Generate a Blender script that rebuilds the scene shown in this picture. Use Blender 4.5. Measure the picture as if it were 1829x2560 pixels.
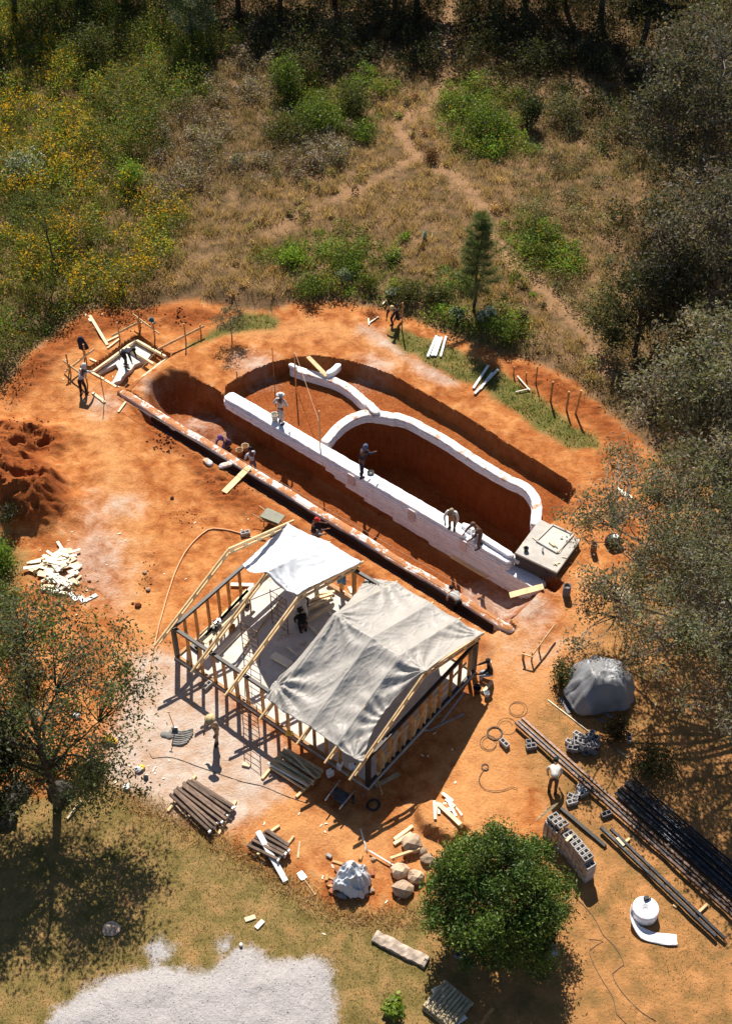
import bpy, math, random
import numpy as np
from mathutils import Vector, Matrix, noise as mnoise

for o in list(bpy.data.objects):
    bpy.data.objects.remove(o)
random.seed(7)
rng = np.random.default_rng(11)
scene = bpy.context.scene
COL = scene.collection

# ------------------------------------------------------------------ camera
F_PX, PITCH, CAM_H = 3400.0, math.radians(46.0), 42.0      # focal length in photograph pixels, tilt, metres above ground
cam_d = bpy.data.cameras.new('camera')
cam = bpy.data.objects.new('camera', cam_d)
COL.objects.link(cam)
cam_d.sensor_fit = 'VERTICAL'
cam_d.sensor_height = 36.0
cam_d.sensor_width = 36.0
cam_d.lens = 36.0 * F_PX / 2560.0
cam_d.clip_start = 0.5
cam_d.clip_end = 3000
cam.location = (0, 0, CAM_H)
cam.rotation_euler = (math.radians(90) - PITCH, 0, 0)
scene.camera = cam

# ------------------------------------------------------------------ sky, sun, exposure
SUN_EL, SUN_AZ = math.radians(47.0), math.radians(-5.0)      # sun behind the scene (+Y), a little to the left
world = bpy.data.worlds.new('World')
scene.world = world
world.use_nodes = True
wn, wl = world.node_tree.nodes, world.node_tree.links
for n in list(wn):
    wn.remove(n)
sky = wn.new('ShaderNodeTexSky')
sky.sky_type = 'NISHITA'
sky.sun_disc = False
sky.sun_elevation = SUN_EL
sky.sun_rotation = SUN_AZ
sky.altitude = 1500
bg = wn.new('ShaderNodeBackground')
bg.inputs['Strength'].default_value = 0.06
wo = wn.new('ShaderNodeOutputWorld')
wl.new(sky.outputs[0], bg.inputs[0])
wl.new(bg.outputs[0], wo.inputs[0])
sun_d = bpy.data.lights.new('sun', 'SUN')
sun_d.energy = 5.0
sun_d.angle = math.radians(0.53)
sun_d.color = (1.0, 0.93, 0.82)
sun = bpy.data.objects.new('sun', sun_d)
COL.objects.link(sun)
to_sun = Vector((math.sin(SUN_AZ) * math.cos(SUN_EL), math.cos(SUN_AZ) * math.cos(SUN_EL), math.sin(SUN_EL)))
sun.rotation_euler = to_sun.to_track_quat('Z', 'Y').to_euler()
sun.location = (0, 80, 60)
scene.view_settings.view_transform = 'Standard'
scene.view_settings.look = 'None'
scene.view_settings.exposure = 0.66
scene.view_settings.gamma = 1.0
scene.view_settings.use_curve_mapping = False
scene.render.engine = 'CYCLES'
scene.render.resolution_x = 731
scene.render.resolution_y = 1024

# ------------------------------------------------------------------ survey: photograph pixel + height -> place on the site
FW = np.array([0, math.cos(PITCH), -math.sin(PITCH)])
UPV = np.array([0, math.sin(PITCH), math.cos(PITCH)])

def P(u, v, z=0.0):
    d = np.array([(u - 914.5) / F_PX, 0, 0]) + UPV * ((1280 - v) / F_PX) + FW
    w = np.array([0, 0, CAM_H]) + d * ((z - CAM_H) / d[2])
    return Vector(w)

def PD(x, y, z=0.0):                      # the same from the 1624-wide survey print
    return P(x * 1.12623, y * 1.12623, z)

CROPS = dict(r1=(0, 700, .43103), r2=(500, 800, .43103), r3=(900, 850, .36946), r4=(380, 1280, .38177),
             r5=(620, 1380, .40640), r6=(250, 1700, .40025), r7=(750, 1850, .43103), r8=(1200, 1500, .39585),
             q1=(0, 0, .55419), q2=(850, 0, .60283), q3=(1200, 700, .43986), q4=(0, 1200, .35186),
             q5=(0, 1900, .55419), q6=(900, 2000, .57204), q7=(120, 750, .24631), q8=(900, 720, .36946))

def C(t, x, y, z=0.0):
    a = CROPS[t]
    return P(a[0] + x * a[2], a[1] + y * a[2], z)

def project(xyz):                          # world (N,3) -> survey print pixel (N,2)
    r = np.asarray(xyz, float) - np.array([0, 0, CAM_H])
    dz = r @ FW
    return np.stack([(914.5 + F_PX * r[:, 0] / dz) / 1.12623, (1280 - F_PX * (r @ UPV) / dz) / 1.12623], 1)

# ------------------------------------------------------------------ naming helpers
def tag(o, label=None, cat=None, group=None, kind=None):
    if label: o['label'] = label
    if cat: o['category'] = cat
    if group: o['group'] = group
    if kind: o['kind'] = kind
    return o

def thing(name, label, cat, loc=(0, 0, 0), rotz=0.0, group=None):
    o = bpy.data.objects.new(name, None)
    COL.objects.link(o)
    o.empty_display_size = 0.2
    o.location = loc
    o.rotation_euler = (0, 0, rotz)
    return tag(o, label, cat, group)

def copy_tree(o, parent=None):
    c = o.copy()
    COL.objects.link(c)
    c.parent = parent
    for ch in list(o.children):
        copy_tree(ch, c)
    return c

class MB:
    """collects boxes, beams and tubes; build() links them as one mesh object"""
    def __init__(s):
        s.v, s.f, s.c = [], [], []
    def add(s, vs, fs, col=None):
        b = len(s.v)
        s.v += [tuple(x) for x in vs]
        s.f += [tuple(i + b for i in f) for f in fs]
        if col is not None:
            s.c += [col] * len(vs)
        return s
    def hexa(s, q):                        # 8 corners: bottom ring 0-3, top ring 4-7
        return s.add(q, [(3, 2, 1, 0), (4, 5, 6, 7), (0, 1, 5, 4), (1, 2, 6, 5), (2, 3, 7, 6), (3, 0, 4, 7)])
    def box(s, c, size, rz=0.0, rx=0.0, ry=0.0):
        m = Matrix.Rotation(rz, 3, 'Z') @ Matrix.Rotation(rx, 3, 'X') @ Matrix.Rotation(ry, 3, 'Y')
        c = Vector(c); x, y, z = [k / 2 for k in size]
        q = [c + m @ Vector(p) for p in ((-x, -y, -z), (x, -y, -z), (x, y, -z), (-x, y, -z), (-x, -y, z), (x, -y, z), (x, y, z), (-x, y, z))]
        return s.hexa(q)
    def beam(s, a, b, w, h, up=(0, 0, 1)):
        """bar from a to b, w across, h along up; a and b on its axis"""
        a, b = Vector(a), Vector(b)
        d = (b - a).normalized(); u = Vector(up)
        if abs(d.dot(u.normalized())) > .99: u = Vector((0, 1, 0))
        r = d.cross(u).normalized() * (w / 2)
        t = r.cross(d).normalized() * (h / 2)
        return s.hexa([a - r - t, a + r - t, b + r - t, b - r - t, a - r + t, a + r + t, b + r + t, b - r + t])
    def tube(s, pts, rad, n=8, cap=True, flat=1.0):
        pts = [Vector(p) for p in pts]
        if not hasattr(rad, '__len__'): rad = [rad] * len(pts)
        base = len(s.v); ref = None
        for i, p in enumerate(pts):
            d = (pts[min(i + 1, len(pts) - 1)] - pts[max(i - 1, 0)]).normalized()
            if ref is None:
                ref = Vector((0, 0, 1)) if abs(d.z) < .9 else Vector((1, 0, 0))
            r = d.cross(ref).normalized(); u = r.cross(d).normalized(); ref = u
            for k in range(n):
                a = 2 * math.pi * k / n
                s.v.append(tuple(p + (r * math.cos(a) + u * math.sin(a) * flat) * rad[i]))
        for i in range(len(pts) - 1):
            for k in range(n):
                a, b = base + i * n + k, base + i * n + (k + 1) % n
                s.f.append((a, b, b + n, a + n))
        if cap:
            s.f.append(tuple(base + k for k in range(n))[::-1])
            s.f.append(tuple(base + (len(pts) - 1) * n + k for k in range(n)))
        return s
    def lathe(s, c, prof, n=14):
        base = len(s.v); c = Vector(c)
        for r, z in prof:
            for k in range(n):
                a = 2 * math.pi * k / n
                s.v.append((c.x + r * math.cos(a), c.y + r * math.sin(a), c.z + z))
        for i in range(len(prof) - 1):
            for k in range(n):
                a, b = base + i * n + k, base + i * n + (k + 1) % n
                s.f.append((a, b, b + n, a + n))
        s.f.append(tuple(base + k for k in range(n))[::-1])
        s.f.append(tuple(base + (len(prof) - 1) * n + k for k in range(n)))
        return s
    def build(s, name, mat, parent=None, smooth=False, origin=None, bevel=0.0):
        me = bpy.data.meshes.new(name)
        off = Vector((0, 0, 0))
        if origin is not None: off = Vector(origin)
        elif parent is not None: off = WORLD_OF(parent)
        me.from_pydata([(x - off.x, y - off.y, z - off.z) for x, y, z in s.v], [], s.f)
        me.materials.append(M[mat] if isinstance(mat, str) else mat)
        if smooth: me.polygons.foreach_set('use_smooth', [True] * len(me.polygons))
        o = bpy.data.objects.new(name, me)
        COL.objects.link(o)
        o.parent = parent
        if origin is not None and parent is None: o.location = off
        if bevel:
            bv = o.modifiers.new('bevel', 'BEVEL'); bv.width = bevel; bv.segments = 1; bv.limit_method = 'ANGLE'
        return o

def WORLD_OF(o):
    v = Vector((0, 0, 0))
    while o is not None:
        v += o.location
        o = o.parent
    return v

def single(mb, name, mat, label, cat, group=None, smooth=False, bevel=0.0):
    """a thing that is one mesh: origin at the middle of its base"""
    a = np.array(mb.v)
    c = (a.min(0) + a.max(0)) / 2
    o = mb.build(name, mat, None, smooth, origin=(c[0], c[1], a[:, 2].min()), bevel=bevel)
    return tag(o, label, cat, group)

def np_mesh(name, verts, faces, mat, colors=None, parent=None, smooth=False):
    """big mesh from numpy arrays; faces (N,3) or (N,4); colors per vertex"""
    me = bpy.data.meshes.new(name)
    nv, (nf, k) = len(verts), faces.shape
    me.vertices.add(nv)
    me.vertices.foreach_set('co', np.ascontiguousarray(verts, np.float32).ravel())
    me.loops.add(nf * k)
    me.loops.foreach_set('vertex_index', np.ascontiguousarray(faces, np.int32).ravel())
    me.polygons.add(nf)
    me.polygons.foreach_set('loop_start', np.arange(0, nf * k, k, dtype=np.int32))
    me.polygons.foreach_set('loop_total', np.full(nf, k, np.int32))
    if smooth: me.polygons.foreach_set('use_smooth', np.ones(nf, bool))
    if colors is not None:
        at = me.color_attributes.new('Col', 'FLOAT_COLOR', 'POINT')
        c4 = np.ones((nv, 4), np.float32); c4[:, :3] = colors
        at.data.foreach_set('color', c4.ravel())
    me.update()
    me.materials.append(M[mat] if isinstance(mat, str) else mat)
    o = bpy.data.objects.new(name, me)
    COL.objects.link(o)
    o.parent = parent
    return o

# ------------------------------------------------------------------ materials
M = {}
def srgb(r, g, b):
    f = lambda c: (c / 255 / 12.92) if c / 255 <= .04045 else ((c / 255 + .055) / 1.055) ** 2.4
    return (f(r), f(g), f(b), 1)

class NT:
    def __init__(s, name):
        s.m = bpy.data.materials.new(name); s.m.use_nodes = True
        s.n, s.l = s.m.node_tree.nodes, s.m.node_tree.links
        s.b = s.n['Principled BSDF']; s.out = s.n['Material Output']
        M[name] = s.m
    def node(s, t, **kw):
        x = s.n.new(t)
        for k, v in kw.items(): setattr(x, k, v)
        return x
    def link(s, a, b): s.l.new(a, b)
    def noise(s, scale, detail=4, rough=.6, vec=None, dist=0.0):
        x = s.node('ShaderNodeTexNoise')
        x.inputs['Scale'].default_value = scale; x.inputs['Detail'].default_value = detail
        x.inputs['Roughness'].default_value = rough; x.inputs['Distortion'].default_value = dist
        if vec is not None: s.link(vec, x.inputs['Vector'])
        return x
    def ramp(s, fac, stops, interp='LINEAR'):
        r = s.node('ShaderNodeValToRGB'); r.color_ramp.interpolation = interp
        e = r.color_ramp.elements
        while len(e) < len(stops): e.new(.5)
        for q, (p, c) in zip(e, stops):
            q.position = p; q.color = c if len(c) == 4 else (*c, 1)
        s.link(fac, r.inputs[0]); return r
    def mix(s, fac, a, b, mode='MIX'):
        x = s.node('ShaderNodeMix', data_type='RGBA', blend_type=mode)
        for sock, val in ((x.inputs[0], fac), (x.inputs[6], a), (x.inputs[7], b)):
            if hasattr(val, 'is_output'): s.link(val, sock)
            elif isinstance(val, (int, float)): sock.default_value = val
            else: sock.default_value = val if len(val) == 4 else (*val, 1)
        return x.outputs[2]
    def math(s, op, a, b=0.0, c=0.0):
        x = s.node('ShaderNodeMath', operation=op)
        for sock, val in zip(x.inputs, (a, b, c)):
            if hasattr(val, 'is_output'): s.link(val, sock)
            else: sock.default_value = val
        return x.outputs[0]
    def bump(s, h, strength, dist=.05):
        b = s.node('ShaderNodeBump'); b.inputs['Strength'].default_value = strength; b.inputs['Distance'].default_value = dist
        s.link(h, b.inputs['Height']); s.link(b.outputs[0], s.b.inputs['Normal']); return b

def world_pos(t):
    return t.node('ShaderNodeNewGeometry').outputs['Position']

def solid(name, col, rough=.7, var=.25, scale=6.0, bump=.3, metal=0.0, dirt=None, dirt_amt=0.0, stretch=None, rand=.15, spec=.3):
    """a plain stuff with blotches, a fine grain, a per-object shade and optional dirt"""
    t = NT(name)
    tc = t.node('ShaderNodeTexCoord').outputs['Object']
    vec = tc
    if stretch:
        mp = t.node('ShaderNodeMapping'); mp.inputs['Scale'].default_value = stretch; t.link(tc, mp.inputs[0]); vec = mp.outputs[0]
    oi = t.node('ShaderNodeObjectInfo').outputs['Random']
    add = t.node('ShaderNodeVectorMath', operation='ADD'); t.link(vec, add.inputs[0])
    cmb = t.node('ShaderNodeCombineXYZ'); t.link(t.math('MULTIPLY', oi, 37.0), cmb.inputs[0]); t.link(cmb.outputs[0], add.inputs[1])
    vec = add.outputs[0]
    n1 = t.noise(scale, 5, .65, vec); n2 = t.noise(scale * 9, 3, .6, vec)
    c = col if len(col) == 4 else (*col, 1)
    lo = tuple(max(0, x * (1 - var * 1.6)) for x in c[:3]) + (1,)
    hi = tuple(min(1, x * (1 + var * 1.2)) for x in c[:3]) + (1,)
    r = t.ramp(n1.outputs[0], [(.3, lo), (.7, hi)])
    k = t.math('ADD', t.math('MULTIPLY', n2.outputs[0], var), 1 - var / 2)
    k = t.math('MULTIPLY', k, t.math('ADD', t.math('MULTIPLY', oi, rand * 2), 1 - rand))
    g = t.node('ShaderNodeCombineColor')
    for i in range(3): t.link(k, g.inputs[i])
    cc = t.mix(1.0, r.outputs[0], g.outputs[0], 'MULTIPLY')
    if dirt:
        nd = t.noise(scale * .6, 6, .7, vec, .4)
        fac = t.ramp(nd.outputs[0], [(.62 - .35 * dirt_amt, (0, 0, 0, 1)), (.75 - .35 * dirt_amt, (1, 1, 1, 1))])
        cc = t.mix(fac.outputs[0], cc, dirt)
    t.link(cc, t.b.inputs['Base Color'])
    t.b.inputs['Roughness'].default_value = rough
    t.b.inputs['Metallic'].default_value = metal
    t.b.inputs['Specular IOR Level'].default_value = spec
    if bump: t.bump(t.math('ADD', n1.outputs[0], t.math('MULTIPLY', n2.outputs[0], .4)), bump, .03)
    return t

def leafmat(name, rough=.55, trans=.45, spec=.25):
    """leaf surface: colour of each leaf from its own attribute, light passes through"""
    t = NT(name)
    a = t.node('ShaderNodeAttribute', attribute_name='Col')
    t.link(a.outputs['Color'], t.b.inputs['Base Color'])
    t.b.inputs['Roughness'].default_value = rough
    t.b.inputs['Specular IOR Level'].default_value = spec
    tr = t.node('ShaderNodeBsdfTranslucent')
    t.link(t.mix(1.0, a.outputs['Color'], (1.15, 1.1, .6, 1), 'MULTIPLY'), tr.inputs[0])
    mx = t.node('ShaderNodeMixShader'); mx.inputs[0].default_value = trans
    t.link(t.b.outputs[0], mx.inputs[1]); t.link(tr.outputs[0], mx.inputs[2]); t.link(mx.outputs[0], t.out.inputs[0])
    return t

EARTH = (.46, .155, .045)
leafmat('leaf'); leafmat('grass_blade', .7, .4, .1); leafmat('glossy_leaf', .5, .22, .3); leafmat('needle', .6, .3, .2)
solid('bark', (.10, .075, .055), .9, .35, 5, .6)
solid('pale_bark', (.24, .21, .18), .9, .35, 5, .6)
solid('pine_wood', (.72, .50, .26), .65, .18, 3, .15, stretch=(1, 1, 1), rand=.2)
solid('fresh_wood', (.80, .64, .40), .65, .14, 3, .12, rand=.12)
solid('pale_board', (.86, .78, .62), .6, .10, 3, .1, rand=.08)
solid('stud_wood', (.47, .24, .085), .6, .3, 4, .2, rand=.25)
solid('dark_stain', (.035, .028, .026), .5, .4, 4, .2, rand=.2)
solid('old_timber', (.17, .115, .085), .8, .3, 4, .3, rand=.35)
solid('pole_wood', (.45, .36, .22), .75, .25, 4, .25, rand=.3)
solid('white_paint', (.80, .80, .78), .5, .05, 3, .05)
solid('white_bag', (.86, .86, .89), .55, .07, 4, .8, dirt=(.58, .42, .33, 1), dirt_amt=.10, rand=.05)
solid('dusty_bag', (.82, .80, .80), .6, .08, 4, .8, dirt=(.48, .24, .12, 1), dirt_amt=.33, rand=.05)
solid('concrete', (.55, .51, .465), .85, .12, 2.5, .25, dirt=(.45, .28, .16, 1), dirt_amt=.1)
solid('wet_concrete', (.62, .60, .56), .7, .1, 3, .5, rand=.03)
solid('dark_concrete', (.10, .085, .075), .85, .3, 3, .3)
solid('block_grey', (.40, .38, .37), .95, .15, 8, .4, rand=.18, spec=.1)
solid('block_dark', (.20, .19, .195), .95, .2, 8, .4, rand=.25, spec=.08)
solid('dark_rock', (.075, .068, .06), .98, .35, 3, .8, rand=.2, spec=.03)
solid('rusty_steel', (.11, .07, .055), .45, .4, 5, .2, metal=.5, rand=.25)
solid('black_steel', (.05, .053, .062), .35, .35, 5, .12, metal=.6, rand=.3)
solid('steel', (.42, .43, .45), .35, .2, 5, .1, metal=.9)
solid('rebar', (.20, .12, .08), .6, .3, 8, .2, metal=.3)
solid('stone', (.46, .33, .23), .85, .3, 2.2, .7, rand=.25)
solid('brick_red', (.45, .17, .08), .85, .25, 6, .4, rand=.25)
solid('mortar', (.25, .235, .215), .9, .2, 5, .5)
solid('hose_rubber', (.62, .33, .16), .5, .1, 5, 0)
solid('wire', (.12, .09, .07), .6, .2, 5, 0)
solid('string', (.6, .42, .28), .8, .1, 5, 0)
solid('black_plastic', (.025, .025, .028), .45, .2, 5, .1)
solid('white_plastic', (.78, .79, .78), .4, .06, 4, .05)
solid('bucket_clay', (.52, .36, .22), .6, .2, 5, .1)
solid('lime_bucket', (.60, .55, .48), .6, .2, 5, .1)
solid('yellow_thing', (.80, .50, .05), .5, .2, 5, .1)
solid('clod', (.17, .052, .02), .95, .3, 6, .5, rand=.3)
solid('pink_plate', (.66, .58, .58), .6, .06, 4, .1)

def muddy_material():
    """white sack fabric with earth lying on its upper side"""
    t = NT('muddy_bag'); pos = world_pos(t); g_ = t.node('ShaderNodeNewGeometry')
    n1 = t.noise(1.6, 6, .7, pos, .5); n2 = t.noise(14, 4, .6, pos)
    sx = t.node('ShaderNodeSeparateXYZ'); t.link(g_.outputs['Normal'], sx.inputs[0])
    a = t.math('ADD', t.math('MULTIPLY', sx.outputs[2], .42), t.math('ADD', n1.outputs[0], t.math('MULTIPLY', n2.outputs[0], .22)))
    f = t.ramp(a, [(.97, (0, 0, 0)), (1.10, (1, 1, 1))])
    d = t.ramp(n2.outputs[0], [(.35, (.34, .12, .035)), (.65, (.52, .21, .07))])
    w = t.ramp(n1.outputs[0], [(.3, (.62, .55, .52)), (.6, (.78, .76, .75))])
    t.link(t.mix(f.outputs[0], w.outputs[0], d.outputs[0]), t.b.inputs['Base Color']); t.b.inputs['Roughness'].default_value = .8
    t.bump(t.math('ADD', n1.outputs[0], t.math('MULTIPLY', n2.outputs[0], .4)), .5, .04)
muddy_material()
# ================================================================== THE GROUND
def hash2(ix, iy, seed=0):
    h = (ix.astype(np.int64) * 374761393 + iy.astype(np.int64) * 668265263 + seed * 974711) & 0x7fffffff
    h = ((h ^ (h >> 13)) * 1274126177) & 0x7fffffff
    return ((h ^ (h >> 16)) & 0xffff) / 65535.0

def vnoise(x, y, seed=0):
    ix, iy = np.floor(x), np.floor(y)
    fx, fy = x - ix, y - iy
    fx, fy = fx * fx * (3 - 2 * fx), fy * fy * (3 - 2 * fy)
    a, b = hash2(ix, iy, seed), hash2(ix + 1, iy, seed)
    c, d = hash2(ix, iy + 1, seed), hash2(ix + 1, iy + 1, seed)
    return a + (b - a) * fx + (c - a) * fy + (a - b - c + d) * fx * fy

def fbm(x, y, octv=4, seed=0):
    s, a, t = 0, .5, 0
    for i in range(octv):
        s = s + a * vnoise(x * 2 ** i + 13.7 * i, y * 2 ** i - 7.1 * i, seed + i); t += a; a *= .5
    return s / t * 2 - 1

def sdf(poly, x, y):
    """signed distance to a closed polygon, negative inside"""
    p = np.array([(q[0], q[1]) for q in poly]); n = len(p)
    best = np.full(x.shape, 1e9); inside = np.zeros(x.shape, bool)
    for i in range(n):
        a, b = p[i], p[(i + 1) % n]; e = b - a
        wx, wy = x - a[0], y - a[1]
        t = np.clip((wx * e[0] + wy * e[1]) / (e @ e + 1e-12), 0, 1)
        best = np.minimum(best, (wx - e[0] * t) ** 2 + (wy - e[1] * t) ** 2)
        if a[1] != b[1]:
            c = ((a[1] <= y) & (b[1] > y)) | ((b[1] <= y) & (a[1] > y))
            inside ^= c & (x < a[0] + (y - a[1]) * e[0] / e[1])
    return np.where(inside, -1, 1) * np.sqrt(best)

def line_d(pts, x, y):
    p = np.array([(q[0], q[1]) for q in pts]); best = np.full(x.shape, 1e9)
    for a, b in zip(p[:-1], p[1:]):
        e = b - a; wx, wy = x - a[0], y - a[1]
        t = np.clip((wx * e[0] + wy * e[1]) / (e @ e), 0, 1)
        best = np.minimum(best, (wx - e[0] * t) ** 2 + (wy - e[1] * t) ** 2)
    return np.sqrt(best)

def sstep(e0, e1, v):
    t = np.clip((v - e0) / (e1 - e0), 0, 1)
    return t * t * (3 - 2 * t)

def D(pts, z=0.0): return [PD(a, b, z) for a, b in pts]
def CC(t, pts, z=0.0): return [C(t, a, b, z) for a, b in pts]

BENCH, POOL = -0.80, -3.4
W_A, W_B, W_C = P(566, 984, .05), P(1281, 1401, .05), P(1374, 1455, .05)      # long white wall: left end, step, right end
W_dir = (W_C - W_A); W_dir.z = 0; W_LEN = W_dir.length; W_dir.normalize()
W_nrm = Vector((-W_dir.y, W_dir.x, 0))                                          # to the far side
if W_nrm.y < 0: W_nrm = -W_nrm
B_A, B_B = P(303, 976, .1), P(1283, 1574, .1)                                   # muddy footing strip
B_dir = (B_B - B_A); B_dir.z = 0; B_LEN = B_dir.length; B_dir.normalize()
B_nrm = Vector((-B_dir.y, B_dir.x, 0))
if B_nrm.y < 0: B_nrm = -B_nrm

rim = CC('r2', [(150, 385), (230, 335), (330, 283), (430, 247), (540, 222), (640, 212), (750, 220), (860, 237), (950, 262)]) \
    + CC('r3', [(200, 235), (300, 290), (480, 390), (640, 480), (800, 580), (950, 680), (1100, 770), (1250, 860), (1350, 920), (1425, 985), (1440, 1030), (1400, 1110), (1330, 1200)])
PIT1 = rim + [C('r3', 1200, 1300), W_B + W_nrm * .1, W_A + W_nrm * -.1]
ARC2 = CC('r2', [(722, 712), (745, 683), (790, 628), (870, 570), (960, 540), (1040, 545), (1130, 560)], -.33) \
     + CC('r3', [(240, 512), (340, 543), (450, 603), (560, 664), (700, 755), (850, 850), (1000, 935), (1105, 985), (1170, 1050), (1195, 1120), (1192, 1190), (1185, 1255)], -.33)
ARC1 = CC('r2', [(525, 268), (600, 295), (700, 322), (790, 352), (870, 397), (930, 447), (975, 490), (1005, 520)], -.33)
pc = P(1080, 1190, BENCH)
POOLP = []
for i, q in enumerate(ARC2):
    a, b = ARC2[max(i - 1, 0)], ARC2[min(i + 1, len(ARC2) - 1)]
    t = (b - a); t.z = 0; t.normalize(); nn = Vector((-t.y, t.x, 0))
    if nn.dot(pc - q) < 0: nn = -nn
    POOLP.append(q + nn * .17)
POOLP += [C('r3', 1110, 1370), W_B + W_nrm * .15, W_A + W_dir * ((ARC2[0] - W_A).dot(W_dir) + .2) + W_nrm * .15]
CORR = [B_A + B_dir * 1.2 + B_nrm * .1] + CC('r1', [(835, 600), (900, 548), (1000, 503), (1090, 532), (1160, 590), (1262, 640)]) \
    + [W_A - W_nrm * .2, W_C - W_nrm * .3, C('r3', 1250, 1660), C('r3', 1120, 1790), C('r3', 1010, 1890), B_B + B_nrm * .1]
FORM = CC('q7', [(418, 722), (888, 366), (1228, 562), (755, 905)])
SPOIL = CC('r7', [(672, 440), (700, 400), (760, 375), (880, 415), (960, 520), (880, 605), (800, 560), (720, 520)])
SITE = D([(-90, 905), (20, 850), (60, 800), (110, 755), (180, 700), (240, 682), (330, 686), (440, 668), (520, 684), (600, 690), (640, 674), (740, 668),
          (830, 682), (900, 700), (980, 735), (1060, 770), (1130, 788), (1200, 812), (1280, 858), (1340, 910), (1400, 960), (1480, 1030), (1500, 1100), (1440, 1190),
          (1390, 1260), (1340, 1320), (1310, 1420), (1240, 1510), (1180, 1580), (1150, 1650), (1160, 1720), (1215, 1790), (1215, 1870), (1120, 1900), (985, 1925), (950, 1975),
          (900, 2005), (830, 2022), (760, 2014), (700, 1985), (620, 1932), (520, 1872), (430, 1822), (330, 1780), (270, 1745), (200, 1735), (100, 1760), (-90, 1740),
          (-90, 1330), (40, 1300), (62, 1250), (15, 1190), (-90, 1160)])
STRIP = CC('q8', [(190, 300), (240, 268), (330, 290), (420, 330), (520, 360), (600, 390), (720, 450), (830, 500), (960, 570), (1080, 650), (1200, 730), (1330, 830), (1440, 930), (1600, 1010),
                  (1624, 1083), (1400, 1083), (1290, 1000), (1180, 960), (1090, 860), (960, 790), (880, 720), (800, 660), (640, 620), (540, 560), (450, 520), (380, 450), (300, 440), (200, 350)])
TUFTS = CC('r1', [(1085, 375), (1160, 340), (1240, 285), (1400, 190), (1560, 195), (1624, 230), (1600, 285), (1480, 290), (1340, 310), (1200, 350), (1120, 385)])
DUSTP = D([(255, 1700), (300, 1600), (330, 1480), (400, 1500), (480, 1580), (560, 1640), (610, 1700), (560, 1760), (520, 1790), (390, 1805), (300, 1750)])
GRAVP = CC('q5', [(150, 1300), (250, 1135), (330, 1075), (410, 1020), (500, 985), (620, 955), (700, 920), (780, 930), (870, 965), (1000, 925), (1060, 850), (1140, 845), (1200, 890),
                  (1280, 910), (1400, 895), (1480, 925), (1510, 1010), (1512, 1191), (1500, 1350)])
GRAV2 = CC('q5', [(660, 855), (720, 790), (780, 855), (765, 905), (690, 905)])
GRAV3 = CC('q5', [(980, 832), (1040, 808), (1035, 858), (1000, 868)])
HARD = D([(190, 1060), (250, 1080), (330, 1200), (330, 1330), (250, 1400), (150, 1330), (60, 1290), (120, 1180)])
PALE = CC('q8', [(0, 270), (90, 280), (200, 350), (300, 450), (420, 530), (540, 570), (640, 640), (560, 640), (420, 580), (300, 480), (150, 380), (0, 300)])
LOOSE = [D([(280, 880), (340, 930), (430, 1000), (530, 1075), (640, 1150), (760, 1235), (880, 1310), (1000, 1390), (1090, 1430), (1085, 1460), (1010, 1420), (900, 1330), (760, 1270), (690, 1210), (600, 1160),
            (480, 1120), (400, 1010), (330, 985)]),
         D([(-60, 940), (60, 950), (140, 960), (150, 1000), (90, 1020), (120, 1060), (170, 1110), (120, 1170), (60, 1175), (-60, 1140)]),
         D([(110, 760), (200, 700), (330, 690), (450, 690), (520, 700), (420, 730), (330, 700), (240, 740), (160, 780), (80, 860), (30, 900), (20, 860)]),
         D([(1120, 800), (1200, 825), (1290, 875), (1380, 950), (1420, 1040), (1370, 1000), (1290, 930), (1200, 870), (1130, 830)])]
PATH = D([(1015, -60), (1000, 40), (985, 110), (982, 200), (960, 250), (880, 290), (905, 340), (945, 378), (1010, 412), (1050, 445), (1085, 520), (1130, 590), (1180, 640), (1240, 690), (1300, 760), (1350, 840)])
PATH2 = D([(905, 375), (840, 410), (760, 450), (690, 480), (600, 530)])
HOUSE = None

def wall_floor(t):                         # foot of the bag courses along the white wall, t in metres from its left end
    f = t / W_LEN
    return -.55 - .15 * sum(sstep(q - .008, q + .008, f) for q in (.345, .375, .41, .47, .56, .67))

def corr_floor(x, y):
    t = ((x - W_A.x) * W_dir.x + (y - W_A.y) * W_dir.y) / W_LEN
    z = -1.62 + .16 * sstep(.0, .55, t)
    return z * (1 - sstep(.93, 1.04, t))

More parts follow.
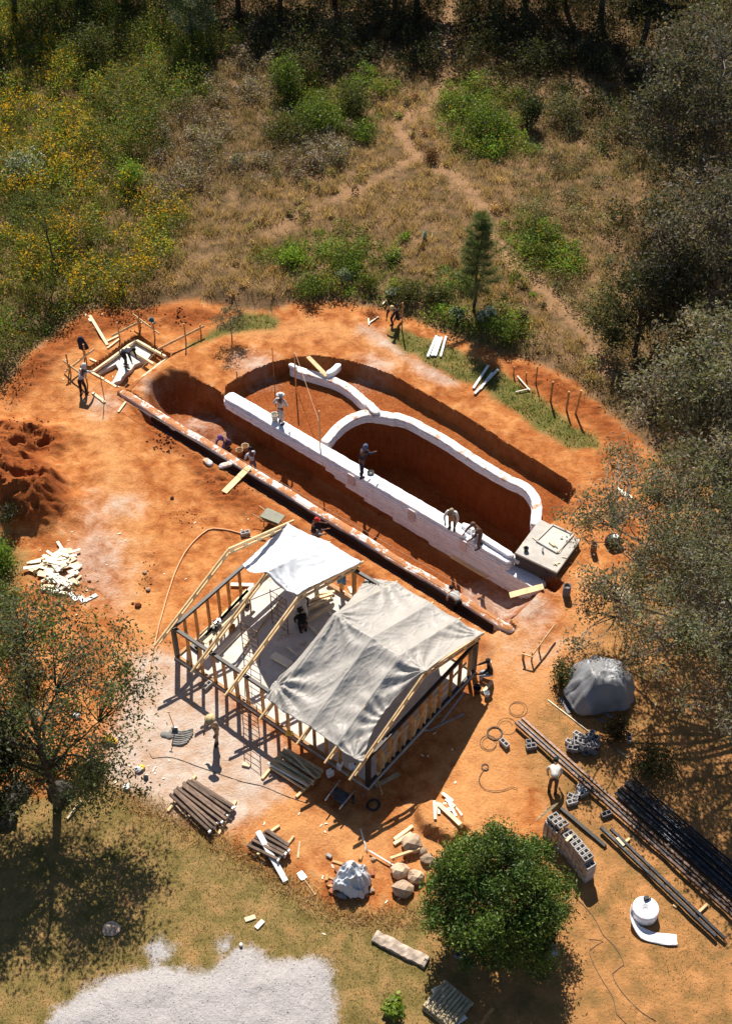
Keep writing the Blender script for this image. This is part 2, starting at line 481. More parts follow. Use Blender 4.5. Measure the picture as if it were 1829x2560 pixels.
def height(x, y):
    x, y = np.asarray(x, float), np.asarray(y, float)
    site = sdf(SITE, x, y)
    px = project(np.stack([x.ravel(), y.ravel(), np.zeros(x.size)], 1)).reshape(*x.shape, 2)
    upper = sstep(1150, 1000, px[..., 1])
    z = .05 * fbm(x * .35, y * .35, 3, 3) + .032 * fbm(x * 1.6, y * 1.6, 3, 5) + .014 * fbm(x * 5, y * 5, 2, 6)
    meadow = sstep(-.1, 1.2, site) * upper
    z += meadow * (.3 + .18 * fbm(x * .25, y * .25, 3, 9) + .012 * np.clip(y - 55, 0, 200))
    loose = np.zeros_like(x)
    for q in LOOSE: loose = np.maximum(loose, sstep(.5, -.3, sdf(q, x, y)))
    z += loose * (.16 * np.abs(fbm(x * 1.1, y * 1.1, 4, 21)) + .09 * fbm(x * 4, y * 4, 2, 31))
    lf = sstep(.6, -.8, sdf(LOOSE[1], x, y)); z += lf * (.50 * (1 - np.abs(fbm(x * .55 + 3, y * .75, 4, 171)) * 2.2).clip(0, 1) ** 1.5 + .16 * (1 - np.abs(fbm(x * 2.1, y * 2.1, 3, 173)) * 2).clip(0, 1) + .06 * fbm(x * 6, y * 6, 2, 175))
    for (dx, dy, rad, hh) in ((28, 1085, 1.7, 1.15), (100, 1125, 1.3, .7), (20, 955, 1.0, .35), (135, 965, .9, .3), (-30, 1020, 1.5, .5), (60, 1150, 1.2, .35),
                              (85, 990, .55, -.45), (125, 968, .45, -.35), (150, 1090, .6, -.2), (215, 1045, 1.0, .12), (90, 800, 1.6, .3), (190, 720, 1.3, .3), (400, 680, 1.5, .22), (1250, 850, 1.6, .2)):
        c = PD(dx, dy)
        r = np.sqrt((x - c.x) ** 2 + (y - c.y) ** 2) / rad * (1 + .35 * fbm(x * 1.3, y * 1.3, 3, 41))
        z += hh * np.exp(-r * r * 1.3)
    gsd = sdf(GRAVP, x, y); z += sstep(.1, -.9, gsd) * (.10 + .07 * (1 - np.abs(fbm(x * .9, y * .9, 3, 161))) + .03 * fbm(x * 3, y * 3, 2, 163))
    z += .42 * sstep(.22, -.10, sdf(SPOIL, x, y) + .08 * fbm(x * 3, y * 3, 2, 51))
    wob = .05 * fbm(x * 2.2, y * 2.2, 3, 61)
    # excavations
    k = sstep(.04, -.05, sdf(PIT1, x, y) + wob * .9)
    z = z * (1 - k) + k * (BENCH + .03 * fbm(x * 1.5, y * 1.5, 3, 71))
    k = sstep(.05, -.08, sdf(POOLP, x, y) + wob * .4)
    z = z * (1 - k) + k * (POOL + .05 * fbm(x * 1.2, y * 1.2, 3, 73))
    # pool corner is left as a slope at the slab end
    c = C('r3', 1150, 1330, BENCH); r = np.sqrt((x - c.x) ** 2 + (y - c.y) ** 2)
    z += k * 1.5 * sstep(1.4, .1, r)
    sc = sdf(CORR, x, y)
    # the far left end of the corridor is a rough slope, the rest a sheer cut
    la = C('r1', 850, 650); lw = sstep(3.2, 1.0, np.sqrt((x - la.x) ** 2 + (y - la.y) ** 2))
    k = sstep(.05, -.07 - 1.2 * lw, sc + wob * (1 + 2 * lw))
    cf = corr_floor(x, y) + .10 * fbm(x * .9, y * .9, 4, 81)
    mc = C('r1', 1180, 880, -1.4); cf += .45 * np.exp(-(((x - mc.x) / 1.5) ** 2 + ((y - mc.y) / .9) ** 2))
    cp = C('r1', 1335, 985, -1.3); cf += .38 * np.exp(-(((x - cp.x) / .75) ** 2 + ((y - cp.y) / .5) ** 2))
    z = z * (1 - k) + k * cf
    # bed of the white wall
    tw = (x - W_A.x) * W_dir.x + (y - W_A.y) * W_dir.y
    sw = (x - W_A.x) * W_nrm.x + (y - W_A.y) * W_nrm.y
    k = sstep(.33, .25, np.abs(sw)) * sstep(-.15, 0, tw) * sstep(W_LEN + .5, W_LEN + .1, tw)
    z = z * (1 - k) + k * np.minimum(wall_floor(tw), z + 5)
    # footing strip: bed and the open trench on its near side
    tb = (x - B_A.x) * B_dir.x + (y - B_A.y) * B_dir.y
    sb = (x - B_A.x) * B_nrm.x + (y - B_A.y) * B_nrm.y
    on = sstep(-.1, .1, tb) * sstep(B_LEN + .1, B_LEN - .2, tb)
    k = sstep(.3, .2, np.abs(sb)) * on
    z = z * (1 - k) + k * (-.32)
    k = sstep(.24, .14, np.abs(sb + .44)) * sstep(1.0, 3.0, tb) * sstep(B_LEN - .4, B_LEN - 1.0, tb)
    z = z * (1 - k) + k * (-.72)
    k = sstep(.10, -.06, sdf(FORM, x, y) + wob * .5)
    z = z * (1 - k) + k * (-.40 + .02 * fbm(x * 3, y * 3, 2, 91))
    return z

def gz(x, y):                               # ground height, read off the finished grid
    i = min(max(int(np.searchsorted(gx, x)) - 1, 0), len(gx) - 2); j = min(max(int(np.searchsorted(gy, y)) - 1, 0), len(gy) - 2)
    a, b = (x - gx[i]) / (gx[i + 1] - gx[i]), (y - gy[j]) / (gy[j + 1] - gy[j])
    return float((Z[j, i] * (1 - a) + Z[j, i + 1] * a) * (1 - b) + (Z[j + 1, i] * (1 - a) + Z[j + 1, i + 1] * a) * b)
def ground(u):                              # a survey point dropped to the ground along the view line is already given at z; this only sets z
    return Vector((u[0], u[1], gz(u[0], u[1])))

def lines(fine0, fine1, step, mid, midstep, far, core=None):
    a = list(np.arange(fine0, fine1 + 1e-6, step))
    if core: a = list(np.arange(fine0, core[0], step)) + list(np.arange(core[0], core[1], core[2])) + list(np.arange(core[1], fine1 + 1e-6, step))
    lo, hi = [], []
    x = fine0
    while x > mid[0]: x -= midstep; lo.append(x)
    s = midstep
    while x > far[0]: s *= 1.6; x -= s; lo.append(x)
    x = a[-1]
    while x < mid[1]: x += midstep; hi.append(x)
    s = midstep
    while x < far[1]: s *= 1.6; x += s; hi.append(x)
    return np.array(lo[::-1] + a + hi)

gx = lines(-17.5, 17.5, .13, (-34, 34), .45, (-900, 900), (-8.5, 9.0, .075))
gy = lines(17.0, 58.5, .13, (10, 112), .45, (-500, 1500), (33.5, 54.0, .075))
X, Y = np.meshgrid(gx, gy)
Z = height(X, Y)
nx, ny = len(gx), len(gy)
idx = np.arange(nx * ny).reshape(ny, nx)
faces = np.stack([idx[:-1, :-1], idx[:-1, 1:], idx[1:, 1:], idx[1:, :-1]], -1).reshape(-1, 4)

def masks(x, y):
    site = sdf(SITE, x, y)
    px = project(np.stack([x.ravel(), y.ravel(), np.zeros(x.size)], 1)).reshape(*x.shape, 2)
    up = px[..., 1]
    meadow = np.where(up < 1080, site, -np.abs(site) - .5 - (up - 1080) * .02)
    lawn = np.where(up >= 1080, site, -np.abs(site) - .5 - (1080 - up) * .02)
    strip = np.maximum(-sdf(STRIP, x, y), -sdf(TUFTS, x, y))
    dust = np.maximum(-sdf(DUSTP, x, y) * .9 + .6, np.maximum(-sdf(HARD, x, y) * .35 - .60, -sdf(PALE, x, y) * 1.2))
    e = C('r3', 1150, 1830); dust = np.maximum(dust, .5 - np.hypot(x - e.x, (y - e.y) * 1.2) * .8)
    for cr, a, b in (('r2', 1010, 260), ('r2', 290, 245), ('r1', 1480, 490), ('r1', 590, 725), ('r1', 700, 1320)):
        e = C(cr, a, b); dust = np.maximum(dust, .25 - np.hypot(x - e.x, y - e.y) * .6)
    e = C('r1', 880, 640, -.5); dust = np.maximum(dust, .0 - np.hypot(x - e.x, y - e.y) * .5)
    e = C('r1', 1180, 850, -1.3); dust = np.maximum(dust, .02 - np.hypot((x - e.x) * .6, y - e.y) * .4)
    e = C('r3', 900, 1760, -1.2); dust = np.maximum(dust, .25 - np.hypot((x - e.x) * .5, y - e.y) * .5)
    e = C('r8', 300, 300); dust = np.maximum(dust, -.1 - np.hypot(x - e.x, (y - e.y)) * .2)
    gravel = np.maximum(-sdf(GRAVP, x, y), np.maximum(-sdf(GRAV2, x, y), -sdf(GRAV3, x, y)))
    loose = np.full(x.shape, -5.0)
    for q in LOOSE: loose = np.maximum(loose, -sdf(q, x, y))
    loose = np.maximum(loose, -sdf(PIT1, x, y) - .2)
    loose = np.maximum(loose, -sdf(CORR, x, y) - .3)
    path = np.maximum(.38 - line_d(PATH, x, y), .30 - line_d(PATH2, x, y))
    lane = np.full(x.shape, -3.0)
    for pts, w in ((D([(150, 800), (170, 860), (200, 930), (235, 985), (255, 1050), (280, 1130), (300, 1220), (310, 1330), (330, 1450)]), .55), (D([(1120, 1440), (1180, 1470), (1160, 1560), (1090, 1620), (1080, 1720), (1060, 1790), (960, 1860)]), 1.3), (D([(1200, 1500), (1280, 1430), (1330, 1340), (1300, 1290)]), .9), (D([(560, 740), (700, 730), (800, 740), (900, 800)]), .5), (D([(330, 1450), (420, 1720), (560, 1780), (700, 1850), (830, 1880)]), .9)):
        lane = np.maximum(lane, w - line_d(pts, x, y))
    dry = (px[..., 0] - 1000) / 160.0
    return dict(lane=lane, dry=dry, meadow=meadow, lawn=lawn, strip=strip, dust=dust, gravel=gravel, loose=loose, path=path)

def ground_material():
    t = NT('ground_earth')
    pos = world_pos(t)
    def at(n):
        return t.node('ShaderNodeAttribute', attribute_name=n).outputs['Fac']
    nb = t.noise(.22, 4, .55, pos); nm = t.noise(1.3, 6, .62, pos, .3); nf = t.noise(9, 5, .7, pos); ng = t.noise(38, 3, .6, pos)
    st = t.noise(2.6, 6, .7, pos, 1.2)
    def mask(name, soft, jit):
        j = t.math('MULTIPLY', t.math('SUBTRACT', t.math('ADD', nm.outputs[0], t.math('MULTIPLY', nf.outputs[0], .6)), .8), jit)
        v = t.math('ADD', at(name), j)
        mr = t.node('ShaderNodeMapRange', interpolation_type='SMOOTHSTEP')
        mr.inputs[1].default_value = -soft; mr.inputs[2].default_value = soft
        t.link(v, mr.inputs[0]); return mr.outputs[0]
    # bare red earth
    e = t.ramp(nm.outputs[0], [(.30, (.27, .080, .022)), (.43, (.43, .148, .044)), (.57, (.57, .232, .078)), (.74, (.68, .345, .145))])
    e2 = t.ramp(nb.outputs[0], [(.33, (.80, .70, .62)), (.66, (1.06, 1.10, 1.08))])
    c = t.mix(1.0, e.outputs[0], e2.outputs[0], 'MULTIPLY')
    # dusty trodden earth in tracks
    tr = t.ramp(st.outputs[0], [(.52, (0, 0, 0)), (.68, (1, 1, 1))])
    n5 = t.noise(4.2, 8, .78, pos, .8); m5 = t.ramp(n5.outputs[0], [(.30, (.80, .76, .73)), (.50, (1, 1, 1)), (.72, (1.10, 1.11, 1.11))])
    c = t.mix(1.0, c, m5.outputs[0], 'MULTIPLY')
    dk = t.noise(.55, 7, .68, pos, 1.0); dm = t.ramp(dk.outputs[0], [(.53, (0, 0, 0)), (.66, (1, 1, 1))])
    c = t.mix(t.math('MULTIPLY', dm.outputs[0], .38), c, (.30, .08, .021, 1))
    c = t.mix(t.math('MULTIPLY', tr.outputs[0], .32), c, (.70, .385, .175, 1))
    ln = t.ramp(nf.outputs[0], [(.3, (.58, .26, .090)), (.7, (.72, .39, .165))])
    c = t.mix(t.math('MULTIPLY', mask('lane', .9, 1.6), .62), c, ln.outputs[0])
    # freshly dug soil
    lo = t.ramp(nf.outputs[0], [(.33, (.13, .030, .008)), (.53, (.27, .070, .017)), (.75, (.41, .125, .033))])
    c = t.mix(t.math('MULTIPLY', mask('loose', .35, .9), .8), c, lo.outputs[0])
    # cement dust
    du = t.ramp(nm.outputs[0], [(.32, (.50, .33, .22)), (.55, (.56, .46, .39)), (.72, (.62, .56, .50))])
    c = t.mix(t.math('MULTIPLY', mask('dust', .6, 1.3), .88), c, du.outputs[0])
    # lawn: dry straw with green
    lw = t.ramp(nm.outputs[0], [(.30, (.13, .105, .030)), (.47, (.23, .165, .058)), (.62, (.33, .205, .083)), (.78, (.42, .20, .075))])
    dr = t.ramp(nm.outputs[0], [(.32, (.22, .135, .048)), (.5, (.38, .19, .070)), (.68, (.52, .25, .095))])
    lw2 = t.mix(mask('dry', .5, 1.6), lw.outputs[0], dr.outputs[0])
    c = t.mix(mask('lawn', .6, 2.4), c, lw2)
    sg = t.ramp(nm.outputs[0], [(.32, (.085, .095, .022)), (.5, (.15, .14, .040)), (.70, (.30, .20, .075))])
    c = t.mix(mask('strip', .25, .9), c, sg.outputs[0])
    # meadow soil under the growth
    md = t.ramp(nm.outputs[0], [(.30, (.07, .052, .022)), (.5, (.17, .105, .052)), (.72, (.31, .18, .095))])
    c = t.mix(mask('meadow', .3, .9), c, md.outputs[0])
    pt = t.ramp(nf.outputs[0], [(.3, (.33, .175, .085)), (.7, (.47, .285, .16))])
    c = t.mix(t.math('MULTIPLY', mask('path', .45, 1.5), .62), c, pt.outputs[0])
    # pale crushed gravel
    vo = t.node('ShaderNodeTexVoronoi'); vo.inputs['Scale'].default_value = 14; t.link(pos, vo.inputs['Vector'])
    gr = t.ramp(nf.outputs[0], [(.3, (.37, .34, .33)), (.55, (.44, .41, .405)), (.75, (.50, .47, .465))])
    c = t.mix(mask('gravel', .22, 1.0), c, gr.outputs[0])
    # spade marks and soil layers on the cut faces
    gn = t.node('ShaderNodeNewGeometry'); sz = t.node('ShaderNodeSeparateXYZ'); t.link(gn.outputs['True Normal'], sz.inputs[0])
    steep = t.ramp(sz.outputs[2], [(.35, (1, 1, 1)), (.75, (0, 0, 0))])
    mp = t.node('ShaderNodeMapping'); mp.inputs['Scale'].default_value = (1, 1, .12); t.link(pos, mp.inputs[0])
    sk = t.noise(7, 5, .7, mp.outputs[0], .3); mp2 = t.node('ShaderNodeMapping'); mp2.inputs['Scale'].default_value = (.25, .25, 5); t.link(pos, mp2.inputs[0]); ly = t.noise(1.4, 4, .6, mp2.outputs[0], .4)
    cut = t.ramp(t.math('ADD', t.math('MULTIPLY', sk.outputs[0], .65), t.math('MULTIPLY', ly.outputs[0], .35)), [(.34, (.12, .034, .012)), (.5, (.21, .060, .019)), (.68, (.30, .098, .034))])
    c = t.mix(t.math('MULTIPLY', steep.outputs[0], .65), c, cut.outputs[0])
    # fine grain over everything
    fg = t.ramp(ng.outputs[0], [(.3, (.82, .82, .82)), (.7, (1.15, 1.15, 1.15))])
    c = t.mix(1.0, c, fg.outputs[0], 'MULTIPLY')
    sp = t.noise(26, 2, .5, pos)
    sr = t.ramp(sp.outputs[0], [(.235, (.45, .42, .40)), (.30, (1, 1, 1))])
    c = t.mix(1.0, c, sr.outputs[0], 'MULTIPLY')
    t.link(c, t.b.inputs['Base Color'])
    t.b.inputs['Roughness'].default_value = .95
    t.b.inputs['Specular IOR Level'].default_value = .1
    h = t.math('ADD', t.math('MULTIPLY', n5.outputs[0], .45), t.math('MULTIPLY', nf.outputs[0], .6))
    h = t.math('ADD', h, t.math('ADD', t.math('MULTIPLY', ng.outputs[0], .25), nm.outputs[0]))
    t.bump(h, .75, .12)
ground_material()
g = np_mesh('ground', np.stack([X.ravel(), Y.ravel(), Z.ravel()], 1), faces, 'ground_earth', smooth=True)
tag(g, kind='structure')
g.data.set_sharp_from_angle(angle=math.radians(38))
for nme, arr in masks(X, Y).items():
    a = g.data.attributes.new(nme, 'FLOAT', 'POINT')
    a.data.foreach_set('value', np.clip(arr, -3, 3).astype(np.float32).ravel())
# ================================================================== EARTH-BAG WALLS
def smooth_path(pts, step=.25):
    pts = [Vector(p) for p in pts]; out = []
    for i in range(len(pts) - 1):
        p0, p1, p2, p3 = pts[max(i - 1, 0)], pts[i], pts[i + 1], pts[min(i + 2, len(pts) - 1)]
        n = max(1, int((p2 - p1).length / step))
        for k in range(n):
            t = k / n
            out.append(.5 * ((2 * p1) + (p2 - p0) * t + (2 * p0 - 5 * p1 + 4 * p2 - p3) * t * t + (3 * p1 - p0 - 3 * p2 + p3) * t ** 3))
    out.append(pts[-1]); return out

SECT = [(-.5, -.22), (-.485, -.40), (-.445, -.5), (.445, -.5), (.485, -.40), (.5, -.22), (.5, .22), (.485, .40), (.455, .5), (0, .49), (-.455, .5), (-.485, .40), (-.5, .22)]
def bag_course(mb, path, w, h, jit=.012, seed=0, zj=.006):
    """a filled sack laid along a path: flattened, bulging, a little wavy; path on its centre line"""
    rs = random.Random(seed); base = len(mb.v); n = len(SECT)
    L = len(path); off = 0
    for i, p in enumerate(path):
        d = path[min(i + 1, L - 1)] - path[max(i - 1, 0)]; d.z = 0; d.normalize()
        s = Vector((d.y, -d.x, 0))
        off = off * .7 + rs.uniform(-jit, jit)
        k = .55 if i in (0, L - 1) else 1.0
        ww = w * k * (1 + rs.uniform(-.03, .03)); hh = h * (.7 if k < 1 else 1) * (1 + rs.uniform(-.05, .05)); zz = rs.uniform(-zj, zj)
        for a, b in SECT:
            mb.v.append(tuple(p + s * (a * ww + off) + Vector((0, 0, b * hh + zz + rs.uniform(-.004, .004)))))
    for i in range(L - 1):
        for k in range(n):
            a, b = base + i * n + k, base + i * n + (k + 1) % n
            mb.f.append((a, a + n, b + n, b))
    mb.f.append(tuple(base + k for k in range(n))); mb.f.append(tuple(base + (L - 1) * n + k for k in range(n))[::-1])

CH = .15
fB = (W_B - W_A).dot(W_dir) / W_LEN
wall = thing('earthbag_wall', 'long straight white earth-bag retaining wall dividing the excavation', 'wall', (W_A.x, W_A.y, -.5)); wall['kind'] = 'thing'
starts = [0, 0, .002, .006, .345, .375, .41, .47, .56, .67]
for i, st in enumerate(starts):
    en = fB if i < 3 else 1.0 - .004 * i
    zc = .05 - CH * (i + .5)
    n = int((en - st) * W_LEN / .13)
    face = -.01 * i + (.02 if i == 0 else 0)
    path = [W_A + W_dir * (W_LEN * (st + (en - st) * k / n)) + W_nrm * (face) for k in range(n + 1)]
    for k, p in enumerate(path): p.z = zc - .05 * max(0, (1 - k / 8)) * (i < 2)
    mb = MB(); bag_course(mb, path, .64 if i else .60, CH * .95, .008, 100 + i)
    mb.build('bag_course', 'white_bag', wall, smooth=True)
# a second roll of bag lying on the far edge of the wall at its right-hand end
path = [C('r3', 690 + 340 * k / 14, 1248 + 222 * k / 14, .12) for k in range(15)]
mb = MB(); bag_course(mb, path, .30, .15, .01, 130); mb.build('bag_roll', 'white_bag', wall, smooth=True)
for cr, a, b in (('r2', 878, 925), ('r2', 1230, 1128), ('r3', 698, 1385)):
    q = C(cr, a, b, -.30); t = (q - W_A).dot(W_dir)
    c = W_A + W_dir * t - W_nrm * .385; c.z = -.30
    mb = MB(); mb.box(c, (.36, .05, .62), math.atan2(W_dir.y, W_dir.x)); mb.build('patch', 'pink_plate', wall)

def arc_wall(name, label, path, courses, w, mats, seed, top):
    r = thing(name, label, 'wall', (path[0].x, path[0].y, BENCH))
    sp = smooth_path(path, .12); r['kind'] = 'thing'
    for i in range(courses):
        a = min(i, 2)
        pp = [Vector((q.x, q.y, top - .12 * (i + .5))) for q in sp]
        mb = MB(); bag_course(mb, pp, w - .015 * (i == 0), .116, .012, seed + i, .006)
        mb.build('bag_course', mats[min(i, len(mats) - 1)], r, smooth=True)
    return r
arc_wall('curved_earthbag_wall', 'curved white earth-bag wall around the deep dark red pit', ARC2, 4, .44, ['dusty_bag', 'white_bag'], 200, -.30)
a1 = arc_wall('curved_earthbag_wall', 'short curved white bag wall around the shallow upper earth floor', ARC1, 4, .42, ['dusty_bag', 'white_bag'], 220, -.31)
path = smooth_path(CC('r2', [(735, 325), (765, 305), (790, 285), (808, 262)], -.25), .12)
mb = MB(); bag_course(mb, path, .30, .30, .01, 230); mb.build('bag_end', 'white_bag', a1, smooth=True)
path = smooth_path(CC('r2', [(515, 262), (540, 268), (560, 282)], -.2), .1)
mb = MB(); bag_course(mb, path, .22, .16, .01, 231); mb.build('bag_end', 'white_bag', a1, smooth=True)
path = smooth_path(CC('r2', [(945, 495), (975, 485), (1000, 515), (1030, 545)], -.22), .12)
mb = MB(); bag_course(mb, path, .40, .13, .01, 232); mb.build('bag_end', 'dusty_bag', a1, smooth=True)

strip = thing('earthbag_footing', 'low straight mud-covered bag footing between the trench and the house', 'footing', (B_A.x, B_A.y, -.3))
for i in range(4):
    n = int(B_LEN / .25)
    path = [B_A + B_dir * (B_LEN * k / n) + B_nrm * (.03 * math.sin(k * .35)) for k in range(n + 1)]
    for p in path: p.z = .09 - .14 * (i + .5)
    mb = MB(); bag_course(mb, path, .37, .145, .014, 250 + i, .012); mb.build('bag_course', 'muddy_bag', strip, smooth=True)
n = 40; m = MB(); mem = [B_A + B_dir * (2.2 + (B_LEN - 3.0) * k / n) - B_nrm * (.22 + .012 * math.sin(k * 1.7)) for k in range(n + 1)]
for k, q in enumerate(mem): m.v += [(q.x, q.y, -.03 + .02 * math.sin(k * 2.1)), (q.x - B_nrm.x * .03, q.y - B_nrm.y * .03, -.40), (q.x - B_nrm.x * .30, q.y - B_nrm.y * .30, -.62)]
for k in range(n): m.f += [(3 * k, 3 * k + 3, 3 * k + 4, 3 * k + 1), (3 * k + 1, 3 * k + 4, 3 * k + 5, 3 * k + 2)]
m.build('black_membrane', 'black_plastic', strip)
for k, (a, b, c, d) in enumerate(((1185, 1040, 1230, 1075), (1270, 1085, 1345, 1062))):
    path = smooth_path([C('r1', a, b, .1), C('r1', (a + c) / 2, (b + d) / 2, .14), C('r1', c, d, .1)], .1)
    mb = MB(); bag_course(mb, path, .26, .12, .02, 260 + k)
    single(mb, 'empty_sack', 'dusty_bag', ['crumpled white sack end beside the footing, left one', 'white sack lying against the footing near the plank'][k], 'sack', 'loose white sacks', smooth=True)

# ------------------------------------------------------------------ concrete tank at the right end
zt = .38
tk = [C('r3', *q, zt) for q in ((1045, 1440), (1330, 1575), (1490, 1350), (1215, 1210))]
tc = sum(tk, Vector()) / 4
tank = thing('concrete_tank', 'square concrete tank with pale lid slab at the end of the white wall', 'tank', (tc.x, tc.y, -.3))
def prism(poly, z0, z1):
    mb = MB(); n = len(poly)
    vs = [(p[0], p[1], z0) for p in poly] + [(p[0], p[1], z1) for p in poly]
    mb.add(vs, [tuple(range(n))[::-1], tuple(range(n, 2 * n))] + [(i, (i + 1) % n, (i + 1) % n + n, i + n) for i in range(n)])
    return mb
def inset(poly, k):
    c = sum((Vector(p) for p in poly), Vector()) / len(poly)
    return [c + (Vector(p) - c) * k for p in poly]
prism(inset(tk, .97), -.5, zt - .10).build('tank_wall', 'dark_concrete', tank)
prism(tk, zt - .10, zt).build('lid_slab', 'concrete', tank, bevel=.02)
rec = [C('r3', *q, zt) for q in ((1190, 1362), (1330, 1443), (1440, 1320), (1300, 1255))]
for i in range(4):
    mb = MB(); mb.beam(rec[i] + Vector((0, 0, .035)), rec[(i + 1) % 4] + Vector((0, 0, .035)), .07, .07); mb.build('hatch_kerb', 'concrete', tank)
prism(inset(rec, .9), zt + .004, zt + .02).build('hatch_lid', 'concrete', tank)
mb = MB(); mb.lathe(C('r3', 1120, 1425, zt), [(.07, 0), (.10, .1), (.11, .17), (.09, .17), (.08, .06)], 12)
single(mb, 'mixing_pot', 'black_plastic', 'small black pot standing on the concrete tank lid', 'pot', smooth=True)
mb = MB(); mb.lathe(C('r3', 1232, 1428, zt), [(.04, 0), (.045, .12), (.045, .17), (.018, .21), (.018, .25)], 10)
single(mb, 'water_bottle', 'white_plastic', 'small clear bottle standing on the concrete tank lid', 'bottle', smooth=True)
for k, (a, b, c, d, z) in enumerate(((1275, 1362, 1310, 1392, .46), (1300, 1375, 1335, 1398, .46), (1345, 1440, 1375, 1395, .40), (1365, 1468, 1395, 1472, .40), (1305, 1520, 1350, 1505, .40), (1310, 1505, 1330, 1520, .43), (1165, 1335, 1200, 1362, .40), (1100, 1370, 1105, 1400, .40))):
    mb = MB(); mb.beam(C('r3', a, b, z), C('r3', c, d, z), .045, .035)
    single(mb, 'wood_scrap', 'fresh_wood', 'small stick of sawn wood on the concrete tank lid', 'wood scrap', 'sticks on the tank lid')

# ------------------------------------------------------------------ batter boards, stakes and the slab form
def stake_mb(base, h, w=.06, lean=(0, 0)):
    mb = MB(); b = Vector(base); mb.beam(b - Vector((0, 0, .2)), b + Vector((lean[0], lean[1], h)), w, w, (0, 1, 0)); return mb
def batter(cr, a, b, z, stakes, label, hh=None, w=.025, h=.12, mat='pine_wood'):
    pa, pb = C(cr, *a, z), C(cr, *b, z)
    r = thing('batter_board', label, 'batter board', ground((pa + pb) / 2))
    mb = MB(); mb.beam(pa, pb, w, h); mb.build('crossboard', mat, r)
    for s in stakes:
        q = pa.lerp(pb, s[0]); g0 = ground(q)
        d = (pb - pa).normalized(); n = Vector((-d.y, d.x, 0)) * .046
        stake_mb(g0 + n, s[1]).build('stake', 'stud_wood', r)
    return r
batter('q7', (155, 615), (400, 800), .55, [(.16, 1.05), (.92, 1.2)], 'board nailed on two stakes where the grey-shirted worker leans')
batter('q7', (175, 730), (470, 500), .5, [(.18, .7), (.72, 1.15)], 'board on two stakes under the hanging black jacket')
batter('q7', (650, 365), (945, 215), .55, [(.25, 1.1), (.92, .8)], 'weathered board on two stakes behind the concrete form')
batter('q7', (865, 145), (1130, 345), .6, [(.2, 1.1), (.76, .95)], 'board sloping between the tall stake and the teal cap stake')
batter('q7', (1115, 500), (1585, 265), .45, [(.08, .6), (.6, 1.15), (.93, .65)], 'long board on three stakes leading from the form to the shrub')
# loose boards round the form
for k, (a, b, w, lb) in enumerate((((380, 180), (450, 260), .14, 'short pale board lying highest above the form'), ((435, 210), (605, 455), .14, 'long pale board slanting down to the form'),
                                 ((575, 432), (720, 362), .10, 'board on the soil just behind the form, upper one'), ((605, 490), (725, 400), .09, 'board on the soil just behind the form, lower one'),
                                 ((455, 940), (580, 1040), .13, 'short thick board on the earth below the form'), ((715, 1140), (790, 1042), .09, 'thin stick below the left end of the footing'), ((425, 595), (492, 622), .09, 'short stick left of the form beside the batter board'))):
    pa, pb = ground(C('q7', *a, .05)), ground(C('q7', *b, .05))
    mb = MB(); mb.beam(pa + Vector((0, 0, .04)), pb + Vector((0, 0, .04)), w, .05)
    single(mb, 'loose_board', 'fresh_wood', lb, 'board', 'boards lying round the form')
fr = thing('slab_form', 'rectangular board form half filled with wet pale concrete', 'form', ground(C('q7', 820, 650)))
for a, b in (((455, 735), (672, 580)), ((800, 482), (893, 412)), ((905, 418), (1195, 580)), ((955, 795), (1215, 590)), ((430, 735), (572, 812)), ((583, 822), (697, 890)), ((805, 485), (1070, 655)), ((672, 580), (800, 482))):
    mb = MB(); mb.beam(C('q7', *a, -.06), C('q7', *b, -.06), .10, .16); mb.build('form_board', 'fresh_wood', fr)
pour = [(490, 750), (570, 690), (690, 600), (800, 515), (885, 440), (960, 480), (1050, 535), (1040, 560), (1000, 612), (940, 630), (880, 655), (850, 700), (790, 745), (740, 815), (690, 830), (645, 862), (640, 850), (680, 790), (720, 700), (690, 650), (610, 690)]
pp = [C('q7', a, b, -.20) for a, b in pour]
mb = prism(pp, -.45, -.20); mb.build('wet_concrete', 'wet_concrete', fr)

# jacket and cap hung on stakes
q = C('q7', 375, 600, 0); g0 = ground(q)
st = stake_mb(g0, 1.2); single(st, 'stake', 'stud_wood', 'stake that holds up the black jacket left of the form', 'stake', 'stakes round the form')
jk = MB(); base = len(jk.v)
prof = [(0.0, .07, .06), (-.06, .12, .09), (-.2, .18, .10), (-.4, .21, .12), (-.62, .25, .12), (-.72, .24, .10)]
for (dz, rx, ry) in prof:
    for k in range(10):
        a = 2 * math.pi * k / 10; wv = 1 + .12 * math.sin(3 * a + dz * 9)
        jk.v.append((g0.x - .02 + rx * wv * math.cos(a) + .10 * (-dz), g0.y + ry * wv * math.sin(a), g0.z + 1.32 + dz))
for i in range(len(prof) - 1):
    for k in range(10):
        a, b = base + i * 10 + k, base + i * 10 + (k + 1) % 10
        jk.f.append((a, a + 10, b + 10, b))
jk.f.append(tuple(base + k for k in range(10)))
solid('navy_cloth', (.018, .018, .04), .9, .3, 6, .4)
single(jk, 'hung_jacket', 'navy_cloth', 'black jacket hanging on a stake at the far left of the dig', 'jacket', smooth=True)
solid('teal_cloth', (.015, .11, .16), .8, .3, 6, .4)
q = C('q7', 1050, 195, 1.0)
mb = MB(); mb.lathe(q - Vector((0, 0, .08)), [(.13, 0), (.13, .03), (.11, .1), (.06, .16), (.01, .18)], 12); mb.beam(q + Vector((.06, -.08, -.07)), q + Vector((.16, -.2, -.12)), .16, .02)
single(mb, 'teal_headwear', 'teal_cloth', 'teal cap hanging on top of a stake behind the form', 'cap', smooth=True)

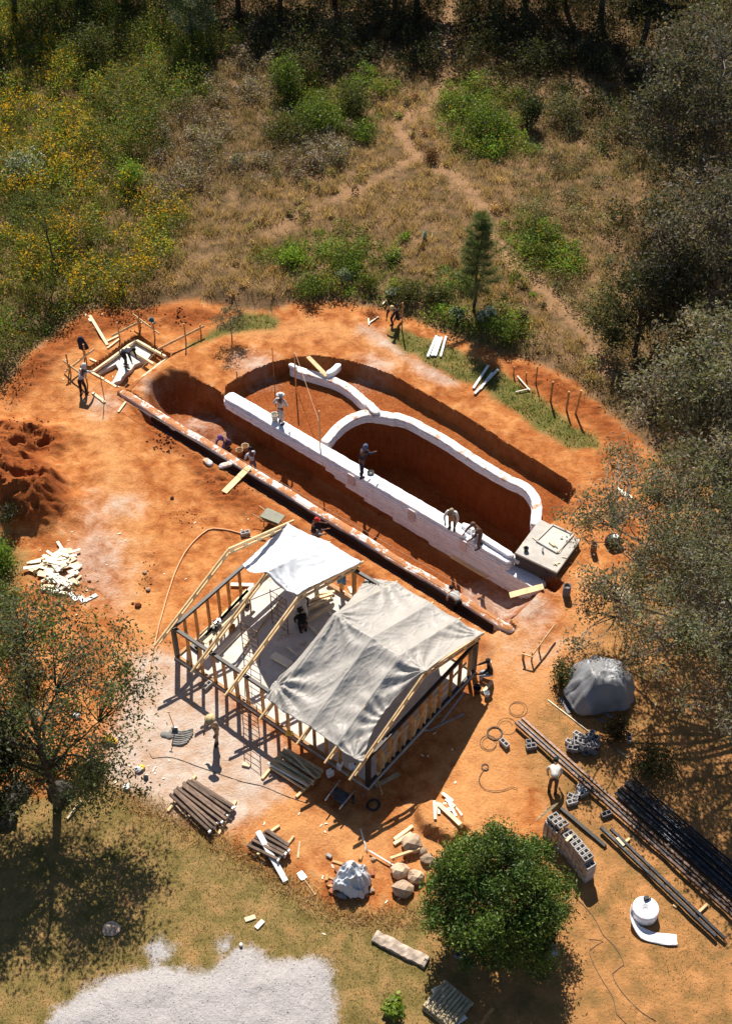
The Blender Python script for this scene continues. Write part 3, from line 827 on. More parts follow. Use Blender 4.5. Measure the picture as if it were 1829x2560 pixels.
# mason's strings
def stringline(a, b, label, sag=.0):
    mb = MB(); mb.tube([a, (Vector(a) + Vector(b)) / 2 - Vector((0, 0, sag)), b], .010, 4)
    single(mb, 'mason_line', 'string', label, 'string', 'strings stretched over the dig')
stringline(C('q7', 400, 800, .55), C('r3', 1010, 1920, .35), 'long taut string running from the left batter board past the footing')
stringline(C('q7', 1120, 500, .45), C('q7', 760, 900, .3), 'short string crossing the wet concrete form')
stringline(C('q7', 700, 890, .4), C('r3', 1000, 1850, .5), 'taut string along the far side of the mud-covered footing')
stringline(C('r2', 550, 185, .6), C('r2', 690, 590, .4), 'string from tall stake to the short stake on the white wall')
# stakes standing in the pit
for k, (cr, x, y, x2, y2, zz, lb) in enumerate((('r2', 430, 350, 430, 150, BENCH, 'tall thin rod at the back of the shallow upper floor'), ('r2', 558, 425, 552, 185, BENCH, 'tall square stake standing in the shallow upper floor'), ('r2', 697, 740, 692, 525, .05, 'tall pale stake standing on the white wall'),
                                    ('r2', 222, 405, 212, 290, BENCH, 'short thin stake by the left end of the white wall'), ('q7', 575, 1010, 560, 740, 0, 'thin rod standing in front of the form'))):
    b0 = C(cr, x, y, zz); hpx = (y - y2) * CROPS[cr][2]
    mb = stake_mb(b0, hpx / 42.0, .035 if k in (0, 4) else .055)
    single(mb, 'stake', 'pine_wood' if k == 2 else 'stud_wood', lb, 'stake', 'stakes standing in the dig')
for k, (x, y, y2) in enumerate(((1035, 590, 540), (1118, 622, 575), (1185, 650, 545), (1285, 770, 640), (1393, 830, 705), (1452, 855, 700), (282, 285, 100))):
    b0 = ground(C('q8', x, y)); mb = stake_mb(b0, (y - y2) * CROPS['q8'][2] / 41., .09 if 3 <= k <= 5 else .06, (.12 if k == 5 else 0, 0))
    single(mb, 'stake', 'stud_wood', ['short stake first of the row beyond the grass strip', 'shortest stake in the row beyond the grass strip', 'thin leaning stake third in the row beyond the grass', 'thick post standing on the edge of the grass strip', 'thick post next along the grass strip edge',
           'tilted post at the right end of the stake row', 'tall stake beside the kneeling worker'][k], 'stake', 'stakes beyond the grass strip')

# planks used as walkways
def plank(cr, a, za, b, zb, w, label, mat='pine_wood', t=.04):
    mb = MB(); mb.beam(C(cr, *a, za), C(cr, *b, zb), w, t); return single(mb, 'plank', mat, label, 'plank', 'walkway planks', bevel=.005)
plank('r1', (1300, 1232), .06, (1445, 1085), .16, .30, 'wide plank laid from the earth up onto the footing')
plank('r2', (625, 212), .10, (735, 325), -.20, .22, 'plank bridging from the pit edge down to the curved bag wall')
plank('r3', (625, 1455), -1.2, (870, 1600), -1.2, .36, 'wide plank lying in the shade at the foot of the white wall')
plank('r3', (1010, 1728), -.25, (1238, 1668), .10, .30, 'plank ramp leading out of the trench at the right end')
# ================================================================== TIMBER FRAME HOUSE
PL = 1.93                                            # top of the wall plate
hA, hB, hE, hD = P(443, 1576, PL), P(703, 1312, PL), P(1185, 1603, PL), P(925, 1893, PL)
hu = ((hD - hA) + (hE - hB)); hu.z = 0; HL = hu.length / 2; hu.normalize()
hv = Vector((-hu.y, hu.x, 0))
HW = (((hB - hA) + (hE - hD)) / 2).dot(hv)
hc = (hA + hB + hE + hD) / 4
h0 = hc - hu * HL / 2 - hv * HW / 2; h0.z = 0
def Hp(a, b, z=0.0): return h0 + hu * a + hv * b + Vector((0, 0, z))
hang = math.atan2(hu.y, hu.x)
house = thing('timber_frame_house', 'unfinished timber frame house with open rafters and half its roof under tarpaulin', 'house', Hp(HL / 2, HW / 2))
mb = prism([Hp(-.1, -.1), Hp(HL + .1, -.1), Hp(HL + .1, HW + .1), Hp(-.1, HW + .1)], -.25, .10); mb.build('floor_slab', 'concrete', house)
def hbeam(a, b, w, h, name, mat, up=(0, 0, 1), par=None):
    m = MB(); m.beam(a, b, w, h, up); return m.build(name, mat, par or house)
# sole plates and wall plates
for (a0, b0, a1, b1) in ((0, 0, HL, 0), (0, HW, HL, HW), (0, .06, 0, HW - .06), (HL, .06, HL, HW - .06)):
    if not (b0 == HW and b1 == HW): hbeam(Hp(a0, b0, .14), Hp(a1, b1, .14), .11, .08, 'sole_plate', 'stud_wood' if a0 == 0 else 'dark_stain')
    else:
        hbeam(Hp(1.6, b0, .14), Hp(2.9, b1, .14), .11, .08, 'sole_plate', 'stud_wood'); hbeam(Hp(4.0, b0, .14), Hp(HL, b1, .14), .11, .08, 'sole_plate', 'stud_wood')
    hbeam(Hp(a0, b0, PL - .06), Hp(a1, b1, PL - .06), .13, .12, 'wall_plate', 'dark_stain')
rs = random.Random(3)
def stud(a, b, w=.06, d=.13, z1=PL - .12, mat='stud_wood', name='stud'):
    m = MB(); m.box(Hp(a, b, (z1 + .18) / 2), (w, d, z1 - .18), hang if d > w else hang); m.build(name, mat, house)
for k, a in enumerate((.75, 1.35, 2.05, 2.55, 3.15, 3.75, 4.5, 5.1, 5.7, 6.3, 6.9, 7.5, 8.1)):
    if a < HL - .4: stud(a + rs.uniform(-.04, .04), 0, .10 if k == 4 else .06, .13)
for b in np.arange(.6, HW - .3, .62):
    if b < HW * .62: stud(0, b + rs.uniform(-.04, .04), .13, .06)
    stud(HL, b + rs.uniform(-.04, .04), .13, .07)
for b in np.arange(.9, HW - 2.2, .62): stud(HL - .02, b, .10, .05, 1.1, 'pine_wood')
for a in (1.5, 2.9, 3.55, 4.9, 6.2, 7.5):
    stud(a, HW, .13, .13)
for a, b in ((0, 0), (HL, 0), (0, HW), (HL, HW)):
    m = MB(); m.box(Hp(a, b, PL / 2 - .1), (.15, .15, PL + .2 - .12), hang); m.build('corner_post', 'dark_stain', house)
hbeam(Hp(HL + .02, .5, .2), Hp(HL + .02, 1.9, 1.5), .05, .10, 'brace', 'pine_wood', hu); hbeam(Hp(HL + .02, 2.6, .25), Hp(HL + .02, 3.4, 1.5), .05, .10, 'brace', 'pine_wood', hu)
hbeam(Hp(HL - .05, .5, 1.10), Hp(HL - .05, HW - .5, 1.10), .05, .10, 'rail', 'pine_wood'); hbeam(Hp(HL - .05, 3.2, .72), Hp(HL - .05, 4.9, .62), .05, .10, 'rail', 'pine_wood')
# low masonry along the partition line inside
hbeam(Hp(.12, 1.0, .30), Hp(.12, 3.6, .30), .04, .30, 'sheathing_board', 'pole_wood')

# rafters: each leg two chords with spacer blocks
RISE = 1.30; OH = 1.05; OHB = .50; HEEL = .20
RT = []                                              # position along the ridge of each truss
apx = [(571, 1379), (666, 1427), (741, 1490), (830, 1543), (919, 1605), (990, 1648), (1061, 1695)]
for (u, v) in apx:
    q = P(u, v, PL + HEEL + RISE + .1); RT.append((q - h0).dot(hu))
RT[0] = 0.0
RT[6] = HL
def roof_z(b):                                       # underside of the top chord
    return PL + HEEL + RISE * (1 - abs(b - HW / 2) / (HW / 2))
for i, a in enumerate(RT):
    tr = bpy.data.objects.new('rafter_truss', None); COL.objects.link(tr); tr.parent = house
    tr.location = Hp(a, HW / 2, 0) - house.location
    for s in (-1, 1):
        be = HW / 2 + s * (HW / 2 + (OH if s < 0 else OHB)); zt_ = roof_z(be)
        ridge, tail = Hp(a, HW / 2 - s * .0, roof_z(HW / 2) + .02), Hp(a, be, zt_ + .02)
        m = MB(); m.beam(ridge, tail, .055, .11); m.build('top_chord', 'pine_wood', tr)
        k = 1 - OH / (HW / 2 + OH)
        lo = Vector((0, 0, -.24)); m = MB(); m.beam(ridge + lo, ridge.lerp(tail, .93) + lo * .85, .055, .09); m.build('bottom_chord', 'pine_wood', tr)
        for f in (.06, .26, .46, .66, .86):
            c = ridge.lerp(tail, f) + lo * .5; m = MB(); d = (tail - ridge).normalized()
            m.beam(c - d * .10, c + d * .10, .05, .20); m.build('spacer_block', 'fresh_wood', tr)

# ------------------------------------------------------------------ tarpaulins
def tarp_material(name, base, var, rough=.5):
    t = NT(name); pos = t.node('ShaderNodeTexCoord').outputs['Object']
    n1 = t.noise(.9, 5, .6, pos, .5); n2 = t.noise(3.5, 6, .7, pos, 1.0); n3 = t.noise(30, 3, .6, pos)
    lo, hi = tuple(c * (1 - var) for c in base), tuple(min(1, c * (1 + var * .6)) for c in base)
    r = t.ramp(n1.outputs[0], [(.3, lo), (.7, hi)])
    d = t.ramp(n2.outputs[0], [(.58, (0, 0, 0)), (.78, (1, 1, 1))])
    c = t.mix(t.math('MULTIPLY', d.outputs[0], .35), r.outputs[0], (base[0] * .95, base[1] * .78, base[2] * .62, 1))
    t.link(c, t.b.inputs['Base Color']); t.b.inputs['Roughness'].default_value = rough; t.b.inputs['Specular IOR Level'].default_value = .4
    t.bump(t.math('ADD', n2.outputs[0], t.math('MULTIPLY', n3.outputs[0], .15)), .35, .05)
tarp_material('grey_tarp', (.39, .365, .335), .12, .5)
tarp_material('white_tarp', (.56, .58, .62), .05, .45)
tarp_material('silver_tarp', (.22, .225, .24), .25, .42)

def cloth(fn, nu, nv):
    mb = MB()
    for j in range(nv + 1):
        for i in range(nu + 1): mb.v.append(tuple(fn(i / nu, j / nv)))
    for j in range(nv):
        for i in range(nu):
            a = j * (nu + 1) + i; mb.f.append((a, a + 1, a + nu + 2, a + nu + 1))
    return mb
def nz(x, y, z=0.0): return mnoise.noise(Vector((x, y, z)))

aL, aR = RT[3], RT[6]
tr_in = RT[3:7]
def grey_fn(s, t):
    tt = t * 2 - 1                                    # -1 front eave, 0 ridge, 1 back eave
    left = aL - .10
    if tt > 0: left -= 1.25 * tt ** 1.2
    else: left -= .45 * abs(tt) ** 1.5 - 1.6 * max(0, abs(tt) - .85)
    right = aR + .06
    if tt < 0: right -= .50 * math.sin(math.pi * min(1, abs(tt) * 1.02)) ** .8
    else: right -= .10 * math.sin(math.pi * tt)
    a = left + (right - left) * s
    if tt < 0: b = HW / 2 + tt * (HW / 2 + OH * .36 + .03 * math.sin(9 * s))
    else: b = HW / 2 + tt * (HW / 2 + OHB * (.8 + .05 * math.sin(7 * s) - .2 * (1 - s) ** 3))
    # slight scallop of the eave between rafters
    z = roof_z(b) + .105
    near = min(abs(a - q) for q in tr_in)
    lo_ = [q for q in tr_in if q <= a]; hi_ = [q for q in tr_in if q > a]
    span = (hi_[0] - lo_[-1]) if lo_ and hi_ else 1.2
    f = min(1, near / (span / 2))
    sag = .24 * (1 - (1 - f) ** 2.0)
    edge = abs(tt)
    z -= sag * (.35 + .65 * math.sin(math.pi * min(1, .08 + edge * .9)))
    if a < aL: z -= .22 * (aL - a) * (1 + tt)
    # folds run from the tight points: ridge ends and eave corners
    w = 0
    for (pa, pt, amp, fr) in ((aR, 0, .06, 14), (aL - .3, -.85, .06, 12), (aL, .02, .045, 12), (aR, .98, .05, 16), (aL - .7, .95, .05, 16), (aR - .3, -1, .05, 12), (aR, -.55, .04, 13)):
        dx, dy = a - pa, (tt - pt) * 3.6
        r = math.hypot(dx, dy); th = math.atan2(dy, dx)
        w += amp * math.sin(th * fr + 3.2 * nz(a * .7, tt * 1.6, pa)) * math.exp(-(r / 1.9) ** 2) * min(1, r / .35)
    rg = 1 - abs(nz(a * 2.2 + tt * 3.5, tt * 3.0 - a * .8, 4.0)) * 2
    w += .022 * nz(a * 1.6 + tt * 2.0, tt * 2.2, 4.0) + .022 * max(0, rg) ** 4 + .016 * max(0, 1 - abs(nz(a * 3.5 - tt * 5, tt * 5, 9.0)) * 3) ** 2 + .012 * nz(a * 12, tt * 20, 2.0)
    if f < .12: w *= .45
    return Hp(a, b, z + w)
tp = single(cloth(grey_fn, 150, 190), 'roof_tarpaulin', 'grey_tarp', 'large wrinkled grey tarpaulin covering the right half of the house roof', 'tarpaulin', smooth=True)
tp.modifiers.new('thick', 'SOLIDIFY').thickness = .006

def lerp3(p, q, r, s):
    return p.lerp(q, s * 2) if s < .5 else q.lerp(r, s * 2 - 1)
w0a, w0b = C('r4', 592, 347, 2.0), C('r4', 890, 72, 2.15)
w1a, w1b = Hp(RT[1], HW / 2 - .05, roof_z(HW / 2) + .12), Hp(RT[1], HW + OHB * .8, roof_z(HW + OHB * .8) + .12)
w2a, w2b = Hp(RT[2] + .02, HW / 2 - .12, roof_z(HW / 2) + .10), Hp(RT[2] + .05, HW + OHB * .7, roof_z(HW + OHB * .7) + .12)
def white_fn(s, t):
    p = lerp3(w0a.lerp(w0b, t), w1a.lerp(w1b, t), w2a.lerp(w2b, t), s)
    f = abs(math.sin(math.pi * 2 * s))
    z = -.22 * f * math.sin(math.pi * (.12 + .8 * t)) - (.18 * f if t < .2 else .18 * f * max(0, 1 - (t - .2) * 3)) * (s > .5)
    w = 0
    if s > .5:
        dx, dy = (s - 1) * 2.4, (t - 0) * 4.2
        r = math.hypot(dx, dy); th = math.atan2(dy, dx)
        w += .13 * math.sin(th * 17 + 1.2 * nz(s * 5, t * 4)) * math.exp(-(r / 2.2) ** 2) * min(1, r / .3)
    w += .03 * nz(s * 6, t * 5, 3) + .04 * max(0, 1 - 3 * abs(nz(s * 7 + t * 3, t * 5 - s * 4, 8))) ** 2 + .012 * nz(s * 22, t * 22, 5)
    c = 0.0
    if s < .5: p = p + hv * (-.12 * math.sin(math.pi * 2 * s) * (1 - t)) + hv * (-.05) * math.sin(math.pi * 2 * s)
    return p + Vector((0, 0, z + w))
tp = single(cloth(white_fn, 60, 60), 'roof_tarpaulin', 'white_tarp', 'smaller bright white tarpaulin stretched over the left rafters', 'tarpaulin', smooth=True)
tp.modifiers.new('thick', 'SOLIDIFY').thickness = .006

# ------------------------------------------------------------------ inside the frame: scaffold frames, lumber, workbench
def scaffold(p, q, h, label, rungs=6):
    r = thing('scaffold', label, 'scaffold', (p + q) / 2, group='thin steel scaffold frames')
    up = Vector((0, 0, h))
    for e in (p, q):
        m = MB(); m.tube([e, e + up], .02, 6); m.build('upright', 'rebar', r)
    for k in range(rungs + 1):
        f = .08 + .9 * k / rungs
        m = MB(); m.tube([p + up * f, q + up * f], .014, 5); m.build('rung', 'rebar', r)
    m = MB(); m.tube([p.lerp(q, .4) + up * .1, p.lerp(q, .4) + up * .98], .012, 5); m.build('inner_upright', 'rebar', r)
scaffold(C('r4', 602, 940, .1), C('r4', 707, 1005, .1), 2.1, 'rusty scaffold frame in the middle of the open house')
scaffold(C('r4', 790, 735, .1), C('r4', 892, 800, .1), 2.1, 'rusty scaffold frame under the white tarpaulin')
scaffold(C('r4', 598, 1392, 0), C('r4', 703, 1462, 0), 1.9, 'rusty scaffold frame leaning outside the front wall')
for k, (a, b) in enumerate((((560, 612), (880, 480)), ((610, 890), (850, 560)))):
    m = MB(); m.tube([C('r4', *a, 1.9 if k == 0 else .2), C('r4', *b, 1.9 if k == 0 else 1.9)], .018, 6)
    single(m, 'scaffold_tube', 'rebar', ['thin steel bar laid level across two scaffold frames', 'thin steel bar sloping between two scaffold frames'][k], 'scaffold', 'scaffold bars')
def lumber(cr, a, b, z, w, h, mat, label, name='board', group=None):
    m = MB(); m.beam(C(cr, *a, z), C(cr, *b, z), w, h); return single(m, name, mat, label, 'board', group)
for k in range(11):
    o = 17 * k
    lumber('r4', (925 + o * .9, 690 - o * .95 + (k % 3) * 6), (1135 + o * .35, 590 - o * .42 + (k % 2) * 9), .17 + .055 * (k % 3), .10, .05, 'fresh_wood', 'pale board in the loose heap where the house workers crouch', 'lumber_board', 'boards heaped on the house floor')
lumber('r4', (790, 935), (905, 1000), .22, .30, .12, 'pale_board', 'thick pale plank pile beside the tarpaulin edge inside the house', 'lumber_board', 'boards on the house floor')
lumber('r4', (885, 885), (950, 940), .16, .09, .05, 'pale_board', 'narrow pale board alone on the dark floor', 'lumber_board', 'boards on the house floor')
lumber('r4', (1025, 740), (1085, 800), .16, .12, .05, 'pale_board', 'short board beside the dark-clothed worker in the house', 'lumber_board', 'boards on the house floor')
lumber('r4', (515, 475), (665, 478), .10, .16, .06, 'pale_board', 'pale board on the earth behind the left gable', 'lumber_board', 'boards near the house')
lumber('r4', (400, 955), (580, 775), .16, .20, .05, 'pale_board', 'wide pale plank on the floor inside the front wall', 'lumber_board', 'boards near the house')
lumber('r4', (600, 885), (860, 565), .15, .08, .05, 'fresh_wood', 'long thin board lying across the house floor', 'lumber_board', 'boards on the house floor')
lumber('r4', (1020, 715), (1190, 600), .35, .12, .06, 'fresh_wood', 'long board at the near side of the loose heap', 'lumber_board', 'boards on the house floor')
lumber('r4', (1145, 470), (1320, 575), .22, .10, .10, 'stud_wood', 'brown timber lying along the back wall', 'lumber_board', 'boards near the house')
lumber('r4', (1290, 490), (1310, 530), .05, .14, .05, 'pale_board', 'short pale offcut behind the house', 'lumber_board', 'boards near the house')
lumber('r4', (1145, 640), (1195, 690), .18, .10, .05, 'pale_board', 'short pale board poking from the grey tarpaulin', 'lumber_board', 'boards on the house floor')
# workbench against the left gable: trestles with tools
bn = thing('work_bench', 'rough timber workbench with tools inside the left gable', 'bench', C('r4', 440, 760, .1))
ba, bb = C('r4', 330, 850, .85), C('r4', 640, 520, .85)
m = MB(); m.beam(ba, bb, .40, .05); m.build('bench_top', 'fresh_wood', bn)
m = MB(); m.beam(ba + Vector((.1, .3, .0)), bb + Vector((.1, .3, 0)), .12, .05); m.build('back_board', 'pale_board', bn)
for f in (.08, .35, .65, .92):
    c = ba.lerp(bb, f)
    for s in (-.15, .15):
        m = MB(); m.beam(Vector((c.x + s, c.y, .1)), Vector((c.x + s * .8, c.y, .83)), .06, .06, (0, 1, 0)); m.build('leg', 'stud_wood', bn)
for k, (x, y, w, h, mt) in enumerate(((430, 735, .30, .22, 'steel'), (415, 770, .22, .18, 'black_plastic'), (290, 900, .5, .12, 'black_plastic'), (300, 880, .2, .2, 'black_plastic'), (525, 770, .25, .25, 'stud_wood'), (620, 615, .2, .2, 'black_plastic'))):
    q = C('r4', x, y, .9 if k < 2 else .11); m = MB(); m.box(q + Vector((0, 0, h / 2)), (w, .2, h), .4 + k); m.box(q + Vector((.03, 0, h + .04)), (w * .4, .08, .09), .4 + k)
    single(m, 'power_tool', mt, ['grey metal bench saw on the workbench', 'small black tool case on the workbench', 'flat black tool case by the front wall', 'black drill case by the front wall', 'brown wooden box on the floor in front of the workbench', 'small black tool case on the floor near the far end of the workbench'][k], 'tool', 'tools on the workbench', bevel=.02)
q = C('r4', 1240, 415, 1.2)
solid('blue_cloth', (.13, .30, .50), .8, .3, 6, .4)
m = cloth(lambda s, t: q + Vector((.35 * (s - .5), .04 * math.sin(s * 9 + t * 3), -.5 * t + .05 * math.sin(s * 6))), 10, 8)
o = single(m, 'hung_cloth', 'blue_cloth', 'blue cloth hanging on the back wall of the house', 'cloth', smooth=True); o.modifiers.new('thick', 'SOLIDIFY').thickness = .01
# ================================================================== MATERIAL STORES AND SITE CLUTTER
ORD = ['first', 'second', 'third', 'fourth', 'fifth', 'sixth', 'seventh', 'eighth', 'ninth', 'tenth', 'eleventh', 'twelfth', 'thirteenth', 'fourteenth', 'fifteenth', 'sixteenth', 'seventeenth']
def zup(p, dz): return Vector((p.x, p.y, p.z + dz))
def bar(cr, a, b, w, h, mat, name, label, cat, group=None, z0=.0, z1=None, lift=True, rnd=False, bevel=.006):
    pa, pb = C(cr, *a, z0), C(cr, *b, z0 if z1 is None else z1)
    if lift:
        pa.z = gz(pa.x, pa.y) + z0 + h / 2; pb.z = gz(pb.x, pb.y) + (z0 if z1 is None else z1) + h / 2
    mb = MB()
    if rnd: mb.tube([pa, pa.lerp(pb, .5), pb], [w / 2, w / 2 * .96, w / 2 * .92], 8)
    else: mb.beam(pa, pb, w, h)
    return single(mb, name, mat, label, cat, group, smooth=rnd, bevel=0 if rnd else bevel)

rs = random.Random(21)
# pale poles stacked in front of the house
for k in range(13):
    f = k / 12; lay = k % 2
    a = (1162 - 90 * f + rs.uniform(-12, 12), 428 + 95 * f + rs.uniform(-5, 5)); b = (1388 - 85 * f + rs.uniform(-16, 16), 572 + 95 * f + rs.uniform(-8, 8))
    bar('r6', a, b, .105, .105, 'pole_wood', 'timber_pole', '%s pale pole from the house in the stack by its front' % ORD[k], 'pole', 'pale poles stacked by the house', z0=.12 + .09 * lay + .10 * (1 - abs(f - .4)), rnd=True)
bar('r6', (1180, 448), (1345, 615), .09, .09, 'pole_wood', 'timber_pole', 'pole lying slantwise on top of the pale stack', 'pole', z0=.40, rnd=True)
bar('r6', (1050, 524), (1298, 665), .12, .12, 'white_plastic', 'white_pipe', 'white pipe on the near side of the pale pole stack', 'pipe', z0=.12, rnd=True)
bar('r6', (1068, 552), (1282, 690), .09, .09, 'pine_wood', 'timber_pole', 'yellow pole nearest the camera in the pale stack', 'pole', z0=.10, rnd=True)
for k, (a, b) in enumerate((((1012, 622), (1150, 455)), ((1225, 735), (1375, 590)))):
    bar('r6', a, b, .10, .09, 'pine_wood', 'bearer', ['bearer under the left end of the pale pole stack', 'bearer under the right end of the pale pole stack'][k], 'bearer', 'bearers under timber stacks')
# dark square timbers, large stack
def dark_stack(n, l0, l1, r0, r1, layers, label, group, w=.10):
    for k in range(n):
        f = (k + .5) / n; lay = (k * 7 % layers)
        a = (l0[0] + (l1[0] - l0[0]) * f + rs.uniform(-14, 14), l0[1] + (l1[1] - l0[1]) * f + rs.uniform(-6, 6)); b = (r0[0] + (r1[0] - r0[0]) * f + rs.uniform(-16, 16), r0[1] + (r1[1] - r0[1]) * f + rs.uniform(-8, 8))
        o = bar('r6', a, b, w, w, 'old_timber', 'square_timber', label % ORD[k], 'timber', group, z0=.11 + .105 * lay)
        # pale sawn ends
        if rs.random() < .55:
            p = C('r6', *b, .11 + .105 * lay + .06); p.z = gz(p.x, p.y) + .165 + .105 * lay
            d = (C('r6', *b) - C('r6', *a)).normalized()
            m = MB(); m.beam(p - d * .05, p + d * .012, w * 1.05, w * 1.05); e = m.build('painted_end', 'white_paint', o)
dark_stack(16, (565, 618), (440, 722), (850, 795), (690, 950), 2, '%s dark timber from the house in the larger dark stack', 'dark timbers in the large stack')
dark_stack(10, (1045, 930), (920, 1035), (1200, 1030), (1118, 1130), 2, '%s dark timber from the house in the small stack under the white board', 'dark timbers in the small stack')
for k, (a, b) in enumerate((((425, 826), (600, 600)), ((742, 968), (850, 755)), ((930, 1045), (1122, 915)), ((1080, 1150), (1210, 980)), ((540, 872), (575, 835)), ((968, 1108), (1000, 1080)))):
    bar('r6', a, b, .09, .09, 'pine_wood', 'bearer', ['bearer under the left ends of the large dark stack', 'bearer under the right ends of the large dark stack', 'bearer under the left ends of the small dark stack', 'bearer under the right ends of the small dark stack', 'short block poking out below the large dark stack', 'short block poking out below the small dark stack'][k], 'bearer', 'bearers under timber stacks')
bar('r6', (985, 948), (1160, 1258), .20, .07, 'white_paint', 'white_beam', 'long white board lying across the small dark timber stack', 'board', z0=.34, z1=.02)
bar('r6', (890, 528), (938, 540), .16, .08, 'fresh_wood', 'offcut', 'yellow wooden offcut alone on the dusty ground', 'offcut', 'offcuts on the ground')
bar('r6', (1248, 1008), (1236, 1112), .07, .03, 'pole_wood', 'wooden_batten', 'thin brown slat right of the small dark stack', 'slat')
bar('r6', (1415, 1092), (1445, 1108), .12, .10, 'block_grey', 'half_brick', 'small grey half brick above the covered heap', 'brick')
bar('r6', (1452, 1130), (1515, 1150), .10, .06, 'stud_wood', 'offcut', 'short brown offcut beside the covered heap, upper one', 'offcut', 'offcuts on the ground')
bar('r6', (1405, 1222), (1460, 1245), .10, .06, 'stud_wood', 'offcut', 'short brown offcut beside the covered heap, lower one', 'offcut', 'offcuts on the ground')
bar('q5', (1105, 725), (1152, 708), .16, .06, 'fresh_wood', 'offcut', 'yellow block lying on the lawn, left one', 'offcut', 'offcuts on the ground')
bar('q5', (1155, 762), (1188, 728), .16, .06, 'pale_board', 'offcut', 'pinkish block lying on the lawn, right one', 'offcut', 'offcuts on the ground')
# shovel lying near the lawn edge
def shovel(p, d, up, label, L=1.15):
    r = thing('shovel', label, 'shovel', p, group='shovels')
    d, up = Vector(d).normalized(), Vector(up).normalized(); s = d.cross(up).normalized()
    m = MB(); m.tube([p + d * .25, p + d * L], .018, 6); m.build('handle', 'pine_wood', r)
    q = [p - s * .10, p + d * .30 - s * .12, p + d * .32, p + d * .30 + s * .12, p + s * .10]
    m = MB(); m.add(q + [v + up * .012 for v in q], [(0, 1, 2, 3, 4)[::-1], (5, 6, 7, 8, 9)] + [(i, (i + 1) % 5, (i + 1) % 5 + 5, i + 5) for i in range(5)]); m.build('blade', 'steel', r)
    m = MB(); m.tube([p + d * L - s * .07, p + d * L + s * .07], .02, 6); m.build('grip', 'pine_wood', r)
p = ground(C('r6', 1245, 1200)); shovel(zup(p, .03), C('r6', 1305, 1285) - C('r6', 1250, 1205), (0, 0, 1), 'shovel lying on the earth left of the covered heap', 1.0)
p = ground(C('r6', 475, 322)); shovel(zup(p, -.05), (-.16, .1, 1), (0, -1, .1), 'shovel standing upright in the grey mortar heap')

# mortar heap raked into rows
mo = thing('mortar_heap', 'grey mortar heap raked into curved rows on the dusty ground', 'mortar', ground(C('r6', 505, 355)))
for k in range(7):
    f = k / 6; y = 318 + 80 * f; x0, x1 = 448 + 6 * math.sin(f * 3), 582 - 60 * max(0, f - .4)
    pts = [zup(ground(C('r6', x0 + (x1 - x0) * i / 8, y + 10 * math.sin(math.pi * i / 8) - (i / 8) * 10)), .03) for i in range(9)]
    m = MB(); m.tube(pts, [.035 + .02 * rs.random() for _ in pts], 6); m.build('mortar_row', 'mortar', mo, smooth=True)
for k in range(6):
    c = ground(C('r6', 400 + k * 12, 345 + rs.uniform(-20, 25))); m = MB()
    m.lathe(zup(c, -.03), [(.16, 0), (.14, .06), (.07, .10), (.01, .11)], 9); m.build('mortar_lump', 'mortar', mo, smooth=True)

# heap under a crumpled white sheet, with bricks
hp = ground(C('r7', 312, 830))
m = MB(); nU, nV = 54, 26
for j in range(nV + 1):
    for i in range(nU):
        a = 2 * math.pi * i / nU; f = j / nV
        k = 1 + .35 * nz(math.cos(a) * 1.4, math.sin(a) * 1.4, f) + .16 * nz(math.cos(a) * 4, math.sin(a) * 4, f + 5)
        r = (.06 + .60 * f ** .75) * k
        X_, Y_ = r * math.cos(a), r * math.sin(a); z = .90 - .80 * f ** 1.9 + .30 * nz(X_ * 2.6, Y_ * 2.6, 7) + .14 * max(0, 1 - 3 * abs(nz(X_ * 4, Y_ * 4, 3))) - .05
        m.v.append((hp.x + r * math.cos(a), hp.y + r * .95 * math.sin(a), hp.z + max(.03, z)))
for j in range(nV):
    for i in range(nU):
        a, b = j * nU + i, j * nU + (i + 1) % nU; m.f.append((a, a + nU, b + nU, b))
m.f.append(tuple(range(nU)))
o = single(m, 'crumpled_sheet', 'white_tarp', 'crumpled white sheet thrown over the brick heap at the lawn edge', 'sheet'); o.modifiers.new('thick', 'SOLIDIFY').thickness = .012
def rock(c, r, mat, seed, flat=.75, sub=2):
    import bmesh
    bm = bmesh.new(); bmesh.ops.create_icosphere(bm, subdivisions=sub, radius=1)
    me = bpy.data.meshes.new('boulder')
    for v in bm.verts:
        n = v.co.normalized(); k = 1 + .30 * nz(n.x * 1.3 + seed, n.y * 1.3, n.z * 1.3) + .14 * nz(n.x * 3, n.y * 3 + seed, n.z * 3) + .05 * nz(n.x * 8, n.y * 8 + seed, n.z * 8)
        v.co = Vector((n.x * k * r, n.y * k * r * .9, n.z * k * r * flat))
    bm.to_mesh(me); bm.free(); me.materials.append(M[mat])
    ob = bpy.data.objects.new('boulder', me); COL.objects.link(ob); ob.location = c; return ob
brick_spots = [(180, 850), (195, 870), (170, 835), (205, 890), (235, 880), (265, 905), (300, 915), (345, 920), (385, 890), (410, 870), (330, 905), (185, 885), (155, 800), (215, 760), (420, 770), (350, 680), (240, 905), (290, 895)]
bm0 = None
for k, (x, y) in enumerate(brick_spots):
    q = ground(C('r7', x, y)); m = MB(); m.box(zup(q, .05), (.24, .12, .08), rs.uniform(0, 3), rs.uniform(-.3, .3), rs.uniform(-.2, .2))
    single(m, 'brick', 'brick_red' if k % 3 else 'stud_wood', 'rough brick in the scatter around the sheeted heap', 'brick', 'bricks round the sheeted heap', bevel=.01)
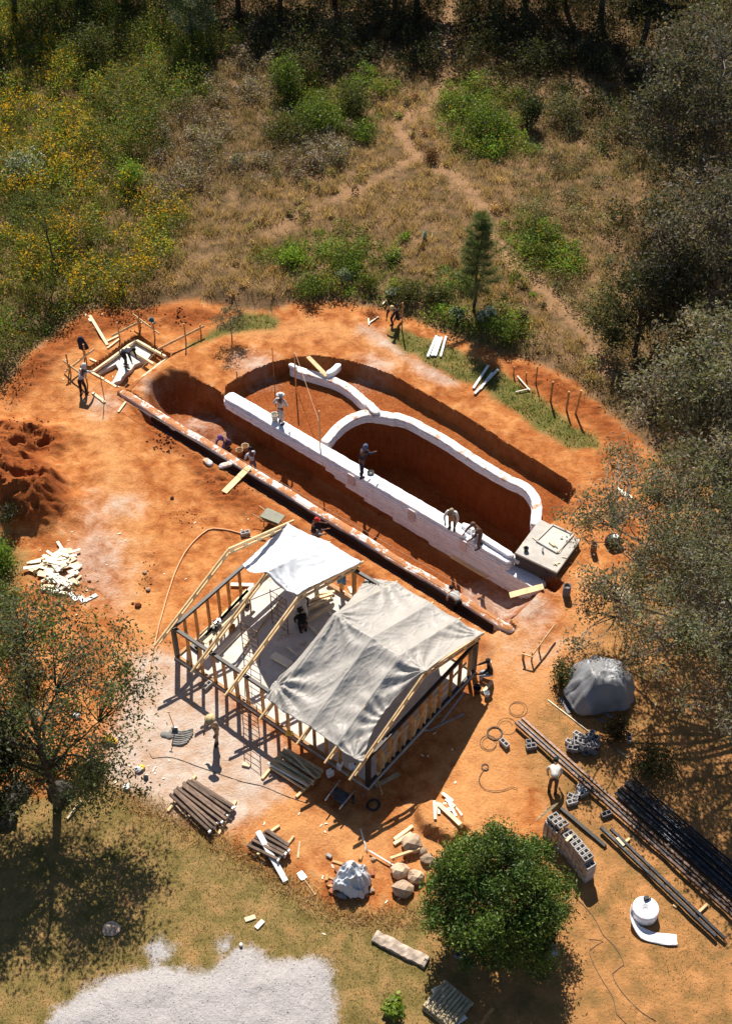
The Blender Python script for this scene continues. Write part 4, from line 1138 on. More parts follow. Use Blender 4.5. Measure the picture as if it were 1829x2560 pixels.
for k, (x, y, px, lb) in enumerate(((650, 600, 60, 'largest pale boulder nearest the house'), (710, 645, 28, 'small round boulder at the end of the yellow pole'), (580, 755, 52, 'broad boulder touched by the white lath'), (672, 790, 48, 'pale boulder in the middle of the group'), (595, 862, 58, 'big dark boulder nearest the lawn'),
                               (738, 692, 36, 'low flat stone beside the round tree'), (800, 712, 32, 'stone half hidden by the round tree'), (245, 892, 30, 'dark stone under the edge of the white sheet'), (415, 870, 16, 'small white stone right of the sheeted heap'), (425, 690, 14, 'small stone where the lath and pipe meet'))):
    r = px * .43103 / 68; q = C('r7', x, y, r * .5); q.z = gz(q.x, q.y) + r * .45
    tag(rock(q, r, 'stone' if k != 7 else 'block_dark', k * 3.1), lb, 'boulder', 'boulders beside the round tree')
for k, (a, b, w, h, mt, z, lb, nm) in enumerate((
    ((545, 580), (652, 505), .12, .08, 'fresh_wood', .02, 'yellow timber above the largest boulder, upper of two', 'board'), ((543, 606), (645, 545), .12, .08, 'fresh_wood', .02, 'yellow timber above the largest boulder, lower of two', 'board'),
    ((522, 690), (692, 632), .09, .09, 'pine_wood', .18, 'yellow pole resting on the small round boulder', 'pole'), ((400, 645), (578, 748), .05, .04, 'white_paint', .10, 'thin white lath pointing at the broad boulder', 'lath'),
    ((775, 392), (780, 502), .10, .05, 'pale_board', .04, 'white board leftmost on the earth hump', 'board'), ((793, 402), (802, 472), .10, .05, 'pale_board', .02, 'white board second from left on the earth hump', 'board'),
    ((800, 412), (925, 530), .16, .05, 'fresh_wood', .10, 'long yellow board on the earth hump beside the tree', 'board'), ((828, 312), (938, 448), .08, .05, 'pale_board', .02, 'long white board farthest up the earth hump', 'board'),
    ((822, 312), (885, 362), .12, .05, 'pale_board', .07, 'short white board crossing the farthest one', 'board'), ((843, 350), (893, 422), .11, .05, 'pale_board', .02, 'white board in the middle of the earth hump, right', 'board'),
    ((832, 390), (866, 456), .13, .05, 'pale_board', .02, 'wide white board in the middle of the earth hump', 'board'), ((860, 402), (900, 486), .10, .05, 'pale_board', .06, 'white board lying over its neighbour on the hump', 'board'))):
    bar('r7', a, b, w, h, mt, nm, lb, nm, 'wood round the boulders', z0=z)
pa, pb = ground(C('r7', 388, 650)), C('r7', 350, 432, 1.0)
m = MB(); m.tube([zup(pa, .03), Vector((pb.x, pb.y, gz(pb.x, pb.y) + .05))], .028, 6); single(m, 'white_pipe', 'white_plastic', 'thin grey-white pipe lying in the house shadow', 'pipe', smooth=True)

# hand trolley and jerrycans in front of the house
tr = thing('hand_trolley', 'dark metal hand trolley with silver handles below the house corner', 'trolley', ground(C('r6', 1505, 730)))
tq = [C('r6', *q, .45) for q in ((1465, 655), (1556, 712), (1530, 785), (1455, 742))]
prism(tq, .40, .46).build('tray', 'black_steel', tr)
prism([zup(v, 0) for v in inset(tq, .82)], .24, .40).build('tray_body', 'black_steel', tr)
for a, b in (((1405, 752), (1500, 626)), ((1494, 806), (1592, 690))):
    m = MB(); m.tube([C('r6', *a, .52), C('r6', *b, .48)], .028, 8); m.build('handle', 'steel', tr, smooth=True)
for a in ((1465, 665), (1550, 715), (1528, 780), (1458, 738)):
    q = C('r6', *a, .25); m = MB(); m.tube([Vector((q.x, q.y, 0)), Vector((q.x, q.y, .42))], .02, 6); m.build('leg', 'steel', tr)
q = C('r6', 1580, 745, .15); m = MB(); m.tube([q - Vector((.05, 0, 0)), q + Vector((.05, 0, 0))], .16, 14); m.build('wheel', 'black_plastic', tr)
def jerrycan(p, rz, label, s=1.0):
    r = thing('jerrycan', label, 'jerrycan', p, rz, 'white jerrycans by the house')
    m = MB(); m.box((0, 0, .17 * s), (.28 * s, .20 * s, .34 * s)); m.build('can_body', 'white_plastic', r, origin=(0, 0, 0), bevel=.04)
    m = MB(); m.tube([(-.1 * s, 0, .33 * s), (-.08 * s, 0, .40 * s), (.04 * s, 0, .40 * s), (.06 * s, 0, .33 * s)], .022 * s, 6); m.build('grip', 'white_plastic', r, origin=(0, 0, 0))
    m = MB(); m.lathe((.1 * s, 0, .33 * s), [(.035 * s, 0), (.035 * s, .06 * s)], 8); m.build('cap', 'black_plastic', r, origin=(0, 0, 0))
jerrycan(ground(C('r5', 505, 1375)), .5, 'white jerrycan standing out from the front of the house'); jerrycan(ground(C('r5', 566, 1330)), 1.1, 'white jerrycan close under the tarpaulin eave'); jerrycan(ground(C('r5', 640, 1340)), .2, 'third white jerrycan deepest in the shade under the eave')
# coil of black pipe
def coil(p, r, n, rad, mat, label, wob=.1, tail=None):
    pts = []
    for k in range(int(n * 14) + 1):
        a = k / 14 * 2 * math.pi; q = r * (1 + wob * math.sin(a * .37 + p.x) + .05 * math.sin(a * 1.9))
        pts.append(Vector((p.x + q * math.cos(a), p.y + q * math.sin(a), 0)))
    if tail: pts += tail
    for i, q in enumerate(pts): q.z = gz(q.x, q.y) + rad + .012 * min(i / 14, 4)
    m = MB(); m.tube(pts, rad, 5); single(m, 'wire_coil', mat, label, 'coil', 'coils lying on the earth', smooth=True)
coil(C('r7', 425, 380), .22, 3, .03, 'black_plastic', 'coil of thick black pipe in the house shadow')
coil(C('r8', 90, 845), .28, 3, .012, 'wire', 'largest coil of thin wire right of the house'); coil(C('r8', 52, 905), .28, 2, .009, 'wire', 'loose coil of wire just left of the single block', .2)
coil(C('r8', 30, 1055), .13, 2, .012, 'wire', 'small coil of wire with a long tail', .1, smooth_path(CC('r8', [(20, 1075), (-10, 1140), (30, 1200), (120, 1210), (200, 1185), (235, 1195)]), .15))
coil(C('r8', 235, 690), .30, 2, .008, 'wire', 'thin wire coil on the grass nearest the steel bars', .25); coil(C('r8', 165, 800), .3, 1.5, .007, 'wire', 'faint loop of wire between coil and grass', .3)
def cable(name, label, cr, pts, rad, mat):
    sp = smooth_path([C(cr, *q) for q in pts], .2)
    for q in sp: q.z = gz(q.x, q.y) + rad
    m = MB(); m.tube(sp, rad, 6); single(m, name, mat, label, 'cable', smooth=True)
cable('garden_hose', 'long orange hose curving from the house to the dusty ground', 'r4', [(745, 188), (660, 172), (600, 152), (520, 128), (400, 112), (330, 145), (230, 250), (160, 380), (110, 520), (60, 700), (10, 900), (-10, 1000), (-25, 1110)], .035, 'hose_rubber')
cable('electric_cable', 'thin cable winding over the pale dust to the pole stack', 'r6', [(310, 460), (330, 490), (420, 480), (520, 505), (640, 550), (780, 600), (900, 640), (1000, 660), (1150, 720), (1290, 770)], .012, 'wire')
cable('electric_cable', 'thin dark cable on the tan lawn at lower right', 'q6', [(930, 420), (1010, 500), (1060, 590), (1110, 640), (1150, 720), (1100, 760), (1150, 850), (1230, 930), (1290, 965)], .012, 'wire')
cable('electric_cable', 'pale cable looping near the bottom edge of the lawn', 'q6', [(1000, 610), (1060, 620), (1000, 660), (1040, 760), (1100, 860), (1120, 940), (1160, 979)], .010, 'wire')

# kerb of old concrete running into the lawn
m = MB(); n = 16
pts = [C('r7', 430 + 305 * k / n, 1135 + 152 * k / n, .1) for k in range(n + 1)]
d = (pts[-1] - pts[0]).normalized(); s = Vector((-d.y, d.x, 0)); base = 0
for k, p in enumerate(pts):
    for o_, z in ((-.21, -.1), (-.20, .13), (0, .16), (.20, .13), (.21, -.1)):
        j = rs.uniform(-.025, .025); m.v.append(tuple(Vector((p.x, p.y, gz(p.x, p.y) + z + rs.uniform(-.02, .02))) + s * (o_ + j)))
for k in range(n):
    for i in range(4):
        a = k * 5 + i; m.f.append((a, a + 1, a + 6, a + 5))
m.f += [(0, 1, 2, 3, 4), tuple(n * 5 + i for i in range(5))[::-1]]
solid('old_kerb', (.45, .36, .29), .95, .3, 4, .8)
single(m, 'concrete_kerb', 'old_kerb', 'broken old concrete kerb ending beside the round tree', 'kerb')['kind'] = 'thing'

# ------------------------------------------------------------------ hollow concrete blocks
def block_mesh(name, mat):
    m = MB(); L, W, H, t = .39, .183, .181, .032
    for y in (-1, 1): m.box((0, y * (W - t) / 2, H / 2), (L, t, H))
    for x in (-1, 0, 1): m.box((x * (L - t) / 2, 0, H / 2), (t, W - 2 * t, H - .002))
    me = bpy.data.meshes.new(name); me.from_pydata(m.v, [], m.f); me.materials.append(M[mat]); return me
BLK = {k: block_mesh('concrete_block', k) for k in ('block_grey', 'block_dark')}
def block(p, rz, label, group, mat='block_grey', rx=0, ry=0):
    o = bpy.data.objects.new('concrete_block', BLK[mat]); COL.objects.link(o)
    o.location = p; o.rotation_euler = (rx, ry, rz); return tag(o, label, 'block', group)
sa, sb = C('r8', 436, 1356, 1.17), C('r8', 708, 1668, 1.17)
sd = (sb - sa); sd.z = 0; sl = sd.length; sd.normalize(); nb = int(sl / .20)
ang = math.atan2(sd.y, sd.x) + math.pi / 2
gb = gz(sa.x, sa.y)
for c in range(6):
    for k in range(nb):
        if c == 5 and k in (3, nb - 1): continue
        bend = .10 * math.sin(math.pi * k / nb)
        q = sa + sd * (sl * (k + .5) / nb) + Vector((-sd.y, sd.x, 0)) * (bend + rs.uniform(-.022, .022) + (.09 if (c == 5 and k < 3) else 0))
        block((q.x, q.y, gb + c * .195), ang + rs.uniform(-.03, .03), 'hollow block in the long stack, %s course from the ground, %s from the far end' % (ORD[c], ORD[k]), 'blocks in the long stack')
for k in range(30):
    f = k / 29
    a = rs.uniform(0, math.pi); r = rs.uniform(.2, 1.0)
    x = 635 + 75 * math.cos(a) * r + (k % 3) * 12; y = 905 - 60 * r * math.sin(a) + 40 * f + (k % 2) * 14
    q = ground(C('r8', x, y, .2)); lay = k % 3
    block((q.x, q.y, q.z + .02 + .15 * lay), rs.uniform(0, 3.1), 'grey block in the tumbled heap below the domed tarpaulin', 'blocks in the tumbled heap', 'block_dark' if k % 2 else 'block_grey', rs.choice([0, 0, 1.4, .5]), rs.uniform(-.35, .35))
for (x, y, rz, rx, lb) in ((150, 915, -.9, 0, 'single block standing alone near the wire coils'), (935, 880, 1.5, 0, 'single block alone in shade right of the tumbled heap'), (318, 905, .1, 0, 'dark block left of the steel bars near the wire'), (318, 935, .2, 0, 'second dark block left of the steel bars'),
                       (640, 1195, -.6, 0, 'block at the upper right of the small scatter'), (605, 1215, 1.0, 1.5, 'block lying on its side in the small scatter'), (580, 1255, -.5, 0, 'block at the lower left of the small scatter'), (575, 1285, .3, 0, 'lowest block of the small scatter'), (650, 1225, .5, 0, 'block at the right edge of the small scatter'), (792, 1360, .4, 0, 'dark block in shade beside the black pipes')):
    q = ground(C('r8', x, y)); block((q.x, q.y, q.z + (.1 if rx else 0)), rz, lb, 'single blocks', 'block_dark' if 'dark' in lb else 'block_grey', rx)
for k, (x, y) in enumerate(((928, 1262), (978, 1290))):
    q = ground(C('r7', x, y)); block((q.x, q.y, q.z), -.5, ['left block of the pair under the round tree', 'right block of the pair under the round tree'][k], 'blocks under the round tree', 'block_dark')
q = ground(C('r6', 672, 45)); block(q, .9, 'grey block lying in the rafter shadows by the front wall', 'single blocks')
q = ground(C('r4', 612, 150)); block(q, .3, 'pale block beside the hose end', 'single blocks')

# ------------------------------------------------------------------ steel sections on the right
def steel(a, b, w, mat, label, group, z=.12, cr='r8', rnd=False, name='steel_bar'):
    pa, pb = C(cr, *a, z), C(cr, *b, z); pa.z = pb.z = z + w / 2
    m = MB()
    if rnd: m.tube([pa, pb], w / 2, 10)
    else: m.beam(pa, pb, w, w)
    return single(m, name, mat, label, 'steel bar', group, smooth=rnd, bevel=0 if rnd else .012)
steel((222, 778), (1700, 2100), .11, 'rusty_steel', 'longest rusty steel section, nearer of the pair', 'long rusty sections'); steel((262, 752), (1700, 2035), .11, 'rusty_steel', 'longest rusty steel section, farther of the pair', 'long rusty sections')
steel((240, 765), (1700, 2066), .07, 'black_steel', 'thin dark bar between the long rusty pair', 'long rusty sections', .10)
steel((758, 1442), (1484, 2132), .12, 'black_steel', 'black steel section, nearer of the short pair', 'short black sections'); steel((820, 1452), (1540, 2145), .11, 'black_steel', 'black steel section, farther of the short pair', 'short black sections')
for k in range(13):
    f = k / 12; a = (948 - 100 * f + rs.uniform(-10, 10), 1125 + 100 * f + rs.uniform(-6, 6)); b = (a[0] + 850, a[1] + 850 * .86 + 25 * f)
    steel(a, b, .085, 'black_steel', '%s black pipe counted from the trees in the wide pipe bundle' % ORD[k], 'black pipe bundle', .12 + (.09 if k in (0, 1, 4, 7, 9) else 0), name='steel_pipe', rnd=True)
for k, (a, b) in enumerate((((1430, 1925), (1360, 1990)), ((880, 1560), (940, 1510)), ((870, 1190), (900, 1260)), ((1260, 1480), (1180, 1560)))):
    bar('r8', a, b, .09, .10, 'pine_wood', 'bearer', ['bearer under the far end of the short black sections', 'bearer under the near end of the short black sections', 'bearer under the end of the black pipe bundle', 'bearer under the middle of the black pipes'][k], 'bearer', 'bearers under the steel')
bar('r8', (505, 1322), (788, 1562), .13, .12, 'dark_stain', 'timber_post', 'dark timber post lying behind the block stack', 'timber'); bar('r8', (425, 635), (760, 890), .04, .04, 'pale_board', 'thin_lath', 'thin lath running down to the tumbled blocks', 'lath', rnd=True)
bar('r8', (860, 1505), (905, 1555), .10, .06, 'fresh_wood', 'offcut', 'small pale offcut on the short black sections', 'offcut', 'offcuts on the ground', z0=.24); bar('r8', (1215, 1925), (1240, 1940), .12, .06, 'pine_wood', 'offcut', 'small orange offcut right of the white roll', 'offcut', 'offcuts on the ground')
bar('r8', (870, 1390), (1035, 1570), .03, .03, 'steel', 'thin_rod', 'thin pale rod lying between the steel sections', 'rod', rnd=True); bar('r8', (865, 945), (930, 995), .08, .05, 'pole_wood', 'wooden_batten', 'grey slat in the shade below the single block', 'slat')
for k in range(5): bar('r8', (345 + k * 18, 1400 - k * 20), (470 + k * 5, 1310 - k * 6), .025, .025, 'pole_wood', 'thin_lath', 'thin stick in the bunch leaning on the block stack', 'lath', 'sticks on the block stack', z0=.9 + .05 * k)
bar('r8', (440, 1560), (520, 1445), .10, .03, 'stud_wood', 'loose_board', 'narrow brown board leaning against the block stack', 'board', z0=.1, z1=1.2); bar('r8', (540, 1525), (575, 1490), .10, .04, 'fresh_wood', 'offcut', 'orange offcut on top of the block stack', 'offcut', 'offcuts on the ground', z0=1.19)

# roll of white fabric with its tail
rc = ground(C('r8', 1032, 1985))
rl = thing('fabric_roll', 'big white roll of sack fabric with its end unrolled on the ground', 'roll', rc)
m = MB(); m.lathe(zup(rc, 0), [(.42, 0), (.44, .04), (.43, .28), (.44, .42), (.41, .46), (.32, .445), (.31, .455), (.18, .44), (.12, .45), (.10, .34), (.02, .34)], 28); m.build('rolled_fabric', 'white_bag', rl, smooth=True)
ctl_ = [(-.45, .12, .24, .34), (-.44, -.16, .22, .32), (-.32, -.40, .16, .24), (-.08, -.60, .06, .10), (.25, -.72, .03, .04), (.62, -.78, .03, .04), (.95, -.80, .04, .04)]
sp = smooth_path([rc + Vector(q[:3]) for q in ctl_], .06); m = MB()
for k, q in enumerate(sp):
    f = k / (len(sp) - 1); d = (sp[min(k + 1, len(sp) - 1)] - sp[max(k - 1, 0)]); d.z = 0; d.normalize(); s_ = Vector((d.y, -d.x, 0))
    up_ = max(0, 1 - f * 2.2); wd = .40
    for j in range(7):
        e = j / 6 - .5; m.v.append((q.x + s_.x * wd * (e + .35) * (1 - up_) , q.y + s_.y * wd * (e + .35) * (1 - up_), q.z + e * wd * up_ + .02 * math.sin(j * 1.9 + k * .6) * f + .02))
for k in range(len(sp) - 1):
    for j in range(6): a_ = k * 7 + j; m.f.append((a_, a_ + 1, a_ + 8, a_ + 7))
o = m.build('fabric_tail', 'white_bag', rl, smooth=True); o.modifiers.new('thick', 'SOLIDIFY').thickness = .012
m = MB(); q = rc + Vector((.05, .32, .50)); m.box(q, (.18, .14, .08), .3); m.box(q + Vector((.12, 0, .0)), (.08, .05, .05), .3); single(m, 'tool_pouch', 'black_plastic', 'small black tool lying on the white fabric roll', 'tool', bevel=.015)

# domed heap under a silver tarpaulin
dc = ground(C('r8', 775, 590))
m = MB(); nU, nV = 60, 24
for j in range(nV + 1):
    for i in range(nU):
        a = 2 * math.pi * i / nU; f = j / nV
        k = 1 + .28 * nz(math.cos(a) * 1.2, math.sin(a) * 1.2, f * .5) + .10 * nz(math.cos(a) * 4, math.sin(a) * 4, f) * f
        r = (.05 + 1.36 * f ** .8) * k
        z = 1.15 * (1 - f ** 2.1) + .05 + .26 * nz(r * math.cos(a) * .9, r * math.sin(a) * .9, 2) + .16 * max(0, 1 - 3.2 * abs(nz(r * math.cos(a) * 1.6 + 3, r * math.sin(a) * 1.6, 8))) + .15 * max(0, 1 - 3 * abs(nz(math.cos(a) * 3.5, math.sin(a) * 3.5, f * .7))) * f + .02 * nz(r * math.cos(a) * 7, r * math.sin(a) * 7, 4)
        m.v.append((dc.x + r * math.cos(a), dc.y + r * .9 * math.sin(a), dc.z + max(.04 + .12 * (1 + math.sin(a * 4)) * f, z)))
for j in range(nV):
    for i in range(nU):
        a, b = j * nU + i, j * nU + (i + 1) % nU; m.f.append((a, a + nU, b + nU, b))
m.f.append(tuple(range(nU)))
o = single(m, 'domed_tarpaulin', 'silver_tarp', 'silver tarpaulin over a round heap under the grey-leaved tree', 'tarpaulin', smooth=True); o.modifiers.new('thick', 'SOLIDIFY').thickness = .012
for k, (a, b) in enumerate((((505, 620), (560, 720)), ((530, 590), (585, 700)), ((770, 705), (830, 745)), ((740, 750), (800, 780)))):
    bar('r8', a, b, .14, .05, 'block_dark', 'loose_board', ['grey board leaning left of the silver dome, outer', 'grey board leaning left of the silver dome, inner', 'dark board under the front of the silver dome', 'dark board lowest in front of the silver dome'][k], 'board', 'boards by the silver dome')

# saw-horse like batter board on the right
batter('r8', (330, 345), (468, 158), .5, [(.04, .55), (.38, .6)], 'pale board on stakes standing alone right of the house'); bar('r8', (262, 342), (330, 362), .05, .05, 'pine_wood', 'batter_rail', 'short rail at the foot of the lone batter board', 'rail', z0=.42)
m = stake_mb(ground(C('r8', 268, 372)), .5, .09); single(m, 'stake', 'stud_wood', 'thick stake left of the lone batter board', 'stake')

# boards along the grass strip
for k, (a, b, w) in enumerate((((516, 328), (455, 472), .13), ((533, 338), (484, 466), .13), ((550, 338), (506, 466), .13), ((580, 332), (542, 472), .11), ((866, 528), (764, 682), .12), ((892, 578), (810, 690), .12), ((932, 556), (772, 722), .12), ((1060, 600), (1145, 696), .06), ((1050, 708), (1146, 686), .05))):
    bar('q8', a, b, w, .06, 'white_paint' if k < 7 else 'pale_board', 'white_board', ['white board leftmost in the group of four on the grass strip', 'second white board in the group of four on the grass', 'third white board in the group of four on the grass', 'white board apart at the right of the group of four', 'white board left of three in the lower group on the grass', 'middle white board in the lower group on the grass', 'longest white board in the lower group on the grass',
        'thin pale lath forming the long side of an angle', 'thin pale lath forming the short side of an angle'][k], 'board', 'boards on the grass strip', z0=.05)
for k, (a, b) in enumerate((((55, 205), (60, 252)), ((60, 240), (125, 195)), ((150, 120), (175, 100)))): bar('q8', a, b, .07, .05, 'pale_board', 'thin_lath', ['upright short lath left of the kneeling worker', 'pale lath on the red soil left of the kneeling worker', 'pale chip on the soil above the lath'][k], 'lath', 'laths by the kneeling worker', z0=.03)
# offcut heap at the left
for k in range(62):
    a = rs.uniform(0, 6.28); r = rs.random() ** .6
    x, y = 400 + 150 * r * math.cos(a), 640 + 175 * r * math.sin(a) * (1 if k % 4 else .6)
    q = ground(C('q4', x, y)); L = rs.uniform(.35, 1.0); th = rs.choice([rs.gauss(.6, .4), rs.gauss(-.6, .4)])
    m = MB(); dd = Vector((math.cos(th), math.sin(th), rs.uniform(-.15, .15))) * L / 2; c = zup(q, .05 + .28 * (1 - r) * rs.random() + .03 * (k % 3))
    m.beam(c - dd, c + dd, rs.uniform(.10, .19), .04)
    single(m, 'offcut_board', 'pale_board' if k % 3 else 'fresh_wood', 'pale sawn offcut in the heap by the left tree', 'offcut', 'offcuts heaped by the left tree')
for k, (a, b) in enumerate((((500, 806), (547, 862)), ((562, 822), (602, 872)), ((606, 862), (690, 818)))): bar('q4', a, b, .18, .05, 'white_paint', 'white_board', ['left white board of the zigzag below the offcut heap', 'middle white board of the zigzag below the offcut heap', 'right white board of the zigzag below the offcut heap'][k], 'board', 'boards in a zigzag')
bar('q4', (520, 735), (580, 680), .10, .05, 'fresh_wood', 'offcut', 'yellow offcut at the right rim of the heap', 'offcut', z0=.05)
for k, (x, y, r) in enumerate(((1028, 658, .10), (1054, 780, .11), (985, 895, .16), (1225, 130, .1), (640, 722, .07), (945, 880, .07))):
    q = ground(C('q4', x, y)); tag(rock(zup(q, r * .4), r, 'stone' if k < 2 else 'clod', 50 + k, .8, 1), ['pale lump of stone on the trodden earth, upper', 'pale lump of stone on the trodden earth, middle', 'dark red lump on the trodden earth, lower', 'dark clod alone high on the trodden earth', 'dark clod right of the offcut heap', 'small dark clod near the red lump'][k], 'stone', 'lumps on the trodden earth')
# boards by the right gable
for k, (a, b, w, mt, lb) in enumerate((((1188, 1052), (1328, 868), .06, 'block_grey', 'grey pipe-like batten slanting by the right gable'), ((1108, 1102), (1326, 998), .07, 'block_grey', 'long grey batten on the earth by the right gable'), ((1090, 1035), (1188, 1008), .14, 'stud_wood', 'brown board at the foot of the right gable'),
                                  ((772, 1348), (826, 1494), .09, 'stud_wood', 'brown batten leaning at the near corner of the house'), ((782, 1442), (928, 1366), .16, 'pole_wood', 'grey plank on the ground at the near corner'), ((1438, 868), (1498, 800), .12, 'fresh_wood', 'yellow board in front of the sitting worker'), ((690, 1480), (715, 1505), .16, 'brick_red', 'red block in shade near the trolley'))):
    bar('r5', a, b, w, .06, mt, 'loose_board', lb, 'board', 'boards by the right gable')
# buckets
def bucket(p, label, mat='bucket_clay', s=1.0):
    r = thing('bucket', label, 'bucket', p, group='buckets')
    m = MB(); m.lathe((0, 0, 0), [(.11 * s, 0), (.15 * s, .30 * s), (.16 * s, .31 * s), (.14 * s, .30 * s), (.12 * s, .10 * s), (.01, .09 * s)], 14); m.build('pail', mat, r, smooth=True, origin=(0, 0, 0))
    m = MB(); m.tube([(.155 * s * math.cos(a), .05 * math.sin(a), .30 * s + .03 * math.sin(a)) for a in np.linspace(0, math.pi, 9)], .008, 5); m.build('bail', 'wire', r, origin=(0, 0, 0))
bucket(ground(C('r1', 1425, 1000, -1.5)), 'clay-coloured bucket behind its twin in the trench', s=1.15); bucket(ground(C('r1', 1393, 1030, -1.5)), 'clay-coloured bucket nearest the purple worker', s=1.15)
bucket(C('r2', 434, 580, .05), 'mud-stained bucket on the white wall beside the man in grey', 'lime_bucket', 1.15); bucket(ground(C('r5', 1405, 862)), 'black bucket on the earth right of the house', 'black_plastic', 1.05)
bucket(C('r3', 770, 1330, .05), 'white bucket on the wall by the brown-clad worker', 'white_plastic', 1.0); bucket(ground(C('r5', 1466, 885)), 'clear plastic tub near the sitting worker', 'white_plastic', .8)
path = smooth_path(CC('r3', [(655, 1290), (690, 1310), (710, 1325)], .10), .08); m = MB(); bag_course(m, path, .28, .16, .02, 300); single(m, 'filled_sack', 'white_bag', 'white filled sack on the wall at the feet of the aproned worker', 'sack', 'sacks on the wall', smooth=True)
path = smooth_path(CC('r3', [(720, 1262), (770, 1285), (800, 1310)], .16), .08); m = MB(); bag_course(m, path, .24, .16, .02, 301); single(m, 'filled_sack', 'white_bag', 'white filled sack on the wall behind the white bucket', 'sack', 'sacks on the wall', smooth=True)
path = smooth_path(CC('r3', [(742, 1360), (760, 1335), (775, 1300)], .14), .08); m = MB(); bag_course(m, path, .24, .18, .02, 302); single(m, 'filled_sack', 'white_bag', 'white sack held open at the knees of the brown-clad worker', 'sack', 'sacks on the wall', smooth=True)
path = smooth_path(CC('r3', [(1040, 1478), (1065, 1495), (1085, 1490)], -.1), .08); m = MB(); bag_course(m, path, .22, .2, .03, 303); single(m, 'crumpled_sack', 'white_plastic', 'crumpled bluish plastic sack between wall and tank', 'sack', smooth=True)
# wheelbarrow behind the house rafters
wp = ground(C('r2', 425, 1185)); wb = thing('wheelbarrow', 'green wheelbarrow standing behind the left rafters of the house', 'wheelbarrow', wp, -.5)
solid('green_paint', (.10, .10, .045), .5, .3, 5, .1)
m = MB(); m.hexa([(-.35, -.2, .28), (.3, -.16, .28), (.3, .16, .28), (-.35, .2, .28), (-.48, -.33, .58), (.48, -.30, .55), (.48, .30, .55), (-.48, .33, .58)]); m.build('tray', 'green_paint', wb, origin=(0, 0, 0), bevel=.03)
for s in (-1, 1):
    m = MB(); m.tube([(.62, s * .05, .2), (0, s * .2, .26), (-.85, s * .28, .5)], .02, 6); m.build('handle', 'pine_wood', wb, origin=(0, 0, 0)); m = MB(); m.tube([(-.3, s * .2, .3), (-.35, s * .24, 0)], .018, 6); m.build('leg', 'rebar', wb, origin=(0, 0, 0))
m = MB(); m.tube([(.62, -.04, .19), (.62, .04, .19)], .19, 14); m.build('wheel', 'black_plastic', wb, origin=(0, 0, 0))
# pallets at the bottom edge
pl = ground(C('q6', 382, 905)); 
def pallet(z, rz, label, w=1.15):
    r = thing('pallet', label, 'pallet', (pl.x, pl.y, pl.z + z), rz, 'stacked pallets')
    for k in range(9): m = MB(); m.box((-.53 + .1325 * k, 0, .125), (.10, w, .022)); m.build('deck_board', 'pole_wood', r, origin=(0, 0, 0))
    for y in (-.5, 0, .5): m = MB(); m.box((0, y * w * .95, .065), (1.16, .08, .09)); m.build('stringer', 'pole_wood', r, origin=(0, 0, 0))
    for k in (-.5, 0, .5): m = MB(); m.box((k, 0, .01), (.1, w, .02)); m.build('bottom_board', 'pole_wood', r, origin=(0, 0, 0))
pallet(0, -.68, 'lower slatted pallet of the stack at the bottom edge'); pallet(.14, -.72, 'upper slatted pallet of the stack at the bottom edge', 1.1)
bar('q6', (578, 912), (528, 979), .12, .05, 'stud_wood', 'loose_board', 'brown board in tree shade right of the pallets', 'board'); bar('q6', (313, 838), (352, 820), .14, .08, 'pale_board', 'offcut', 'pale offcut at the upper corner of the pallets', 'offcut', z0=.02); bar('q6', (405, 975), (455, 940), .28, .04, 'white_paint', 'white_board', 'white board under the lower corner of the pallets', 'board', z0=.02)
# things under the right-hand trees
for k in range(7): bar('q3', (760 + 13 * k, 1745 + 4 * k), (815 + 8 * k, 1825 - 4 * k) if k % 2 else (800 + 8 * k, 1815), .10, .05, 'fresh_wood', 'lumber_board', 'pale board in the pile under the right-hand tree', 'board', 'boards under the right tree', z0=.03 * k)
for k in range(4): bar('q3', (775 + 8 * k, 1180 + 12 * k), (830 + 14 * k, 1215 + 9 * k), .09, .05, 'pale_board', 'lumber_board', 'pale board on the red earth seen through the leaves', 'board', 'boards on red earth')
for k, (x, y, r, h, lb) in enumerate(((486, 1790, .16, .55, 'grey drum standing near the end of the footing'), (640, 1545, .13, .5, 'rusty drum standing beside the concrete tank'))):
    q = ground(C('q3', x, y)); m = MB(); m.lathe(q, [(r, 0), (r, .02), (r * 1.04, h * .33), (r, h * .35), (r * 1.04, h * .66), (r, h * .68), (r, h), (r * .88, h), (r * .86, h - .1), (.01, h - .1)], 16); single(m, 'steel_drum', 'rebar' if k else 'block_dark', lb, 'drum', smooth=True)
bk = ground(C('q3', 755, 1500)); tag(rock(zup(bk, .2), .38, 'black_plastic', 77, .7), 'black rubbish bag under the leaves beside the tank', 'bag'); tag(rock(zup(bk, .42) + Vector((.05, 0, 0)), .16, 'white_plastic', 78, .7, 1), 'white plastic bag on top of the black one', 'bag')
bk = ground(C('r7', 1435, 1235)); tag(rock(zup(bk, .14), .34, 'block_grey', 79, .5), 'grey sheeted lump on the grass under the round tree', 'heap')
q = ground(C('q4', 772, 1850)); tag(rock(zup(q, .15), .24, 'yellow_thing', 81, .7, 1), 'bright yellow bag seen through the left tree', 'bag'); tag(rock(zup(q, .1) + Vector((.25, -.1, 0)), .15, 'yellow_thing', 82, .7, 1), 'small yellow bag beside the bigger one', 'bag')
q = C('r5', 255, 1110, .7); 
m = MB()
for k in range(5): m.tube([q + Vector((.05 * k - .1, 0, .1)), q + Vector((.06 * k - .12, -.04, -.05)), q + Vector((.08 * k - .16, 0, -.22))], .025, 5)
single(m, 'yellow_gloves', 'yellow_thing', 'yellow gloves hanging on the front wall studs', 'gloves')
